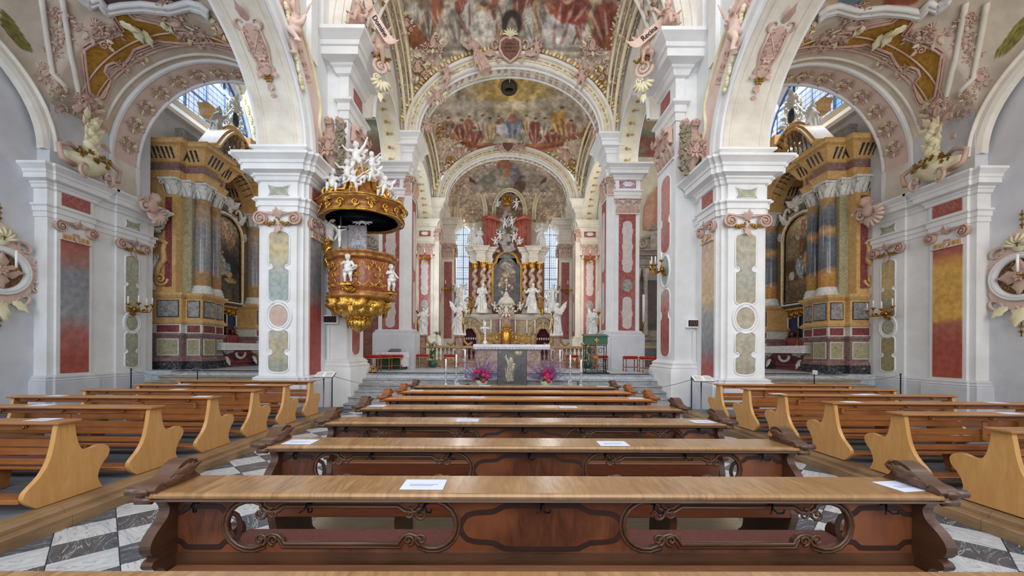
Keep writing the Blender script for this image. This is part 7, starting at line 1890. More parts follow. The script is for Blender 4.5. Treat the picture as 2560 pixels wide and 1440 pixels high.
mb = MB(); mb.grid(lambda u, v: ((u-.5)*W_*1.0*(1 if v < .74 else 1-.28*min(1, (v-.74)*6)), v*(H_-.0)*(.74/.74) if v < .74 else (v*H_-(.6*(1-ell1(min(1, abs(u-.5)*2)))) if v > .9 else v*H_), 0), 50, 90)
a = np.array(mb.v); col = paint_main(a[:, 0]/W_*100+50, (1-a[:, 1]/H_)*190); o = WP('altar_painting', MB().merge(mb, MPm @ T(0, 0, .012)), [PAINTO], ha); setcol(o, col)
# attic: red drapery, cloud relief, crown
REDD = mat('red_scagliola_drapery', 'a84838', 'c0705c', rough=.4, scale=3)
m = MB()
for sg in (-1, 1):
    m.grid(lambda u, v, sg=sg: (X0+sg*(.45+.85*u), YA+.3-.12*abs(math.sin(u*9+v*2)), 8.2+2.05*v-(.5*u*(1-v))), 14, 12, 0, True)
    m.box(X0+sg*.5, X0+sg*1.45, YA+.3, YA+.5, 8.2, 10.2)
m.tube([(X0-1.6, YA-.1, 10.1), (X0-1.1, YA-.15, 10.2), (X0-.5, YA-.2, 9.95), (X0, YA-.2, 10.35), (X0+.5, YA-.2, 9.95), (X0+1.1, YA-.15, 10.2), (X0+1.6, YA-.1, 10.1)], [.1, .13, .12, .12, .12, .13, .1], 8); WP('red_attic', m, REDD, ha)
m = MB(); m.box(X0-1.6, X0-1.3, YA+.1, YA+.45, 8.15, 10.1); m.box(X0+1.3, X0+1.6, YA+.1, YA+.45, 8.15, 10.1); WP('attic_pilaster', m, mat('warm_red_panel', ''), ha)
m = MB(); r_ = random.Random(12)
for k in range(60):
    zz = r_.uniform(7.9, 10.6); w_ = .75*(1-(zz-7.9)/4.2); m.ell((X0+r_.gauss(0, .5)*w_*1.2, YA-.25+r_.uniform(-.1, .1), zz), (.16, .14, .12), 8, 6)
WP('cloud_relief', fuse(m, .05, 2), mat('grey_stucco_cloud', 'b4aca4', '94908a', rough=.7, scale=3), ha)
m = MB()
for k in range(50):
    zz = r_.uniform(10.6, 12.2); m.ell((X0+.05+r_.gauss(0, .3), YA-.3+r_.uniform(-.1, .1), zz), (.18, .14, .16), 8, 6)
WP('painted_cloud', fuse(m, .06, 2), mat('brown_cloud', '9c7c70', '7c6058', rough=.8, scale=2), ha)
m = MB().lathe([(.25, 0), (.27, .06), (.25, .1), (.3, .3)], X0, YA-.6, 12, z0=10.75)
for k in range(6): a_ = 2*PI*k/6; m.tube([(X0+.28*math.cos(a_), YA-.6+.28*math.sin(a_), 11.0), (X0+.3*math.cos(a_), YA-.6+.3*math.sin(a_), 11.2), (X0, YA-.6, 11.35)], .04, 5)
m.ell((X0, YA-.6, 11.4), .08, 6, 5); WP('gilt_crown', m, GOLD, ha)
for (dx, z, sc_, rz, k, lb) in ((-1.55, 3.95, 1.08, .2, 0, 'left bishop-like white statue before the twisted columns'), (1.62, 3.95, 1.08, -.2, 1, 'right white bearded statue before the twisted columns'), (-2.2, 8.15, .95, .3, 2, 'seated white figure on the left end of the altar cornice'), (2.25, 8.15, .95, -.3, 4, 'white figure with a long trumpet right of the altar attic'), (-1.75, 8.15, .8, .5, 3, 'winged white angel left beside the red attic'), (2.9, 3.95, 1.05, -.3, 1, 'white statue at the far right end of the altar wall'), (-2.9, 3.95, 1.05, .3, 3, 'white statue at the far left end of the altar wall')):
    figure('saint_statue' if k < 3 else 'angel_statue', ROB[k], STAT, (X0+dx, YA-.75 if z < 5 else YA-.1, z), sc_, rz, label=lb, cat='statue')
for i, (dx, z, po) in enumerate(((-.45, 8.5, 'fly'), (.45, 8.4, 'reach'), (-.15, 9.3, 'reach'), (.3, 9.4, 'fly'), (-.75, 8.1, 'sit'), (.8, 8.1, 'sit'), (.6, 10.55, 'fly'), (-.6, 10.5, 'sit'), (-.75, 3.95, 'sit'), (.85, 3.95, 'sit'))):
    figure('putto', PUT[po], STAT, (X0+dx, YA-.5, z), .85, (-1)**i*.3, parent=ha)
# doors with purple curtains in the altar wall
for sg in (-1, 1):
    xd = X0+sg*2.35-.05*0; dr = empty('curtained_doorway', (xd, YA-.25, .85), '%s arched doorway with dark purple curtain beside the high altar' % SIDEW[sg], 'doorway')
    o_ = [(-.46, 0), (.46, 0)]+[(.46, 1.55), (.40, 1.7)]+[(.30*math.cos(PI*i/8), 1.8+.25*math.sin(PI*i/8)) for i in range(9)]+[(-.40, 1.7), (-.46, 1.55)]
    WP('doorway_surround', MB().merge(plate(grow(o_, .26), [o_[::-1]], .12), face_y(xd, YA-.22, .95)), mat('inlaid_stone', 'c4b090', 'a0866c', rough=.5, scale=9), dr)
    WP('surround_moulding', MB().merge(MB().tube([(x, y, 0) for x, y in o_], .05, 6, closed=True, up=(0, 0, 1)).tube([(x, y, 0) for x, y in grow(o_, .26)[2:]], .05, 6, up=(0, 0, 1)), face_y(xd, YA-.36, .95)), mat('ochre_moulding', 'b89058', 'a07c48', rough=.4), dr)
    m = MB(); m.grid(lambda u, v: (xd-.46+.92*u, YA-.18-.035*math.sin(u*40), .95+(2.05-.5*abs(2*u-1)**3)*v), 60, 4, 0, True); WP('curtain', m, mat('purple_velvet', '4c1828', '34101c', rough=.9, scale=3), dr)
    m = MB(); pts = [(xd-.95+1.9*i/16, YA-.4, 3.1+.62*math.sin(PI*i/16)**.8) for i in range(17)]; m.tube(pts, .07, 6); f = rocaille(1.1, .7, 4, (0, 0)); m.merge(f, face_y(xd, YA-.36, 3.25)); WP('arched_cornice', m, mat('stone_carving', 'ccb898', 'ac9474', rough=.6, scale=6), dr)
    o = empty('gilt_flower_vase', (xd-.05, YA-.3, 3.85), 'golden ornamental bouquet over the %s altar doorway' % SIDEW[sg], 'ornament')
    m = MB().lathe([(.14, 0), (.06, .1), (.15, .3), (.1, .42)], xd-.05, YA-.3, 10, z0=3.85)
    for k in range(12): a_ = PI*k/11; m.tube([(xd-.05, YA-.3, 4.3), (xd-.05+.35*math.cos(a_), YA-.35, 4.35+.55*math.sin(a_))], [.03, .015], 4); m.ell((xd-.05+.37*math.cos(a_), YA-.35, 4.37+.57*math.sin(a_)), .06, 6, 4)
    WP('bouquet', m, GOLDP, o)
# tabernacle
tb = empty('tabernacle', (X0-.02, YA-.9, 1.9), 'domed stone tabernacle shrine with golden door in the middle', 'tabernacle')
xx = X0-.02; yy = YA-.9
m = MB(); m.box(xx-.62, xx+.62, yy, yy+.6, 1.8, 3.3); m.box(xx-.42, xx+.42, yy+.05, yy+.5, 3.3, 4.5); WP('body', m, mat('mottled_stone', 'b89c88', '8c5c50', rough=.45, scale=8), tb)
m = MB().lathe([(.55, 0), (.5, .2), (.36, .4), (.22, .5), (.14, .7), (.05, .85)], xx, yy+.2, 20, z0=4.45); m.tube([(xx-.5, yy-.05, 4.4), (xx-.3, yy-.1, 4.75), (xx, yy-.12, 4.95), (xx+.3, yy-.1, 4.75), (xx+.5, yy-.05, 4.4)], .07, 6); m.merge(rocaille(1.2, 1.0, 5, (0, 0)), face_y(xx, yy-.08, 4.1)); m.ell((xx, yy+.1, 5.4), .07, 6, 5); m.box(xx-.02, xx+.02, yy+.1, yy+.12, 5.3, 5.7); WP('canopy', m, CREAM, tb)
m = MB()
for sg in (-1, 1):
    for k in (0, 1): m.lathe([(.09, 0), (.06, .1), (.055, 1.1), (.08, 1.15), (.1, 1.2)], xx+sg*(.38+.2*k), yy-.1, 10, z0=2.3)
WP('column', m, PURPM, tb)
m = MB(); m.box(xx-.2, xx+.2, yy-.14, yy, 1.95, 2.7); m.merge(rocaille(.8, 1.1, 6, (0, 0)), face_y(xx, yy-.16, 2.75)); m.lathe([(.34, 0), (.3, .3), (.36, .6), (.24, .9), (.1, 1.1), (.05, 1.25)], xx, yy-.05, 16, z0=1.9); WP('gilt_shrine', m, GOLD, tb)
m = MB().box(xx-.03, xx+.03, yy-.42, yy-.38, 2.0, 2.16); WP('sanctuary_light', m, mat('red_lamp_glass', 'c01820', rough=.2), tb)
# high altar mensa with lace cloth and candles
mz = empty('high_altar_table', (X0, YA-1.6, .85), 'carved marble mensa below the tabernacle with lace cloth front', 'altar')
m = MB(); m.prism([(-1.0, 0), (1.0, 0), (1.25, .45), (1.35, .75), (-1.35, .75), (-1.25, .45)], 'y', -.35, .35); m2 = MB().merge(m, T(X0, YA-1.6, .95)); m2.box(X0-1.4, X0+1.4, YA-2.0, YA-1.2, 1.70, 1.78); WP('mensa', m2, mat('rosy_stone', 'c8a498', '8c4c40', rough=.4, scale=5, kind='marble'), mz)
m = MB(); m.box(X0-1.15, X0+1.15, YA-2.06, YA-2.05, 1.6, 1.99); WP('front_step', MB().box(X0-1.6, X0+1.6, YA-1.25, YA-.6, .9, 1.85), BEIGEM, mz)
LACE = mat('white_lace', 'eeebf2', 'd4d0dc', rough=.9, scale=30, kind='voronoi')
def lace_cloth(name, x0, x1, y0, y1, z, drop, label, n=26):
    o = empty(name, ((x0+x1)/2, (y0+y1)/2, z), label, 'cloth')
    WP('cloth_top', MB().bbox(x0, x1, y0, y1, z+.001, z+.012, .003), mat('white_linen', ''), o)
    m = MB()
    def edge(p, q):
        vs = []; d = Vector(q)-Vector(p); nn = Vector((d.y, -d.x, 0)).normalized(); N = n*4
        for i in range(N+1):
            t = i/N; w_ = .012*math.sin(t*n*1.5); sc_ = drop*(1-.10*abs(math.sin(t*n*PI/1)))
            b = Vector((p[0]+d.x*t, p[1]+d.y*t, z+.01))
            vs += [b+nn*.004, b+nn*(.01+w_*.5)-Vector((0, 0, drop*.5)), b+nn*(.01+w_)-Vector((0, 0, sc_))]
        m.add(vs, [(3*i+k, 3*i+3+k, 3*i+4+k, 3*i+1+k) for i in range(N) for k in (0, 1)], 0, True)
    edge((x0, y0, 0), (x1, y0, 0)); edge((x1, y0, 0), (x1, y1, 0)); edge((x0, y1, 0), (x0, y0, 0))
    WP('cloth_drop', m, mat('white_linen', ''), o)
    m = MB(); k = int((x1-x0)/.11)
    for i in range(k):
        x = x0+(i+.5)*(x1-x0)/k
        m.tube([(x-.05, y0-.035, z-drop*.55), (x, y0-.035, z-drop*.85), (x+.05, y0-.035, z-drop*.55), (x, y0-.035, z-drop*.62), (x-.05, y0-.035, z-drop*.55)], .004, 3)
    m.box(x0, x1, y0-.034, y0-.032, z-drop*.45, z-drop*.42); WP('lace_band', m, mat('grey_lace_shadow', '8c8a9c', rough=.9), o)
    return o
lace_cloth('lace_altar_cloth', X0-1.25, X0+1.25, YA-2.05, YA-1.2, 1.79, .3, 'white lace cloth on the distant mensa below the tabernacle')
for i, px in enumerate((1209, 1227, 1250, 1288, 1317, 1337)):
    Yc = YA-1.05; x = AX(px)*Yc; candle('altar_candlestick', x, Yc, 1.86, .75, .85+.1*(i in (2, 3)), BRASS, 'tall white candle, number %s from the left behind the high altar cloth' % ['one', 'two', 'three', 'four', 'five', 'six'][i], r=.06, rc=.03, group='high altar candles')
for sg in (-1, 1):
    o = empty('gilt_reliquary', (X0+sg*.95, YA-1.0, 1.86), 'openwork golden reliquary stand %s of the tabernacle' % SIDEW[sg], 'ornament')
    for k in range(3): WP('gilt_scrollwork', MB().merge(rocaille(.55, .8, 7+k, (0, 0)), face_y(X0+sg*(.6+.4*k), YA-1.05, 2.35-.08*k)), [GOLDP, mat('grey_stucco_cloud', '')][0], o)
# altar table in front (versus populum)
YT = 13.6; AZ = .85
at_ = empty('altar_table', (.18, YT, AZ), 'freestanding altar table of inlaid red and beige marble behind the leaning painting', 'altar')
m = MB(); m.bbox(-.88, 1.25, YT-.35, YT+.45, AZ, AZ+.82, .02); WP('body', m, mat('pink_inlaid_marble', 'b89c94', '9c7c74', rough=.4, scale=5, kind='marble'), at_)
m = MB(); m.bbox(-.95, 1.32, YT-.42, YT+.5, AZ+.82, AZ+.90, .01); WP('slab', m, PALEW, at_)
m = MB()
for xq in (-.62, .98):
    f = MB(); cscroll(f, 0, .15, .13, 0, 0, 0, 1, .2); cscroll(f, 0, -.12, .12, PI, 0, 0, 1, .2); leaf(f, -.08, -.2, PI/2+.4, .3, .05); leaf(f, .08, .05, PI/2-.5, .25, .05); rosette(f, .0, .0, .08); m.merge(f, face_y(xq, YT-.36, AZ+.42))
WP('carved_relief', m, BEIGEM, at_)
lace_cloth('white_altar_cloth', -.97, 1.55, YT-.48, YT+.55, AZ+.905, .17, 'white lace-edged cloth covering the freestanding altar table')
# silver crucifix on the altar
o = empty('silver_crucifix', (-.60, YT-.1, AZ+.92), 'ornate silver standing crucifix on the left of the altar table', 'cross')
SILV = mat('silver', 'e8e8ee', 'b8bac4', rough=.25, metal=.7, scale=9)
m = MB().lathe([(.10, 0), (.11, .03), (.07, .08), (.03, .14), (.04, .2), (.02, .25), (.03, .3), (.015, .34)], 0, 0, 12); m.build('foot', [SILV], o)
m = MB(); m.box(-.015, .015, -.01, .01, .34, .72); m.box(-.11, .11, -.01, .01, .54, .565)
for (a, b) in ((0, .74), (-.13, .55), (.13, .55), (0, .42)): f = MB(); rosette(f, a, b, .05); m.merge(f, FACE)
m.build('cross', [SILV], o)
m = MB(); m.cap((0, -.03, .6), (0, -.03, .52), .014, .012); m.ell((0, -.03, .63), .012, 6, 4); m.cap((0, -.03, .59), (-.08, -.03, .61), .006, .005, 5); m.cap((0, -.03, .59), (.08, -.03, .61), .006, .005, 5); m.cap((0, -.03, .52), (0, -.03, .42), .01, .006, 5); m.build('corpus', [SILV], o)
# painting leaning on the steps
YS = 11.55
lp = empty('leaning_painting', (.27, YS-.1, .567), 'dark framed painting of a robed saint leaning on the choir steps', 'painting')
tilt = Rx(-.06); PWd, PHt = .84, 1.03
def lpM(m, name, mt): o = MB().merge(m, tilt).build(name, [mt], lp); return o
x0, x1 = -PWd/2, PWd/2
m = MB()
for (a, b, c, d) in ((x0, x1, 0, .028), (x0, x1, PHt-.028, PHt), (x0, x0+.028, 0, PHt), (x1-.028, x1, 0, PHt)): m.bbox(a, b, -.02, .025, c, d, .005)
lpM(m, 'frame', mat('black_frame', '1c1c1e', rough=.4))
m = MB()
for (a, b, c, d) in ((x0+.03, x1-.03, .03, .036), (x0+.03, x1-.03, PHt-.036, PHt-.03), (x0+.03, x0+.036, .03, PHt-.03), (x1-.036, x1-.03, .03, PHt-.03)): m.box(a, b, -.012, .0, c, d)
lpM(m, 'inner_slip', mat('pale_slip', '9c968c'))
mb = MB(); mb.grid(lambda u, v: (x0+.02+(PWd-.04)*u, -.002, .02+(PHt-.04)*v), 90, 110)
a = np.array(mb.v); u = (a[:, 0]-x0)/PWd*100; v = (1-a[:, 2]/PHt)*125
c = Canvas(u, v, '34322e', '46423a', .05, 81)
c.ell(72, 12, 14, 8, '8c7c58', soft=.6); c.ell(70, 10, 8, 3, 'c0b088', .2); c.ell(78, 10, 6, 2.5, 'b0a078', -.3); c.ell(8, 9, 4, 4, '8c8878'); c.ell(8, 9, 2.6, 2.6, '34322e')
c.ell(46, 27, 8.5, 8.5, '9c8c68', soft=.15, warp=0); c.ell(46, 27, 7.3, 7.3, '3c3830', soft=.15, warp=0); c.ell(46, 27, 4.2, 5.4, 'c8b494', warp=.1); c.ell(46, 23.5, 5, 3, '54483a'); c.ell(46, 38, 6.5, 8, 'b8a888'); c.ell(40, 44, 6, 9, 'a89878', .3); c.ell(50, 50, 8, 12, '9c8c6c'); c.poly([(38, 45), (56, 45), (58, 78), (54, 108), (34, 112), (26, 90)], '8c8068', .9)
for k in range(9): c.ell(30+k*3.2, 86, 1.1, 26, ['b8ac8c', '5c5444'][k % 2], .05*(k-4), .4, .3)
c.ell(29, 24, 2.4, 6, 'c8b494', .2); c.ell(33, 36, 3, 10, 'b0a080', -.5); c.ell(56, 52, 6, 4, 'c0ac8c'); c.ell(54, 62, 4, 6, 'b8a688'); c.ell(52, 100, 5, 10, 'a8987c', .1); c.ell(70, 90, 16, 24, '2c2a28', soft=.6); c.ell(40, 116, 20, 3, '24221f'); c.contrast(.35, .2, 82)
o = lpM(mb, 'canvas', PAINTO); setcol(o, c.c)
# ------------------------------------------------------------------ choir furniture
def text_mb(txt, size, depth=.004):
    cu = bpy.data.curves.new('t', 'FONT'); cu.body = txt; cu.size = size; cu.extrude = depth; cu.align_x = 'CENTER'; cu.align_y = 'CENTER'; cu.resolution_u = 2
    ob = bpy.data.objects.new('t', cu); me = ob.to_mesh(); mb = MB(); mb.add([tuple(v.co) for v in me.vertices], [tuple(p.vertices) for p in me.polygons]); ob.to_mesh_clear(); bpy.data.objects.remove(ob); return mb
# communion balustrade
BAL = mat('rail_ochre_stone', 'b89868', '9c7c50', rough=.45, scale=5)
YR = 17.3
for s in (-1, 1):
    br = empty('balustrade', (sx(s, 2.4), YR, .85), '%s ochre marble balustrade in front of the sanctuary' % SIDEW[s], 'balustrade')
    a0, a1 = sx(s, .9), sx(s, 3.75)
    WP('base_step', MB().bbox(min(a0, a1), max(a0, a1), YR-.45, YR+.3, .85, 1.0, .01), mat('rosy_stone', ''), br); WP('plinth_rail', MB().bbox(min(a0, a1), max(a0, a1), YR-.16, YR+.16, 1.0, 1.12, .015), BAL, br)
    WP('hand_rail', MB().bbox(min(a0, a1), max(a0, a1), YR-.17, YR+.17, 1.64, 1.76, .02), BAL, br)
    bal = MB().lathe([(.06, 0), (.06, .04), (.03, .07), (.055, .16), (.06, .21), (.03, .31), (.025, .36), (.05, .42), (.055, .47), (.05, .52)], 0, 0, 8).mesh('baluster', [mat('mottled_stone', '')])
    for h in (1.05, 1.22, 1.40, 1.58, 1.76, 2.45, 2.62, 2.80, 2.98, 3.15): o = link('baluster', bal, br); o.location = Vector((sx(s, h), YR, 1.12))-br.location
    for h in (1.92, 2.28, 3.34): WP('marble_panel', MB().box(sx(s, h-.07), sx(s, h+.07), YR-.1, YR+.1, 1.12, 1.64).box(sx(s, h-.035), sx(s, h+.035), YR-.11, YR-.1, 1.2, 1.56, 1), [PALEW, REDM2], br)
    for i, h in enumerate((2.1, 3.7)):
        WP('pedestal', MB().box(sx(s, h-.14), sx(s, h+.14), YR-.14, YR+.14, 1.0, 2.12).bbox(sx(s, h)-.2, sx(s, h)+.2, YR-.2, YR+.2, 2.12, 2.24, .02), [mat('mottled_stone', '')], br)
        f = MB(); 
        for q in (-1, 1): f.tube([(q*.14, .4, 0), (q*.22, .12, 0), (q*.36, .0, 0), (q*.5, .04, 0)], [.05, .06, .06, .04], 8); spiral(f, q*.5, .06, .06, 1.3, q, .4)
        WP('scroll_bracket', MB().merge(f, face_y(sx(s, h), YR, 1.80)), BAL, br)
        figure('angel_statue', ROB[3+i] if (s > 0) == (i == 0) else ROB[4-i], STAT, (sx(s, h), YR, 2.24), .66 if i else .80, -s*.4, label='white winged marble angel on the %s pedestal of the %s balustrade' % (('inner', 'outer')[i], SIDEW[s]), cat='statue')
        o = empty('tall_candlestick', (sx(s, h+.18*(1 if i else -1)), YR-.1, 2.24), 'slender golden torch with long white candle held at the %s angel of the %s balustrade' % (('inner', 'outer')[i], SIDEW[s]), 'candlestick')
        MB().tube([(0, 0, 0), (0, 0, .5), (0, 0, .9)], [.03, .05, .02], 8).lathe([(.04, .9), (.09, 1.0), (.05, 1.02)], 0, 0, 8).build('torch', [BRASS], o); MB().lathe([(.028, 1.0), (.028, 1.9)], 0, 0, 8).build('candle', [WAX], o)
# red stools
WOODL = woodm('stool_wood', '7c4424', '9c5c34', '8c4c28', rough=.4)
def stool(x, y, lab, w=.46):
    o = empty('red_stool', (x, y, .85), lab, 'stool', 'red velvet stools in the choir')
    MB().bbox(-w/2, w/2, -.2, .2, .44, .54, .035).build('seat_cushion', [REDV], o); MB().bbox(-w/2-.005, w/2+.005, -.205, .205, .42, .445, .004).build('gold_trim', [GOLDP], o)
    for a in (-1, 1):
        for b in (-1, 1): m = MB(); m.lathe([(.02, 0), (.022, .06), (.014, .1), (.022, .2), (.014, .3), (.022, .42)], a*(w/2-.03), b*.17, 8); m.build('leg', [WOODL], o)
    MB().box(-w/2+.03, w/2-.03, -.012, .012, .13, .16).box(-w/2+.02, -w/2+.04, -.17, .17, .13, .16).box(w/2-.04, w/2-.02, -.17, .17, .13, .16).build('stretcher', [WOODL], o)
for px, Y, lb in ((934, 13.2, 'red velvet stool leftmost of the left group'), (962, 13.9, 'red stool second in the left group'), (990, 14.4, 'red stool by the credence table, third from left'), (1056, 15.9, 'red stool left of the potted palm'), (1125, 15.9, 'red stool right of the potted palm'), (1431, 16.1, 'red stool just right of the altar table'), (1503, 15.2, 'red stool seen behind the green lectern'), (1576, 14.2, 'red stool before the right choir pier'), (1618, 13.6, 'red stool second from the right, partly overlapping'), (1644, 12.95, 'red stool at the foot of the right colossal pier')):
    stool(AX(px)*Y, Y, lb)
# credence table with green antependium
o = empty('credence_table', (-4.1, 14.85, .85), 'side table with green front panel under white lace', 'table')
MB().box(-.5, .5, -.25, .25, .0, .62).build('green_panel', [mat('green_cloth', '2c5038', '244430', rough=.9, scale=8)], o)
lc = lace_cloth('white_side_cloth', -4.65, -3.55, 14.57, 15.12, 1.47, .2, 'white lace cloth on the side table at left')
WP('cloth_fall', MB().box(-3.54, -3.55, 14.57, 15.1, .95, 1.47).box(-4.65, -4.64, 14.57, 15.1, .95, 1.47).box(-3.72, -3.54, 14.55, 14.56, .95, 1.47), mat('white_linen', ''), lc)
o = empty('missal_stand', (-4.0, 14.8, 1.485), 'brown reading rest lying on the white side table', 'book stand'); MB().prism([(-.2, 0), (.15, 0), (.15, .12), (-.2, .02)], 'x', -.2, .2).build('rest', [WALNUT], o)
# green iron lectern
lx, ly = 2.98, 12.95
o = empty('iron_lectern', (lx, ly, .85), 'wrought iron lectern with green panel and golden cross ornament', 'lectern')
m = MB(); m.box(-.42, .42, -.25, .3, 0, .03)
for a in (-.33, .33):
    for b in (-.14, .14): m.tube([(a, b, .03), (a*.95, b, .25), (a, b, .5), (a, b, .92)], .014, 5); m.ell((a, b, .05), .025, 6, 4)
for z in (.08, .9): m.tube([(-.33, -.14, z), (.33, -.14, z)], .012, 5)
f = MB()
for q in (-1, 1):
    for (x, y, r, d) in ((.16, .72, .10, 1), (.2, .45, .09, -1), (.15, .22, .10, 1), (.26, .2, .05, -1), (.1, .1, .07, -1)): spiral(f, q*x, y, r, 1.3, q*d, .1, 0, 0, 0, dome=False)
m.merge(f, T(0, -.14, 0) @ FACE); m.build('iron_frame', [IRON], o)
MB().prism([(-.2, .92), (.16, 1.0), (.16, 1.22), (-.2, 1.18)], 'x', -.36, .36).build('green_panel', [mat('dark_green_enamel', '1c4830', '285c40', rough=.35, scale=8)], o)
MB().prism([(-.25, 1.17), (-.24, 1.2), (.2, 1.27), (.2, 1.24)], 'x', -.39, .39).build('book_rest', [mat('dark_green_enamel', '')], o)
m = MB(); f = MB(); rosette(f, 0, 1.06, .09, 0, .08, 4); f.tube([(0, 1.14, .1), (0, 1.06, .1), (0, .2, .02)], .012, 5); f.tube([(-.07, 1.06, .1), (.07, 1.06, .1)], .01, 5); rosette(f, 0, .52, .08, 0, .03, 4); f.tube([(-.08, .52, .03), (.08, .52, .03)], .01, 5)
m.merge(f, T(0, -.14, 0) @ FACE); m.build('gilt_cross', [GOLDP], o)
# plants -------------------------------------------------------------
LEAFM = mat('dark_green_leaf', '2c5030', '4c7444', rough=.5, scale=5); LEAFL = mat('fresh_green_leaf', '5c8c40', '3c6c34', rough=.5, scale=5)
def blade(m, x, y, z, a, L, W, droop, mi=0):
    d = Vector((math.cos(a), math.sin(a), 0)); n = Vector((-d.y, d.x, 0)); vs = []
    for i in range(5):
        t = i/4; p = Vector((x, y, z))+d*(L*t*.7)+Vector((0, 0, L*(.9*t-droop*t*t))); w_ = W*math.sin(PI*(.12+.88*t)); vs += [p-n*w_, p+n*w_]
    m.add(vs, [(2*i, 2*i+1, 2*i+3, 2*i+2) for i in range(4)], mi, True)
def palm(x, y, z, h, lab, n=26):
    o = empty('potted_palm', (x, y, z), lab, 'plant'); r = random.Random(int(x*10))
    MB().lathe([(.12, 0), (.16, .1), (.18, .28), (.15, .28)], 0, 0, 14).build('pot', [mat('green_pot', '2c5c48', rough=.4)], o)
    m = MB()
    for k in range(5): m.tube([(0, 0, .25), (r.uniform(-.1, .1), r.uniform(-.1, .1), h*.6), (r.uniform(-.2, .2), r.uniform(-.1, .1), h)], .01, 4)
    m.build('stem', [LEAFL], o)
    for k in range(n):
        m = MB(); t = r.uniform(.35, 1); blade(m, r.uniform(-.06, .06), r.uniform(-.06, .06), h*t, r.uniform(0, 2*PI), r.uniform(.25, .45), .03, r.uniform(.6, 1.3)); m.build('leaf', [LEAFM if k % 3 else LEAFL], o)
palm(AX(1082)*16.4, 16.4, .85, .95, 'potted palm between two red stools at left'); palm(AX(1470)*16.3, 16.3, .85, .85, 'dark leafy plant behind the green lectern')
o = empty('agave_plant', (-2.85, 17.3, 1.91), 'spiky pale agave in a white vase beside the left balustrade', 'plant'); MB().lathe([(.07, -.15), (.04, 0), (.06, .2), (.04, .3)], 0, 0, 10).build('vase', [PALEW], o)
for k in range(16): m = MB(); blade(m, 0, 0, .28, 2*PI*k/16, .42, .025, .45+.3*(k % 2)); m.build('leaf', [mat('grey_green_blade', '7c9c8c', '5c7c70', rough=.5, scale=4)], o)
for s, px, Y in ((-1, 905, 14.6), (1, 1640, 15.2)):
    o = empty('conifer_bush', (AX(px)*Y, Y, .85), 'small fresh green bush %s' % ('peeking out right of the pulpit pier' if s < 0 else 'before the grey side altar at right'), 'plant')
    m = MB(); r = random.Random(5)
    for k in range(120): t = r.random(); a = r.uniform(0, 2*PI); blade(m, .2*(1-t)*math.cos(a), .2*(1-t)*math.sin(a), .1+.6*t, a, .12, .012, .3)
    m.build('foliage', [LEAFL], o, kind='stuff'); MB().lathe([(.12, 0), (.15, .15)], 0, 0, 10).build('pot', [BEIGEM], o)
# flower arrangements on the steps
for (px, Y, z, lb, sd) in ((1205, 11.28, .568, 'flower arrangement with purple twigs left of the leaning painting', 3), (1366, 11.28, .568, 'flower arrangement with purple twigs right of the leaning painting', 8)):
    x = AX(px)*Y; o = empty('flower_arrangement', (x, Y, z), lb, 'flowers'); r = random.Random(sd)
    MB().lathe([(.10, 0), (.13, .03), (.17, .12), (.15, .16)], 0, 0, 18).build('bowl', [mat('cream_bowl', 'd8d4b8', 'b8bc98', rough=.5, scale=6)], o)
    m = MB()
    for k in range(150):
        a = r.uniform(0, PI); b = r.uniform(-.5, .5); L = r.uniform(.35, .95)*(1 if .6 < a < 2.5 else .75); d = Vector((math.cos(a), b, abs(math.sin(a))+.1)).normalized(); p0 = Vector((r.uniform(-.06, .06), r.uniform(-.05, .05), .15)); q = p0+d*L
        m.tube([p0, (p0+q)/2+Vector((0, 0, .02)), q], [.004, .003, .002], 3)
        for j in range(3): t = r.uniform(.35, 1); c = p0+d*L*t; e = c+Vector((r.uniform(-1, 1), r.uniform(-1, 1), r.uniform(0, 1)))*.07; m.tube([c, e], [.004, .005], 3)
    m.build('purple_twigs', [mat('purple_twig', '8c74a4', '6c5484', rough=.7, scale=9)], o, kind='stuff')
    PET = mat('magenta_petal', 'd02868', 'b01c54', rough=.6, scale=12); PET2 = mat('plum_petal', '94306c', '7c2458', rough=.6, scale=12)
    for k in range(17):
        m = MB(); a = r.uniform(0, 2*PI); R_ = r.uniform(0, .21); c = Vector((R_*math.cos(a), -.06-abs(R_*.5*math.sin(a)), .20+r.uniform(0, .26)))
        if k == 0: c = Vector((-.02, -.14, .46))
        if k == 1: c = Vector((.05, -.2, .16))
        for ring in range(3):
            for j in range(6): aa = 2*PI*j/6+ring*.5; rr2 = .022+.014*ring; m.ell(c+Vector((rr2*math.cos(aa), -.02+ring*.012, rr2*math.sin(aa))), (.024, .014, .024), 6, 4)
        m.ell(c+Vector((0, -.025, 0)), .02, 6, 4); m.build('blossom', [PET if k % 3 else PET2], o)
    for k in range(26): m = MB(); a = r.uniform(-.2, PI+.2); blade(m, .06*math.cos(a), -.10, .14+r.uniform(0, .06), -a, r.uniform(.12, .26), .035, r.uniform(.6, 1.1)); m.build('leaf', [LEAFL if k % 2 else LEAFM], o)
    m = MB(); blade(m, .1*(1 if sd == 8 else -1), -.02, .45, .3, .2, .05, .4); blade(m, .12*(1 if sd == 8 else -1), -.02, .4, 2, .18, .05, .4); m.build('leaf', [LEAFM], o)
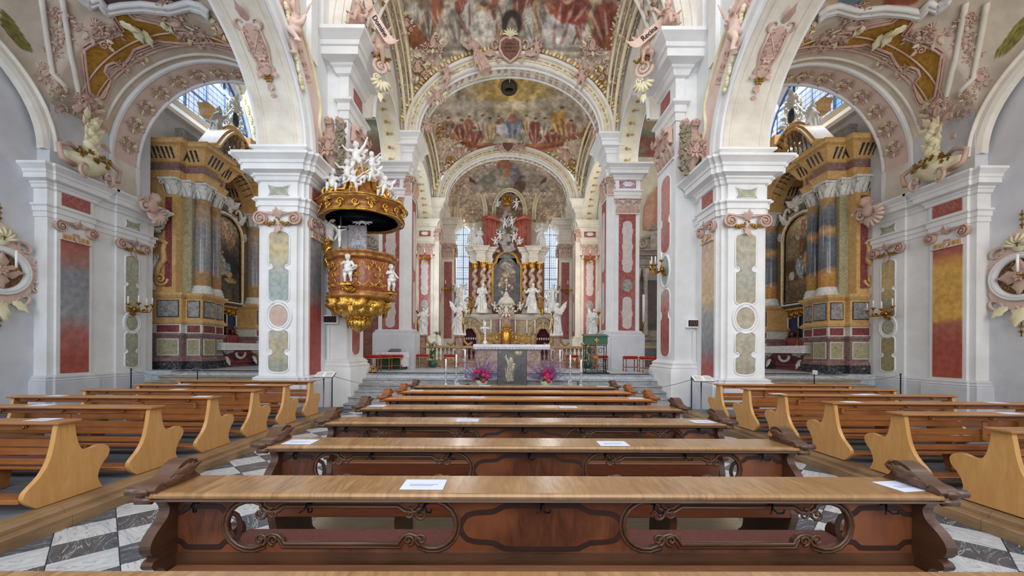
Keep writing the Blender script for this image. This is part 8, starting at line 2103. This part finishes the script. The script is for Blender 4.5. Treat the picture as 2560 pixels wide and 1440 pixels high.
# silver candlesticks on the steps
for (px, Y, z, hs, lb, orn) in ((1115, 11.27, .568, .41, 'outer left plain silver candlestick', 0), (1141, 11.3, .568, .54, 'middle left ornate silver candlestick', 1), (1163, 11.62, .71, .54, 'inner left ornate silver candlestick', 1), (1400, 11.62, .71, .54, 'inner right ornate silver candlestick', 1), (1426, 11.3, .568, .54, 'middle right ornate silver candlestick', 1), (1453, 11.27, .568, .41, 'outer right plain silver candlestick', 0)):
    o = empty('silver_candlestick', (AX(px)*Y, Y, z), lb+' with white candle on the steps', 'candlestick')
    pr_ = [(.07, 0), (.075, .02), (.04, .05), (.02, .07)]+[(.02+.012*(i % 2), .08+(hs-.12)*i/9) for i in range(10)]+[(.03, hs-.02), (.055, hs-.01), (.055, hs)]
    m = MB().lathe(pr_, 0, 0, 12)
    if orn:
        for k in range(3): a = -PI/2+2*PI*k/3; f = MB(); spiral(f, .07, .03, .045, 1.4, -1, .3); leaf(f, .03, .1, PI/2, .1, .03); rosette(f, .03, .07, .04); m.merge(f, Rz(a) @ Matrix(((1,0,0,0),(0,0,-1,0),(0,1,0,0),(0,0,0,1))))
    m.build('stick', [SILV], o); MB().lathe([(.023, hs), (.023, hs+.34), (.004, hs+.345)], 0, 0, 10).build('candle', [WAX], o)
# cordon posts, ropes, signs, book stands
NAVYP = mat('navy_post', '2c3448', rough=.4)
def post(x, y, z, h, lb, sign=None):
    o = empty('cordon_post', (x, y, z), lb, 'post'); MB().lathe([(.12, 0), (.12, .02), (.03, .04)], 0, 0, 14).build('foot', [NAVYP], o); MB().lathe([(.014, .03), (.014, h), (.025, h+.01), (.02, h+.04)], 0, 0, 8).build('pole', [NAVYP], o)
    if sign: MB().merge(MB().box(-.075, .075, -.006, .006, -.11, 0), T(0, -.03, h+.02) @ Ry(.1)).build('sign_plate', [sign], o); m = MB(); [m.box(-.05, .05, -.0075, -.006, -.04-.02*k, -.034-.02*k) for k in range(3)]; MB().merge(m, T(0, -.03, h+.02) @ Ry(.1)).build('sign_lettering', [INK], o)
    return Vector((x, y, z+h))
ROPE = mat('grey_rope', '8c8478', rough=.8)
def rope(a, b, sag, lb, mt=ROPE): m = MB().tube([a.lerp(b, t/14)-Vector((0, 0, sag*4*(t/14)*(1-t/14))) for t in range(15)], .008, 5); m.build('rope', [mt], label=lb, cat='rope')
A_ = post(AX(328)*10.6, 10.6, 0, 1.0, 'dark cordon post by the left outer wall'); B_ = post(AX(494)*11.6, 11.6, .28, .74, 'cordon post with small dark sign before the left chapel steps', mat('dark_sign', '2c3444', rough=.5)); C_ = post(AX(822)*9.7, 9.9, 0, .92, 'twisted dark cordon post behind the left book stand')
D_ = post(AX(1170)*10.5, 10.5, 0, .66, 'low post with black sign before the choir steps', mat('black_sign', '202228', rough=.5)); E_ = post(AX(1445)*10.5, 10.5, 0, .72, 'low iron post in front of the right candlesticks'); F_ = post(AX(1737)*9.4, 9.55, 0, .9, 'dark cordon post behind the right book stand')
G_ = post(AX(2036)*11.6, 11.6, .28, .74, 'cordon post with white sign before the right chapel steps', mat('white_sign', 'e4e4e4', rough=.5)); H_ = post(AX(2252)*10.6, 10.6, 0, .98, 'dark cordon post by the right outer wall')
rope(A_, B_, .18, 'thin rope hanging before the left chapel, outer span'); rope(B_, Vector((AX(640)*10.2, 10.2, .85)), .2, 'thin rope hanging before the left chapel, inner span'); rope(C_, D_, .22, 'thin rope from the left book stand to the low post'); rope(E_, F_, .22, 'thin rope from the candlesticks to the right book stand'); rope(D_, E_, .12, 'thin rope before the leaning painting')
rope(G_, H_, .2, 'thin rope hanging before the right chapel, outer span'); rope(Vector((AX(1925)*10.2, 10.2, .85)), G_, .2, 'thin rope hanging before the right chapel, inner span')
for (px, Y, z, rz, lb) in ((813, 9.55, .97, .1, 'open book on a thin metal stand left of the choir steps'), (1757, 9.15, .95, -.15, 'open book on a thin metal stand right of the choir steps')):
    o = empty('book_stand', (AX(px)*Y, Y, 0), lb, 'book stand', rz=rz)
    MB().lathe([(.15, 0), (.15, .015), (.03, .03), (.014, .04), (.014, z-.08)], -.03, 0, 14).build('pole', [mat('grey_steel', '6c7078', rough=.3, metal=.8)], o)
    q = T(0, 0, z) @ Rx(.35)
    MB().merge(MB().box(-.22, .22, -.14, .14, -.02, -.008), q).build('rest', [NAVYP], o)
    for k in (-1, 1): MB().merge(MB().prism([(0, -.006), (k*.21, -.004), (k*.21, .006), (k*.12, .022), (k*.04, .018), (0, .004)], 'y', -.14, .14), q).build('page_block', [mat('white_page', '')], o)
    m = MB()
    for k in (-1, 1):
        for j in range(7): m.box(k*.11-.07, k*.11+.07, -.11+.03*j, -.104+.03*j, .0225, .0235)
    MB().merge(m, q).build('print', [INK], o)
# number displays
for (px, py, col, lb) in ((821, 801, '6c3c2c', 'white framed hymn number display, dim, on the left pier'), (1740, 806, 'a8743c', 'white framed hymn number display reading 8888 on the right pier')):
    Y = 11.0; p = P(px, py, Y); o = empty('number_display', tuple(p), lb, 'display')
    MB().bbox(-.27, .27, -.05, .09, -.12, .12, .008).build('frame', [mat('white_plastic', 'f0f0f4', rough=.4)], o); MB().box(-.235, .235, -.056, -.05, -.085, .085).build('screen', [mat('dark_screen', '221c20', rough=.15)], o)
    m = MB()
    for k in range(4):
        c = (k-1.5)*.10; sl = .012
        for (xa, za, xb, zb) in ((-.026, .055, .026, .055), (-.028, 0, .028, 0), (-.026, -.055, .026, -.055), (-.03, .004, -.03, .05), (.03, .004, .03, .05), (-.03, -.05, -.03, -.004), (.03, -.05, .03, -.004)): m.tube([(c+xa+za*.15, -.058, za), (c+xb+zb*.15, -.058, zb)], .006, 4)
    m.build('digits', [mat('amber_digit_'+col, col, rough=.4)], o)
    MB().box(-.05 if px < 1000 else -.08, .02, .02, .10, -1.15, -.2).build('cable_duct', [WHITE], o)
# gilt sconces
def sconce(loc, M, lb, n=4, sc=1.0):
    o = empty('wall_sconce', tuple(loc), lb, 'sconce', 'gilt candle sconces'); MM = M @ Sc(sc)
    m = MB(); rosette(m, 0, 0, .13, 0, .02); spiral(m, -.05, -.12, .06, 1.3, 1, .3); spiral(m, .05, -.12, .06, 1.3, -1, .3); m.ell((0, 0, .08), (.07, .09, .06), 8, 6)
    WP('wall_plate', MB().merge(m, MM), BRASS, o)
    for k in range(n):
        a = (k-(n-1)/2)/max(1, (n-1)/2); m = MB(); ex, ey, ez = a*.42, .10+.06*(k % 2), .36-.1*abs(a)
        m.tube([(0, 0, .06), (a*.15, -.06, ez*.6), (a*.33, -.05, ez), (ex, ey*.4, ez), (ex, ey, ez)], [.025, .022, .02, .018, .02], 6); leaf(m, a*.2, -.03, .4 if a > 0 else PI-.4, .14, .04, 0, ez*.7); m.tube([(ex, ey, ez), (ex, ey+.03, ez), (ex, ey+.05, ez)], [.03, .07, .06], 8)
        WP('arm', MB().merge(m, MM), BRASS, o)
        WP('candle', MB().merge(MB().tube([(ex, ey+.05, ez), (ex, ey+.27, ez)], .018, 8), MM), WAX, o)
for s in (-1, 1): sconce((sx(s, 11.85), 12.5, 2.75), face_side(s, 11.85, 12.55, 2.78), 'gilt branched sconce on the %s outer wall pilaster' % SIDEW[s])
sconce((4.72, 11.75, 3.9), face_side(1, 4.52, 11.75, 3.95), 'gilt foliage sconce with candles on the right colossal pier')
for s in (-1, 1): sconce((sx(s, 4.35), 22, 6.2), face_y(sx(s, 4.45), 21.9, 6.55), 'distant gilt sconce on the red %s choir pier' % SIDEW[s], 3, 1.1); sconce((sx(s, 3.5), 25.3, 5.3), face_y(sx(s, 3.8), 25.3, 5.4), 'small far sconce beside the %s apse window' % SIDEW[s], 3, 1.2)
# wall medallions with cross
LAT = mat('gilt_lattice', 'a87c3c', '5c3c1c', rough=.6, scale=22, kind='voronoi', pos=(.2, .5))
for s, py in ((-1, 685), (1, 705)):
    Yc = 9.55 if s < 0 else 9.62; zc = 3.42; M = face_side(s, 12.29, Yc, zc)
    o = empty('consecration_medallion', (sx(s, 12.25), Yc, zc-1), 'pink stucco medallion with lattice disc, cross and candle at the %s picture edge' % SIDEW[s], 'medallion')
    WP('lattice_disc', MB().merge(MB().merge(plate(circle(.46, 28, .42), [], .03)), M), LAT, o)
    WP('white_ring', MB().merge(MB().tube([(x, y, .05) for x, y in circle(.54, 40, .50)], .075, 8, closed=True, up=(0, 0, 1)).tube([(x, y, .09) for x, y in circle(.60, 40, .56)], .03, 6, closed=True, up=(0, 0, 1)), M), WHITE, o)
    m = MB()
    for k in range(4): leaf(m, 0, 0, PI/4*0+PI/2*k, .46, .16, 0, .05, .2, .2)
    rosette(m, 0, 0, .14, 0, .1); WP('petal_cross', MB().merge(m, M), PINK, o)
    m = MB(); q = [(.8*math.cos(a)*(1+.08*math.sin(5*a)), .78*math.sin(a)*(1+.10*math.cos(4*a))) for a in [2*PI*i/40 for i in range(40)]]; m.merge(plate(q, [circle(.5)[::-1]], .04)); 
    for k in range(10): a = 2*PI*k/10+.3; cscroll(m, .75*math.cos(a), .75*math.sin(a), .17, a, 0, .04, 1, .22)
    m.merge(plate([(-.5, .6), (.5, .6), (.22, 1.05), (0, 1.2), (-.22, 1.05)], [], .03)); WP('pink_rocaille', MB().merge(m, M), ROSE, o)
    m = MB(); shell(m, 0, .72, .3, 0, .08, PI/2); m.ell((0, .78, .1), (.16, .2, .05), 10, 6); cscroll(m, -.75, -.25, .2, PI, 0, .08); cscroll(m, .75, -.25, .2, 0, 0, .08); leaf(m, 0, -.75, -PI/2, .5, .16, 0, .05); leaf(m, .3, -.7, -PI/2+.6, .35, .1, 0, .05); leaf(m, -.3, -.7, -PI/2-.6, .35, .1, 0, .05); WP('cream_crest', MB().merge(m, M), IVORY, o)
    m = MB()
    for yy_ in (1.25, 1.38, 1.5, -1.2, -1.32): m.ell((0, yy_, .04), (.06, .035, .03), 6, 4)
    m.tube([(0, 1.15, .04), (0, 1.6, .04)], .012, 5); m.tube([(0, -1.1, .04), (0, -1.45, .04)], .012, 5); m.tube([(0, .72, .16), (0, .86, .16)], .012, 4); m.tube([(-.05, .8, .16), (.05, .8, .16)], .012, 4); WP('finial', MB().merge(m, M), OLDGOLD, o)
    WP('candle', MB().merge(MB().tube([(.12, .08, .3), (.12, .5, .3)], .026, 8), M), WAX, o); WP('candle_bracket', MB().merge(MB().tube([(.12, 0, .05), (.12, .02, .3), (.12, .08, .3)], .02, 6), M), BRASS, o)
# flower baskets on the outer cornice, cherub brackets, urns with hanging garlands
for s in (-1, 1):
    M = face_side(s, 11.75, 10.95, 6.3); o = empty('stucco_flower_basket', (sx(s, 11.75), 10.95, 6.2), 'pink handled cream basket heaped with gold flowers on the %s cornice' % SIDEW[s], 'basket'); r = random.Random(4)
    BM = M @ T(0, 0, .1)
    WP('bowl', MB().merge(MB().lathe([(.12, 0), (.3, .1), (.48, .3), (.5, .42), (.4, .46)], 0, 0, 20, sxy=(1.15, .6)), BM @ Rx(-PI/2)), IVORY, o)
    for q in (-1, 1):
        m = MB(); m.tube([(q*.4, .1, .1), (q*.75, .15, .15), (q*.82, .45, .15), (q*.5, .6, .1), (q*.3, .5, .1)], [.07, .07, .06, .06, .04], 8); cscroll(m, q*.25, .0, .2, PI/2*(1-q), 0, .3)
        WP('handle', MB().merge(m, BM), PINK, o)
    m = MB()
    for k in range(46): rosette(m, r.uniform(-.42, .42), .42+r.uniform(-.08, .16), .08, 0, .18+r.uniform(-.1, .15), 5)
    WP('gold_flowers', MB().merge(m, BM), OLDGOLD, o)
    m = MB()
    for k in range(16): t = k/15; leaf(m, .1*math.sin(k*2), .5+1.0*t, PI/2+.8*math.sin(k*1.7), .3, .1, 0, .12); m.ell((.08*math.sin(k), .5+.95*t, .15), (.16*(1-t*.5), .12, .12), 8, 6)
    WP('cream_bouquet', MB().merge(m, BM), IVORY, o)
    m = MB()
    for k in range(10): leaf(m, r.uniform(-.4, .4), .8+r.uniform(-.2, .9), r.uniform(0, 6), .25, .09, 0, .05)
    m.merge(rocaille(.8, .8, 3, (0, 0)), T(0, 1.85, .0)); WP('pink_leafwork', MB().merge(m, BM), PINK, o)
    M = face_side(s, 11.62, 12.85, 6.1); o = empty('cherub_bracket', (sx(s, 11.6), 12.85, 5.9), 'rosy cherub with shell scroll clasping the end of the %s cornice' % SIDEW[s], 'stucco')
    m = MB(); head(m, (0, .28, .2), .17, (0, -.2, 1)); m.ell((0, .0, .12), (.2, .2, .14), 10, 8); m.tube([(-.15, .1, .1), (-.4, .2, .15), (-.5, .05, .12)], [.08, .07, .04], 8); WP('cherub', MB().merge(fuse(m, .03, 1), M), PINK, o)
    m = MB(); shell(m, .15, -.15, .38, 0, .05, -.6); spiral(m, -.25, -.05, .2, 1.6, 1, .3, 0, 0, .1); leaf(m, -.1, -.1, -1.2, .45, .14, 0, .05); leaf(m, .15, -.1, -1.9, .4, .12, 0, .05); WP('shell_scroll', MB().merge(m, M), ROSE, o)
    # urn + garland at the impost beside the tall pier
    c = Vector((sx(s, 4.82), 10.75, 6.45)); o = empty('stucco_urn', tuple(c), 'pink stucco urn with dark leafy garland beside the capital of the %s colossal pier' % SIDEW[s], 'urn')
    m = MB().lathe([(.05, -.15), (.16, 0), (.10, .1), (.26, .3), (.32, .55), (.2, .75), (.26, .85)], c.x, c.y, 20, z0=c.z, fold=lambda t, u: 1+.06*math.cos(8*t)); m.merge(rocaille(.6, .6, 2, (0, 0)), face_y(c.x, c.y-.3, c.z+.45)); WP('urn', m, PINK, o)
    m = MB(); 
    for k in range(130): t = r.random(); leaf(m, r.uniform(-.09, .09), -1.25*t+.7, r.uniform(0, 6.3), .12, .045, 0, r.uniform(-.04, .08), n=3)
    WP('garland', MB().merge(m, face_y(c.x-s*.33, c.y-.28, c.z+.3)), mat('old_bronze_leaf', '6c6454', '94886c', rough=.6, scale=8), o, kind='stuff')
    # putti, banner and gilt scroll on the high cornice
    po = 'fly' if s < 0 else 'reach'
    figure('putto', PUT['sit'], PINK, (sx(s, 4.15), 10.75, 10.02), 1.15, s*.4, label='pink stucco putto seated on the %s high cornice corner' % SIDEW[s], cat='putto'); figure('putto', PUT[po], PINK, (sx(s, 3.72), 11.2, 9.6), 1.15, s*.3, label='pink stucco putto holding the lettered banner at the %s high cornice' % SIDEW[s], cat='putto')
    o = empty('lettered_banner', (sx(s, 3.6), 11.0, 10.2), 'curling stucco banner lettered %s at the %s high cornice' % ('Domine' if s < 0 else 'Recina', SIDEW[s]), 'banner')
    cen = P(946, 68, 10.9) if s < 0 else P(1618, 82, 10.9); BMx = T(*cen) @ FACE @ Rz(-1.0 if s < 0 else .72)
    m = MB(); vs = [];  
    for i in range(21): x_ = -.75+1.5*i/20; zc_ = .0 if abs(x_) < .34 else (abs(x_)-.34)**2*1.2; vs += [(x_, -.11+zc_*.6, zc_), (x_, .11+zc_*.6, zc_)]
    m.add(vs, [(2*i, 2*i+2, 2*i+3, 2*i+1) for i in range(20)], 0, True); WP('ribbon', MB().merge(m, BMx), ROSE, o); WP('lettering', MB().merge(text_mb('Domine' if s < 0 else 'Recina', .2, .006), BMx @ T(0, 0, .02)), mat('black_lettering', '2c2428', rough=.7), o)
    o = empty('gilt_corbel', (sx(s, 3.8), 11.8, 9.2), 'cream and gold scroll corbel hanging from the %s high cornice' % SIDEW[s], 'stucco'); M = orient((sx(s, 3.82), 11.5, 9.55), (-s*.55, -.83, 0))
    m = MB(); spiral(m, 0, .05, .24, 1.9, -s, .26, 0, 0, .05); shell(m, 0, -.35, .3, 1, .02, -PI/2); leaf(m, -.1, -.3, -PI/2-.4, .3, .08, 1, .03, .2, .2); leaf(m, .1, -.3, -PI/2+.4, .3, .08, 0, .03, .2, .2); spiral(m, -.12, -.28, .1, 1.5, 1, .3, 0, 1, .05); spiral(m, .12, -.5, .08, 1.5, -1, .3, 0, 2, .05); rosette(m, 0, .35, .16, 2, .05); garland(m, -.25, .35, .25, .35, .1, .07, 2, .05); leaf(m, 0, -.6, -PI/2, .35, .08, 1, .02, .2, .1); WP('scroll', MB().merge(m, M @ T(0, 0, .1)), [ROSE, IVORY, OLDGOLD], o)
    # spandrel putto with garland
    cc = P(764, 70, 8.9) if s < 0 else P(1838, 70, 8.9); figure('putto', PUT['reach'], ROSE, (sx(s, 4.85), 8.9, 8.2), 1.3, s*.9, label='rosy stucco putto with garland beside the %s arcade arch top' % SIDEW[s], cat='putto')
    m = MB()
    for k in range(44): t = k/43; m.ell((sx(s, 4.98), 9.45-.75*t, 7.75+1.35*t+.05*math.sin(k)), (.05, .07, .07), 6, 4)
    m.build('cream_garland', [IVORY], label='cream beaded garland climbing the %s arcade spandrel' % SIDEW[s], cat='garland')
# cartouches at the arch crowns with stucco figures
for (Y, z, k_, lb, tx) in ((15.35, 13.0, 1.0, 'heart shaped inscribed cartouche with shell on the nearer choir arch', 1), (22.05, 12.75, .8, 'small dark cartouche on the crown of the farther choir arch', 0)):
    o = empty('arch_cartouche', (X0, Y, z), lb, 'cartouche'); M = face_y(X0, Y, z+.1) @ Sc(k_)
    hp = [(0, -.42), (.22, -.25), (.34, .0), (.32, .25), (.15, .38), (0, .32), (-.15, .38), (-.32, .25), (-.34, 0), (-.22, -.25)]
    WP('tablet', MB().merge(plate(hp, [], .08), M), mat('umber_tablet', '6c4438', '84584a', rough=.7, scale=4), o); m = MB().tube([(x, y, .05) for x, y in grow(hp, .06)], .06, 6, closed=True, up=(0, 0, 1))
    for q in (-1, 1): cscroll(m, q*.5, .15, .2, PI/2-q*PI/2, 0, .05); cscroll(m, q*.36, -.38, .16, PI/2-q*PI/2, 0, .05); cscroll(m, q*.3, .48, .17, PI/2+q*.5, 0, .05); leaf(m, q*.6, -.1, q*-.5+(0 if q > 0 else PI), .5, .14, 0, .03)
    WP('pink_frame', MB().merge(m, M), PINK, o); WP('shell', MB().merge(shell(MB(), 0, .42, .3, 0, .08), M), IVORY, o)
    if tx:
        for i, t_ in enumerate(('BEATAM ME', 'DICENT OMN', 'GENERATI')): WP('lettering', MB().merge(text_mb(t_, .10, .004), M @ T(0, .17-.14*i, .085)), mat('black_lettering', ''), o) if False else None
        m = MB()
        for i in range(3): m.merge(text_mb(('SENTIUN', 'OMNES TU', 'IUVAMEN')[i], .1, .003), M @ T(0, .16-.14*i, .085))
        WP('lettering', m, mat('black_lettering', ''), o)
        figure('angel', ROB[4], PINK, (X0-.95, Y-.1, z-.75), .72, .4, label='pink stucco angel flying left of the inscribed cartouche', cat='statue', ry=-.5); figure('putto', PUT['fly'], PINK, (X0+1.0, Y-.1, z-.25), .9, -.4, label='small stucco putto right of the inscribed cartouche', cat='putto')
    else:
        figure('putto', PUT['reach'], PINK, (X0+.75, Y-.1, z-.5), 1.0, -.3, label='pink putto leaning at the small far cartouche', cat='putto')
for k, (px, py, Y, po) in enumerate(((1022, 140, 15.2, 'reach'), (1532, 145, 15.2, 'reach'), (1112, 205, 15.25, 'fly'), (1450, 205, 15.25, 'fly'), (1140, 340, 21.9, 'reach'), (1408, 345, 21.9, 'reach'), (1066, 335, 16.2, 'sit'), (1490, 340, 16.2, 'sit'))):
    p = P(px, py+12, Y); figure('putto', PUT[po], PINK, tuple(p), 1.0 if Y < 20 else 1.15, (-1)**k*.4, label='%s pink stucco putto perched %s the choir arches' % (('first upper left', 'first upper right', 'second left', 'second right', 'third left', 'third right', 'fourth left', 'fourth right')[k], 'high above' if k < 4 else 'lower along'), cat='putto')
# big stucco shells at the fresco corners
for k, (px, py, Y, w_, h_) in enumerate(((1078, 108, 15.0, .9, 1.0), (1478, 112, 15.0, .9, 1.0), (1040, 170, 15.1, .9, 1.5), (1520, 175, 15.1, .9, 1.5), (1090, 240, 15.3, .8, .9), (1010, 60, 14.0, .6, 1.2), (1545, 65, 14.0, .6, 1.2), (1100, 320, 20.2, 1.0, 1.2), (1455, 325, 20.2, 1.0, 1.2), (1145, 378, 21.5, 1.0, .9), (1410, 380, 21.5, 1.0, .9), (1100, 420, 21.8, .8, 1.2), (1450, 425, 21.8, .8, 1.2), (1210, 470, 25.8, 1.1, 1.3), (1337, 470, 25.8, 1.1, 1.3), (1150, 470, 24.8, .8, 1.2), (1392, 475, 24.8, .8, 1.2), (1180, 515, 26.6, 1.1, 1.3), (1365, 515, 26.6, 1.1, 1.3))):
    p = P(px, py, Y); m = MB().merge(rocaille(w_, h_, k), T(*p) @ FACE); m.build('rocaille', [PINK, IVORY], label='shellwork stucco cartouche, %s, at the %s side of the %s' % (('beside the red drapery', 'beside the brown curtain', 'broad and low', 'tall at the rib', 'lower tall one', 'above the arch curve', 'highest one', 'level with the robed figures', 'by the yellow robed figure', 'under the painted parapet', 'right of the dark cartouche', 'near the upper ochre field', 'near the right ochre field', 'over the centre lunette edge', 'over the right lunette edge', 'outermost', 'outermost one', 'just over the window', 'closest above the window')[k], 'left' if px < 1275 else 'right', 'near fresco' if Y < 16 else ('far fresco' if Y < 22 else 'apse vault')), cat='stucco', group='shellwork around the choir frescoes')
# transept: grey altar at right, dark canvas at left
for s in (-1, 1):
    xg = sx(s, 7.35); o = empty('transept_altar', (xg, 19.3, .85), 'grey stone altar with columns in the %s transept' % SIDEW[s], 'altar')
    m = MB(); m.box(xg-1.3, xg+1.3, 19.4, 19.95, .85, 6.3); m.sweep([(xg+1.4, 19.9), (xg+1.4, 19.3), (xg-1.4, 19.3), (xg-1.4, 19.9)][::-1], entab(5.5, 6.4, .35), side=1); m.sweep([(xg-1.4, 19.9), (xg-1.4, 19.2), (xg+1.4, 19.2), (xg+1.4, 19.9)], [(0, .85), (0, 2.0), (.1, 2.1), (.12, 2.25), (-.3, 2.3)], side=1); WP('body', m, mat('warm_grey_stone', 'a89c90', '847870', rough=.6, scale=4), o)
    for dx in (-1.15, -.75, .75, 1.15): WP('column', MB().lathe([(.16, 2.3), (.16, 2.4), (.12, 2.45), (.12, 3.6), (.10, 4.9), (.16, 5.1), (.2, 5.5)], xg+dx, 19.15, 14), mat('veined_grey', 'b4aaa0', '8c8078', rough=.4, scale=5, kind='marble'), o)
    m = MB()
    for q in (-1, 1): spiral(m, q*.9, 6.75, .26, 1.5, q, .3, PI/2); m.tube([(q*.9, 6.95, 0), (q*.4, 7.2, 0), (0, 7.3, 0)], [.1, .12, .12], 8); spiral(m, q*.35, 7.6, .16, 1.5, q, .3)
    m.box(-.5, .5, 6.4, 7.2, -.2, .1); WP('pediment', MB().merge(m, face_y(xg, 19.35, 0)), mat('warm_grey_stone', ''), o)
    WP('dark_panel', MB().box(xg-.55, xg+.55, 19.36, 19.4, 2.6, 5.0), mat('dark_canvas', '3c3430', '5c4c40', rough=.5, scale=2), o)
    WP('rail_front', MB().box(xg-1.6, xg+.2, 18.2, 18.4, .85, 1.7).box(xg-1.65, xg+.25, 18.15, 18.45, 1.7, 1.8, 1), [BLACKM, BAL], o)
    m = MB(); m.grid(lambda u, v, s=s: (sx(s, 7.9)+(1.15-.0*v)*(2*u-1), 19.93-.5*math.sin(PI*u)*math.sin(PI*min(1, v*1.1)*.5)+.06*math.sin(u*30), 7.6+2.3*v*(ell1(2*u-1)*.75+.25)), 40, 14, 0, True); m.build('shell_niche', [mat('terracotta_plaster', 'c89880', 'b08068', rough=.7, scale=3)], label='ribbed terracotta drapery shell in the %s transept wall' % SIDEW[s], cat='stucco')
lpn = empty('brown_canvas', (-6.0, 18.8, .85), 'large reddish brown canvas standing under the pulpit at left', 'painting')
m = MB(); pts_ = [(-7.2, .85), (-5.45, .85), (-5.45, 4.4), (-7.2, 4.4)]; m.prism(pts_, 'y', 18.8, 18.9); WP('canvas', m, mat('rust_brown_canvas', '8c4c2c', '5c2c1c', rough=.5, scale=1.4, stretch=(1, 1, 2), kind='marble'), lpn); WP('frame', MB().box(-5.47, -5.38, 18.75, 18.95, .85, 4.45), WALNUT, lpn)
o = candle('paschal_candlestick', AX(1608)*16.2, 16.2, .85, 1.9, 1.1, BRASS, 'tall golden paschal candle right of the choir pier', r=.08, rc=.05)
o = empty('brass_pot', (-4.05, 12.45, .85), 'small shiny brass pot on the floor at the step edge', 'pot'); MB().lathe([(.10, 0), (.13, .03), (.05, .06), (.04, .12), (.08, .17), (.05, .2)], 0, 0, 16).build('body', [BRASS], o); MB().tube([(.07*math.cos(a/6*2*PI), 0, .22+.05*math.sin(a/6*2*PI)) for a in range(6)], .008, 5, closed=True).build('handle', [BRASS], o)
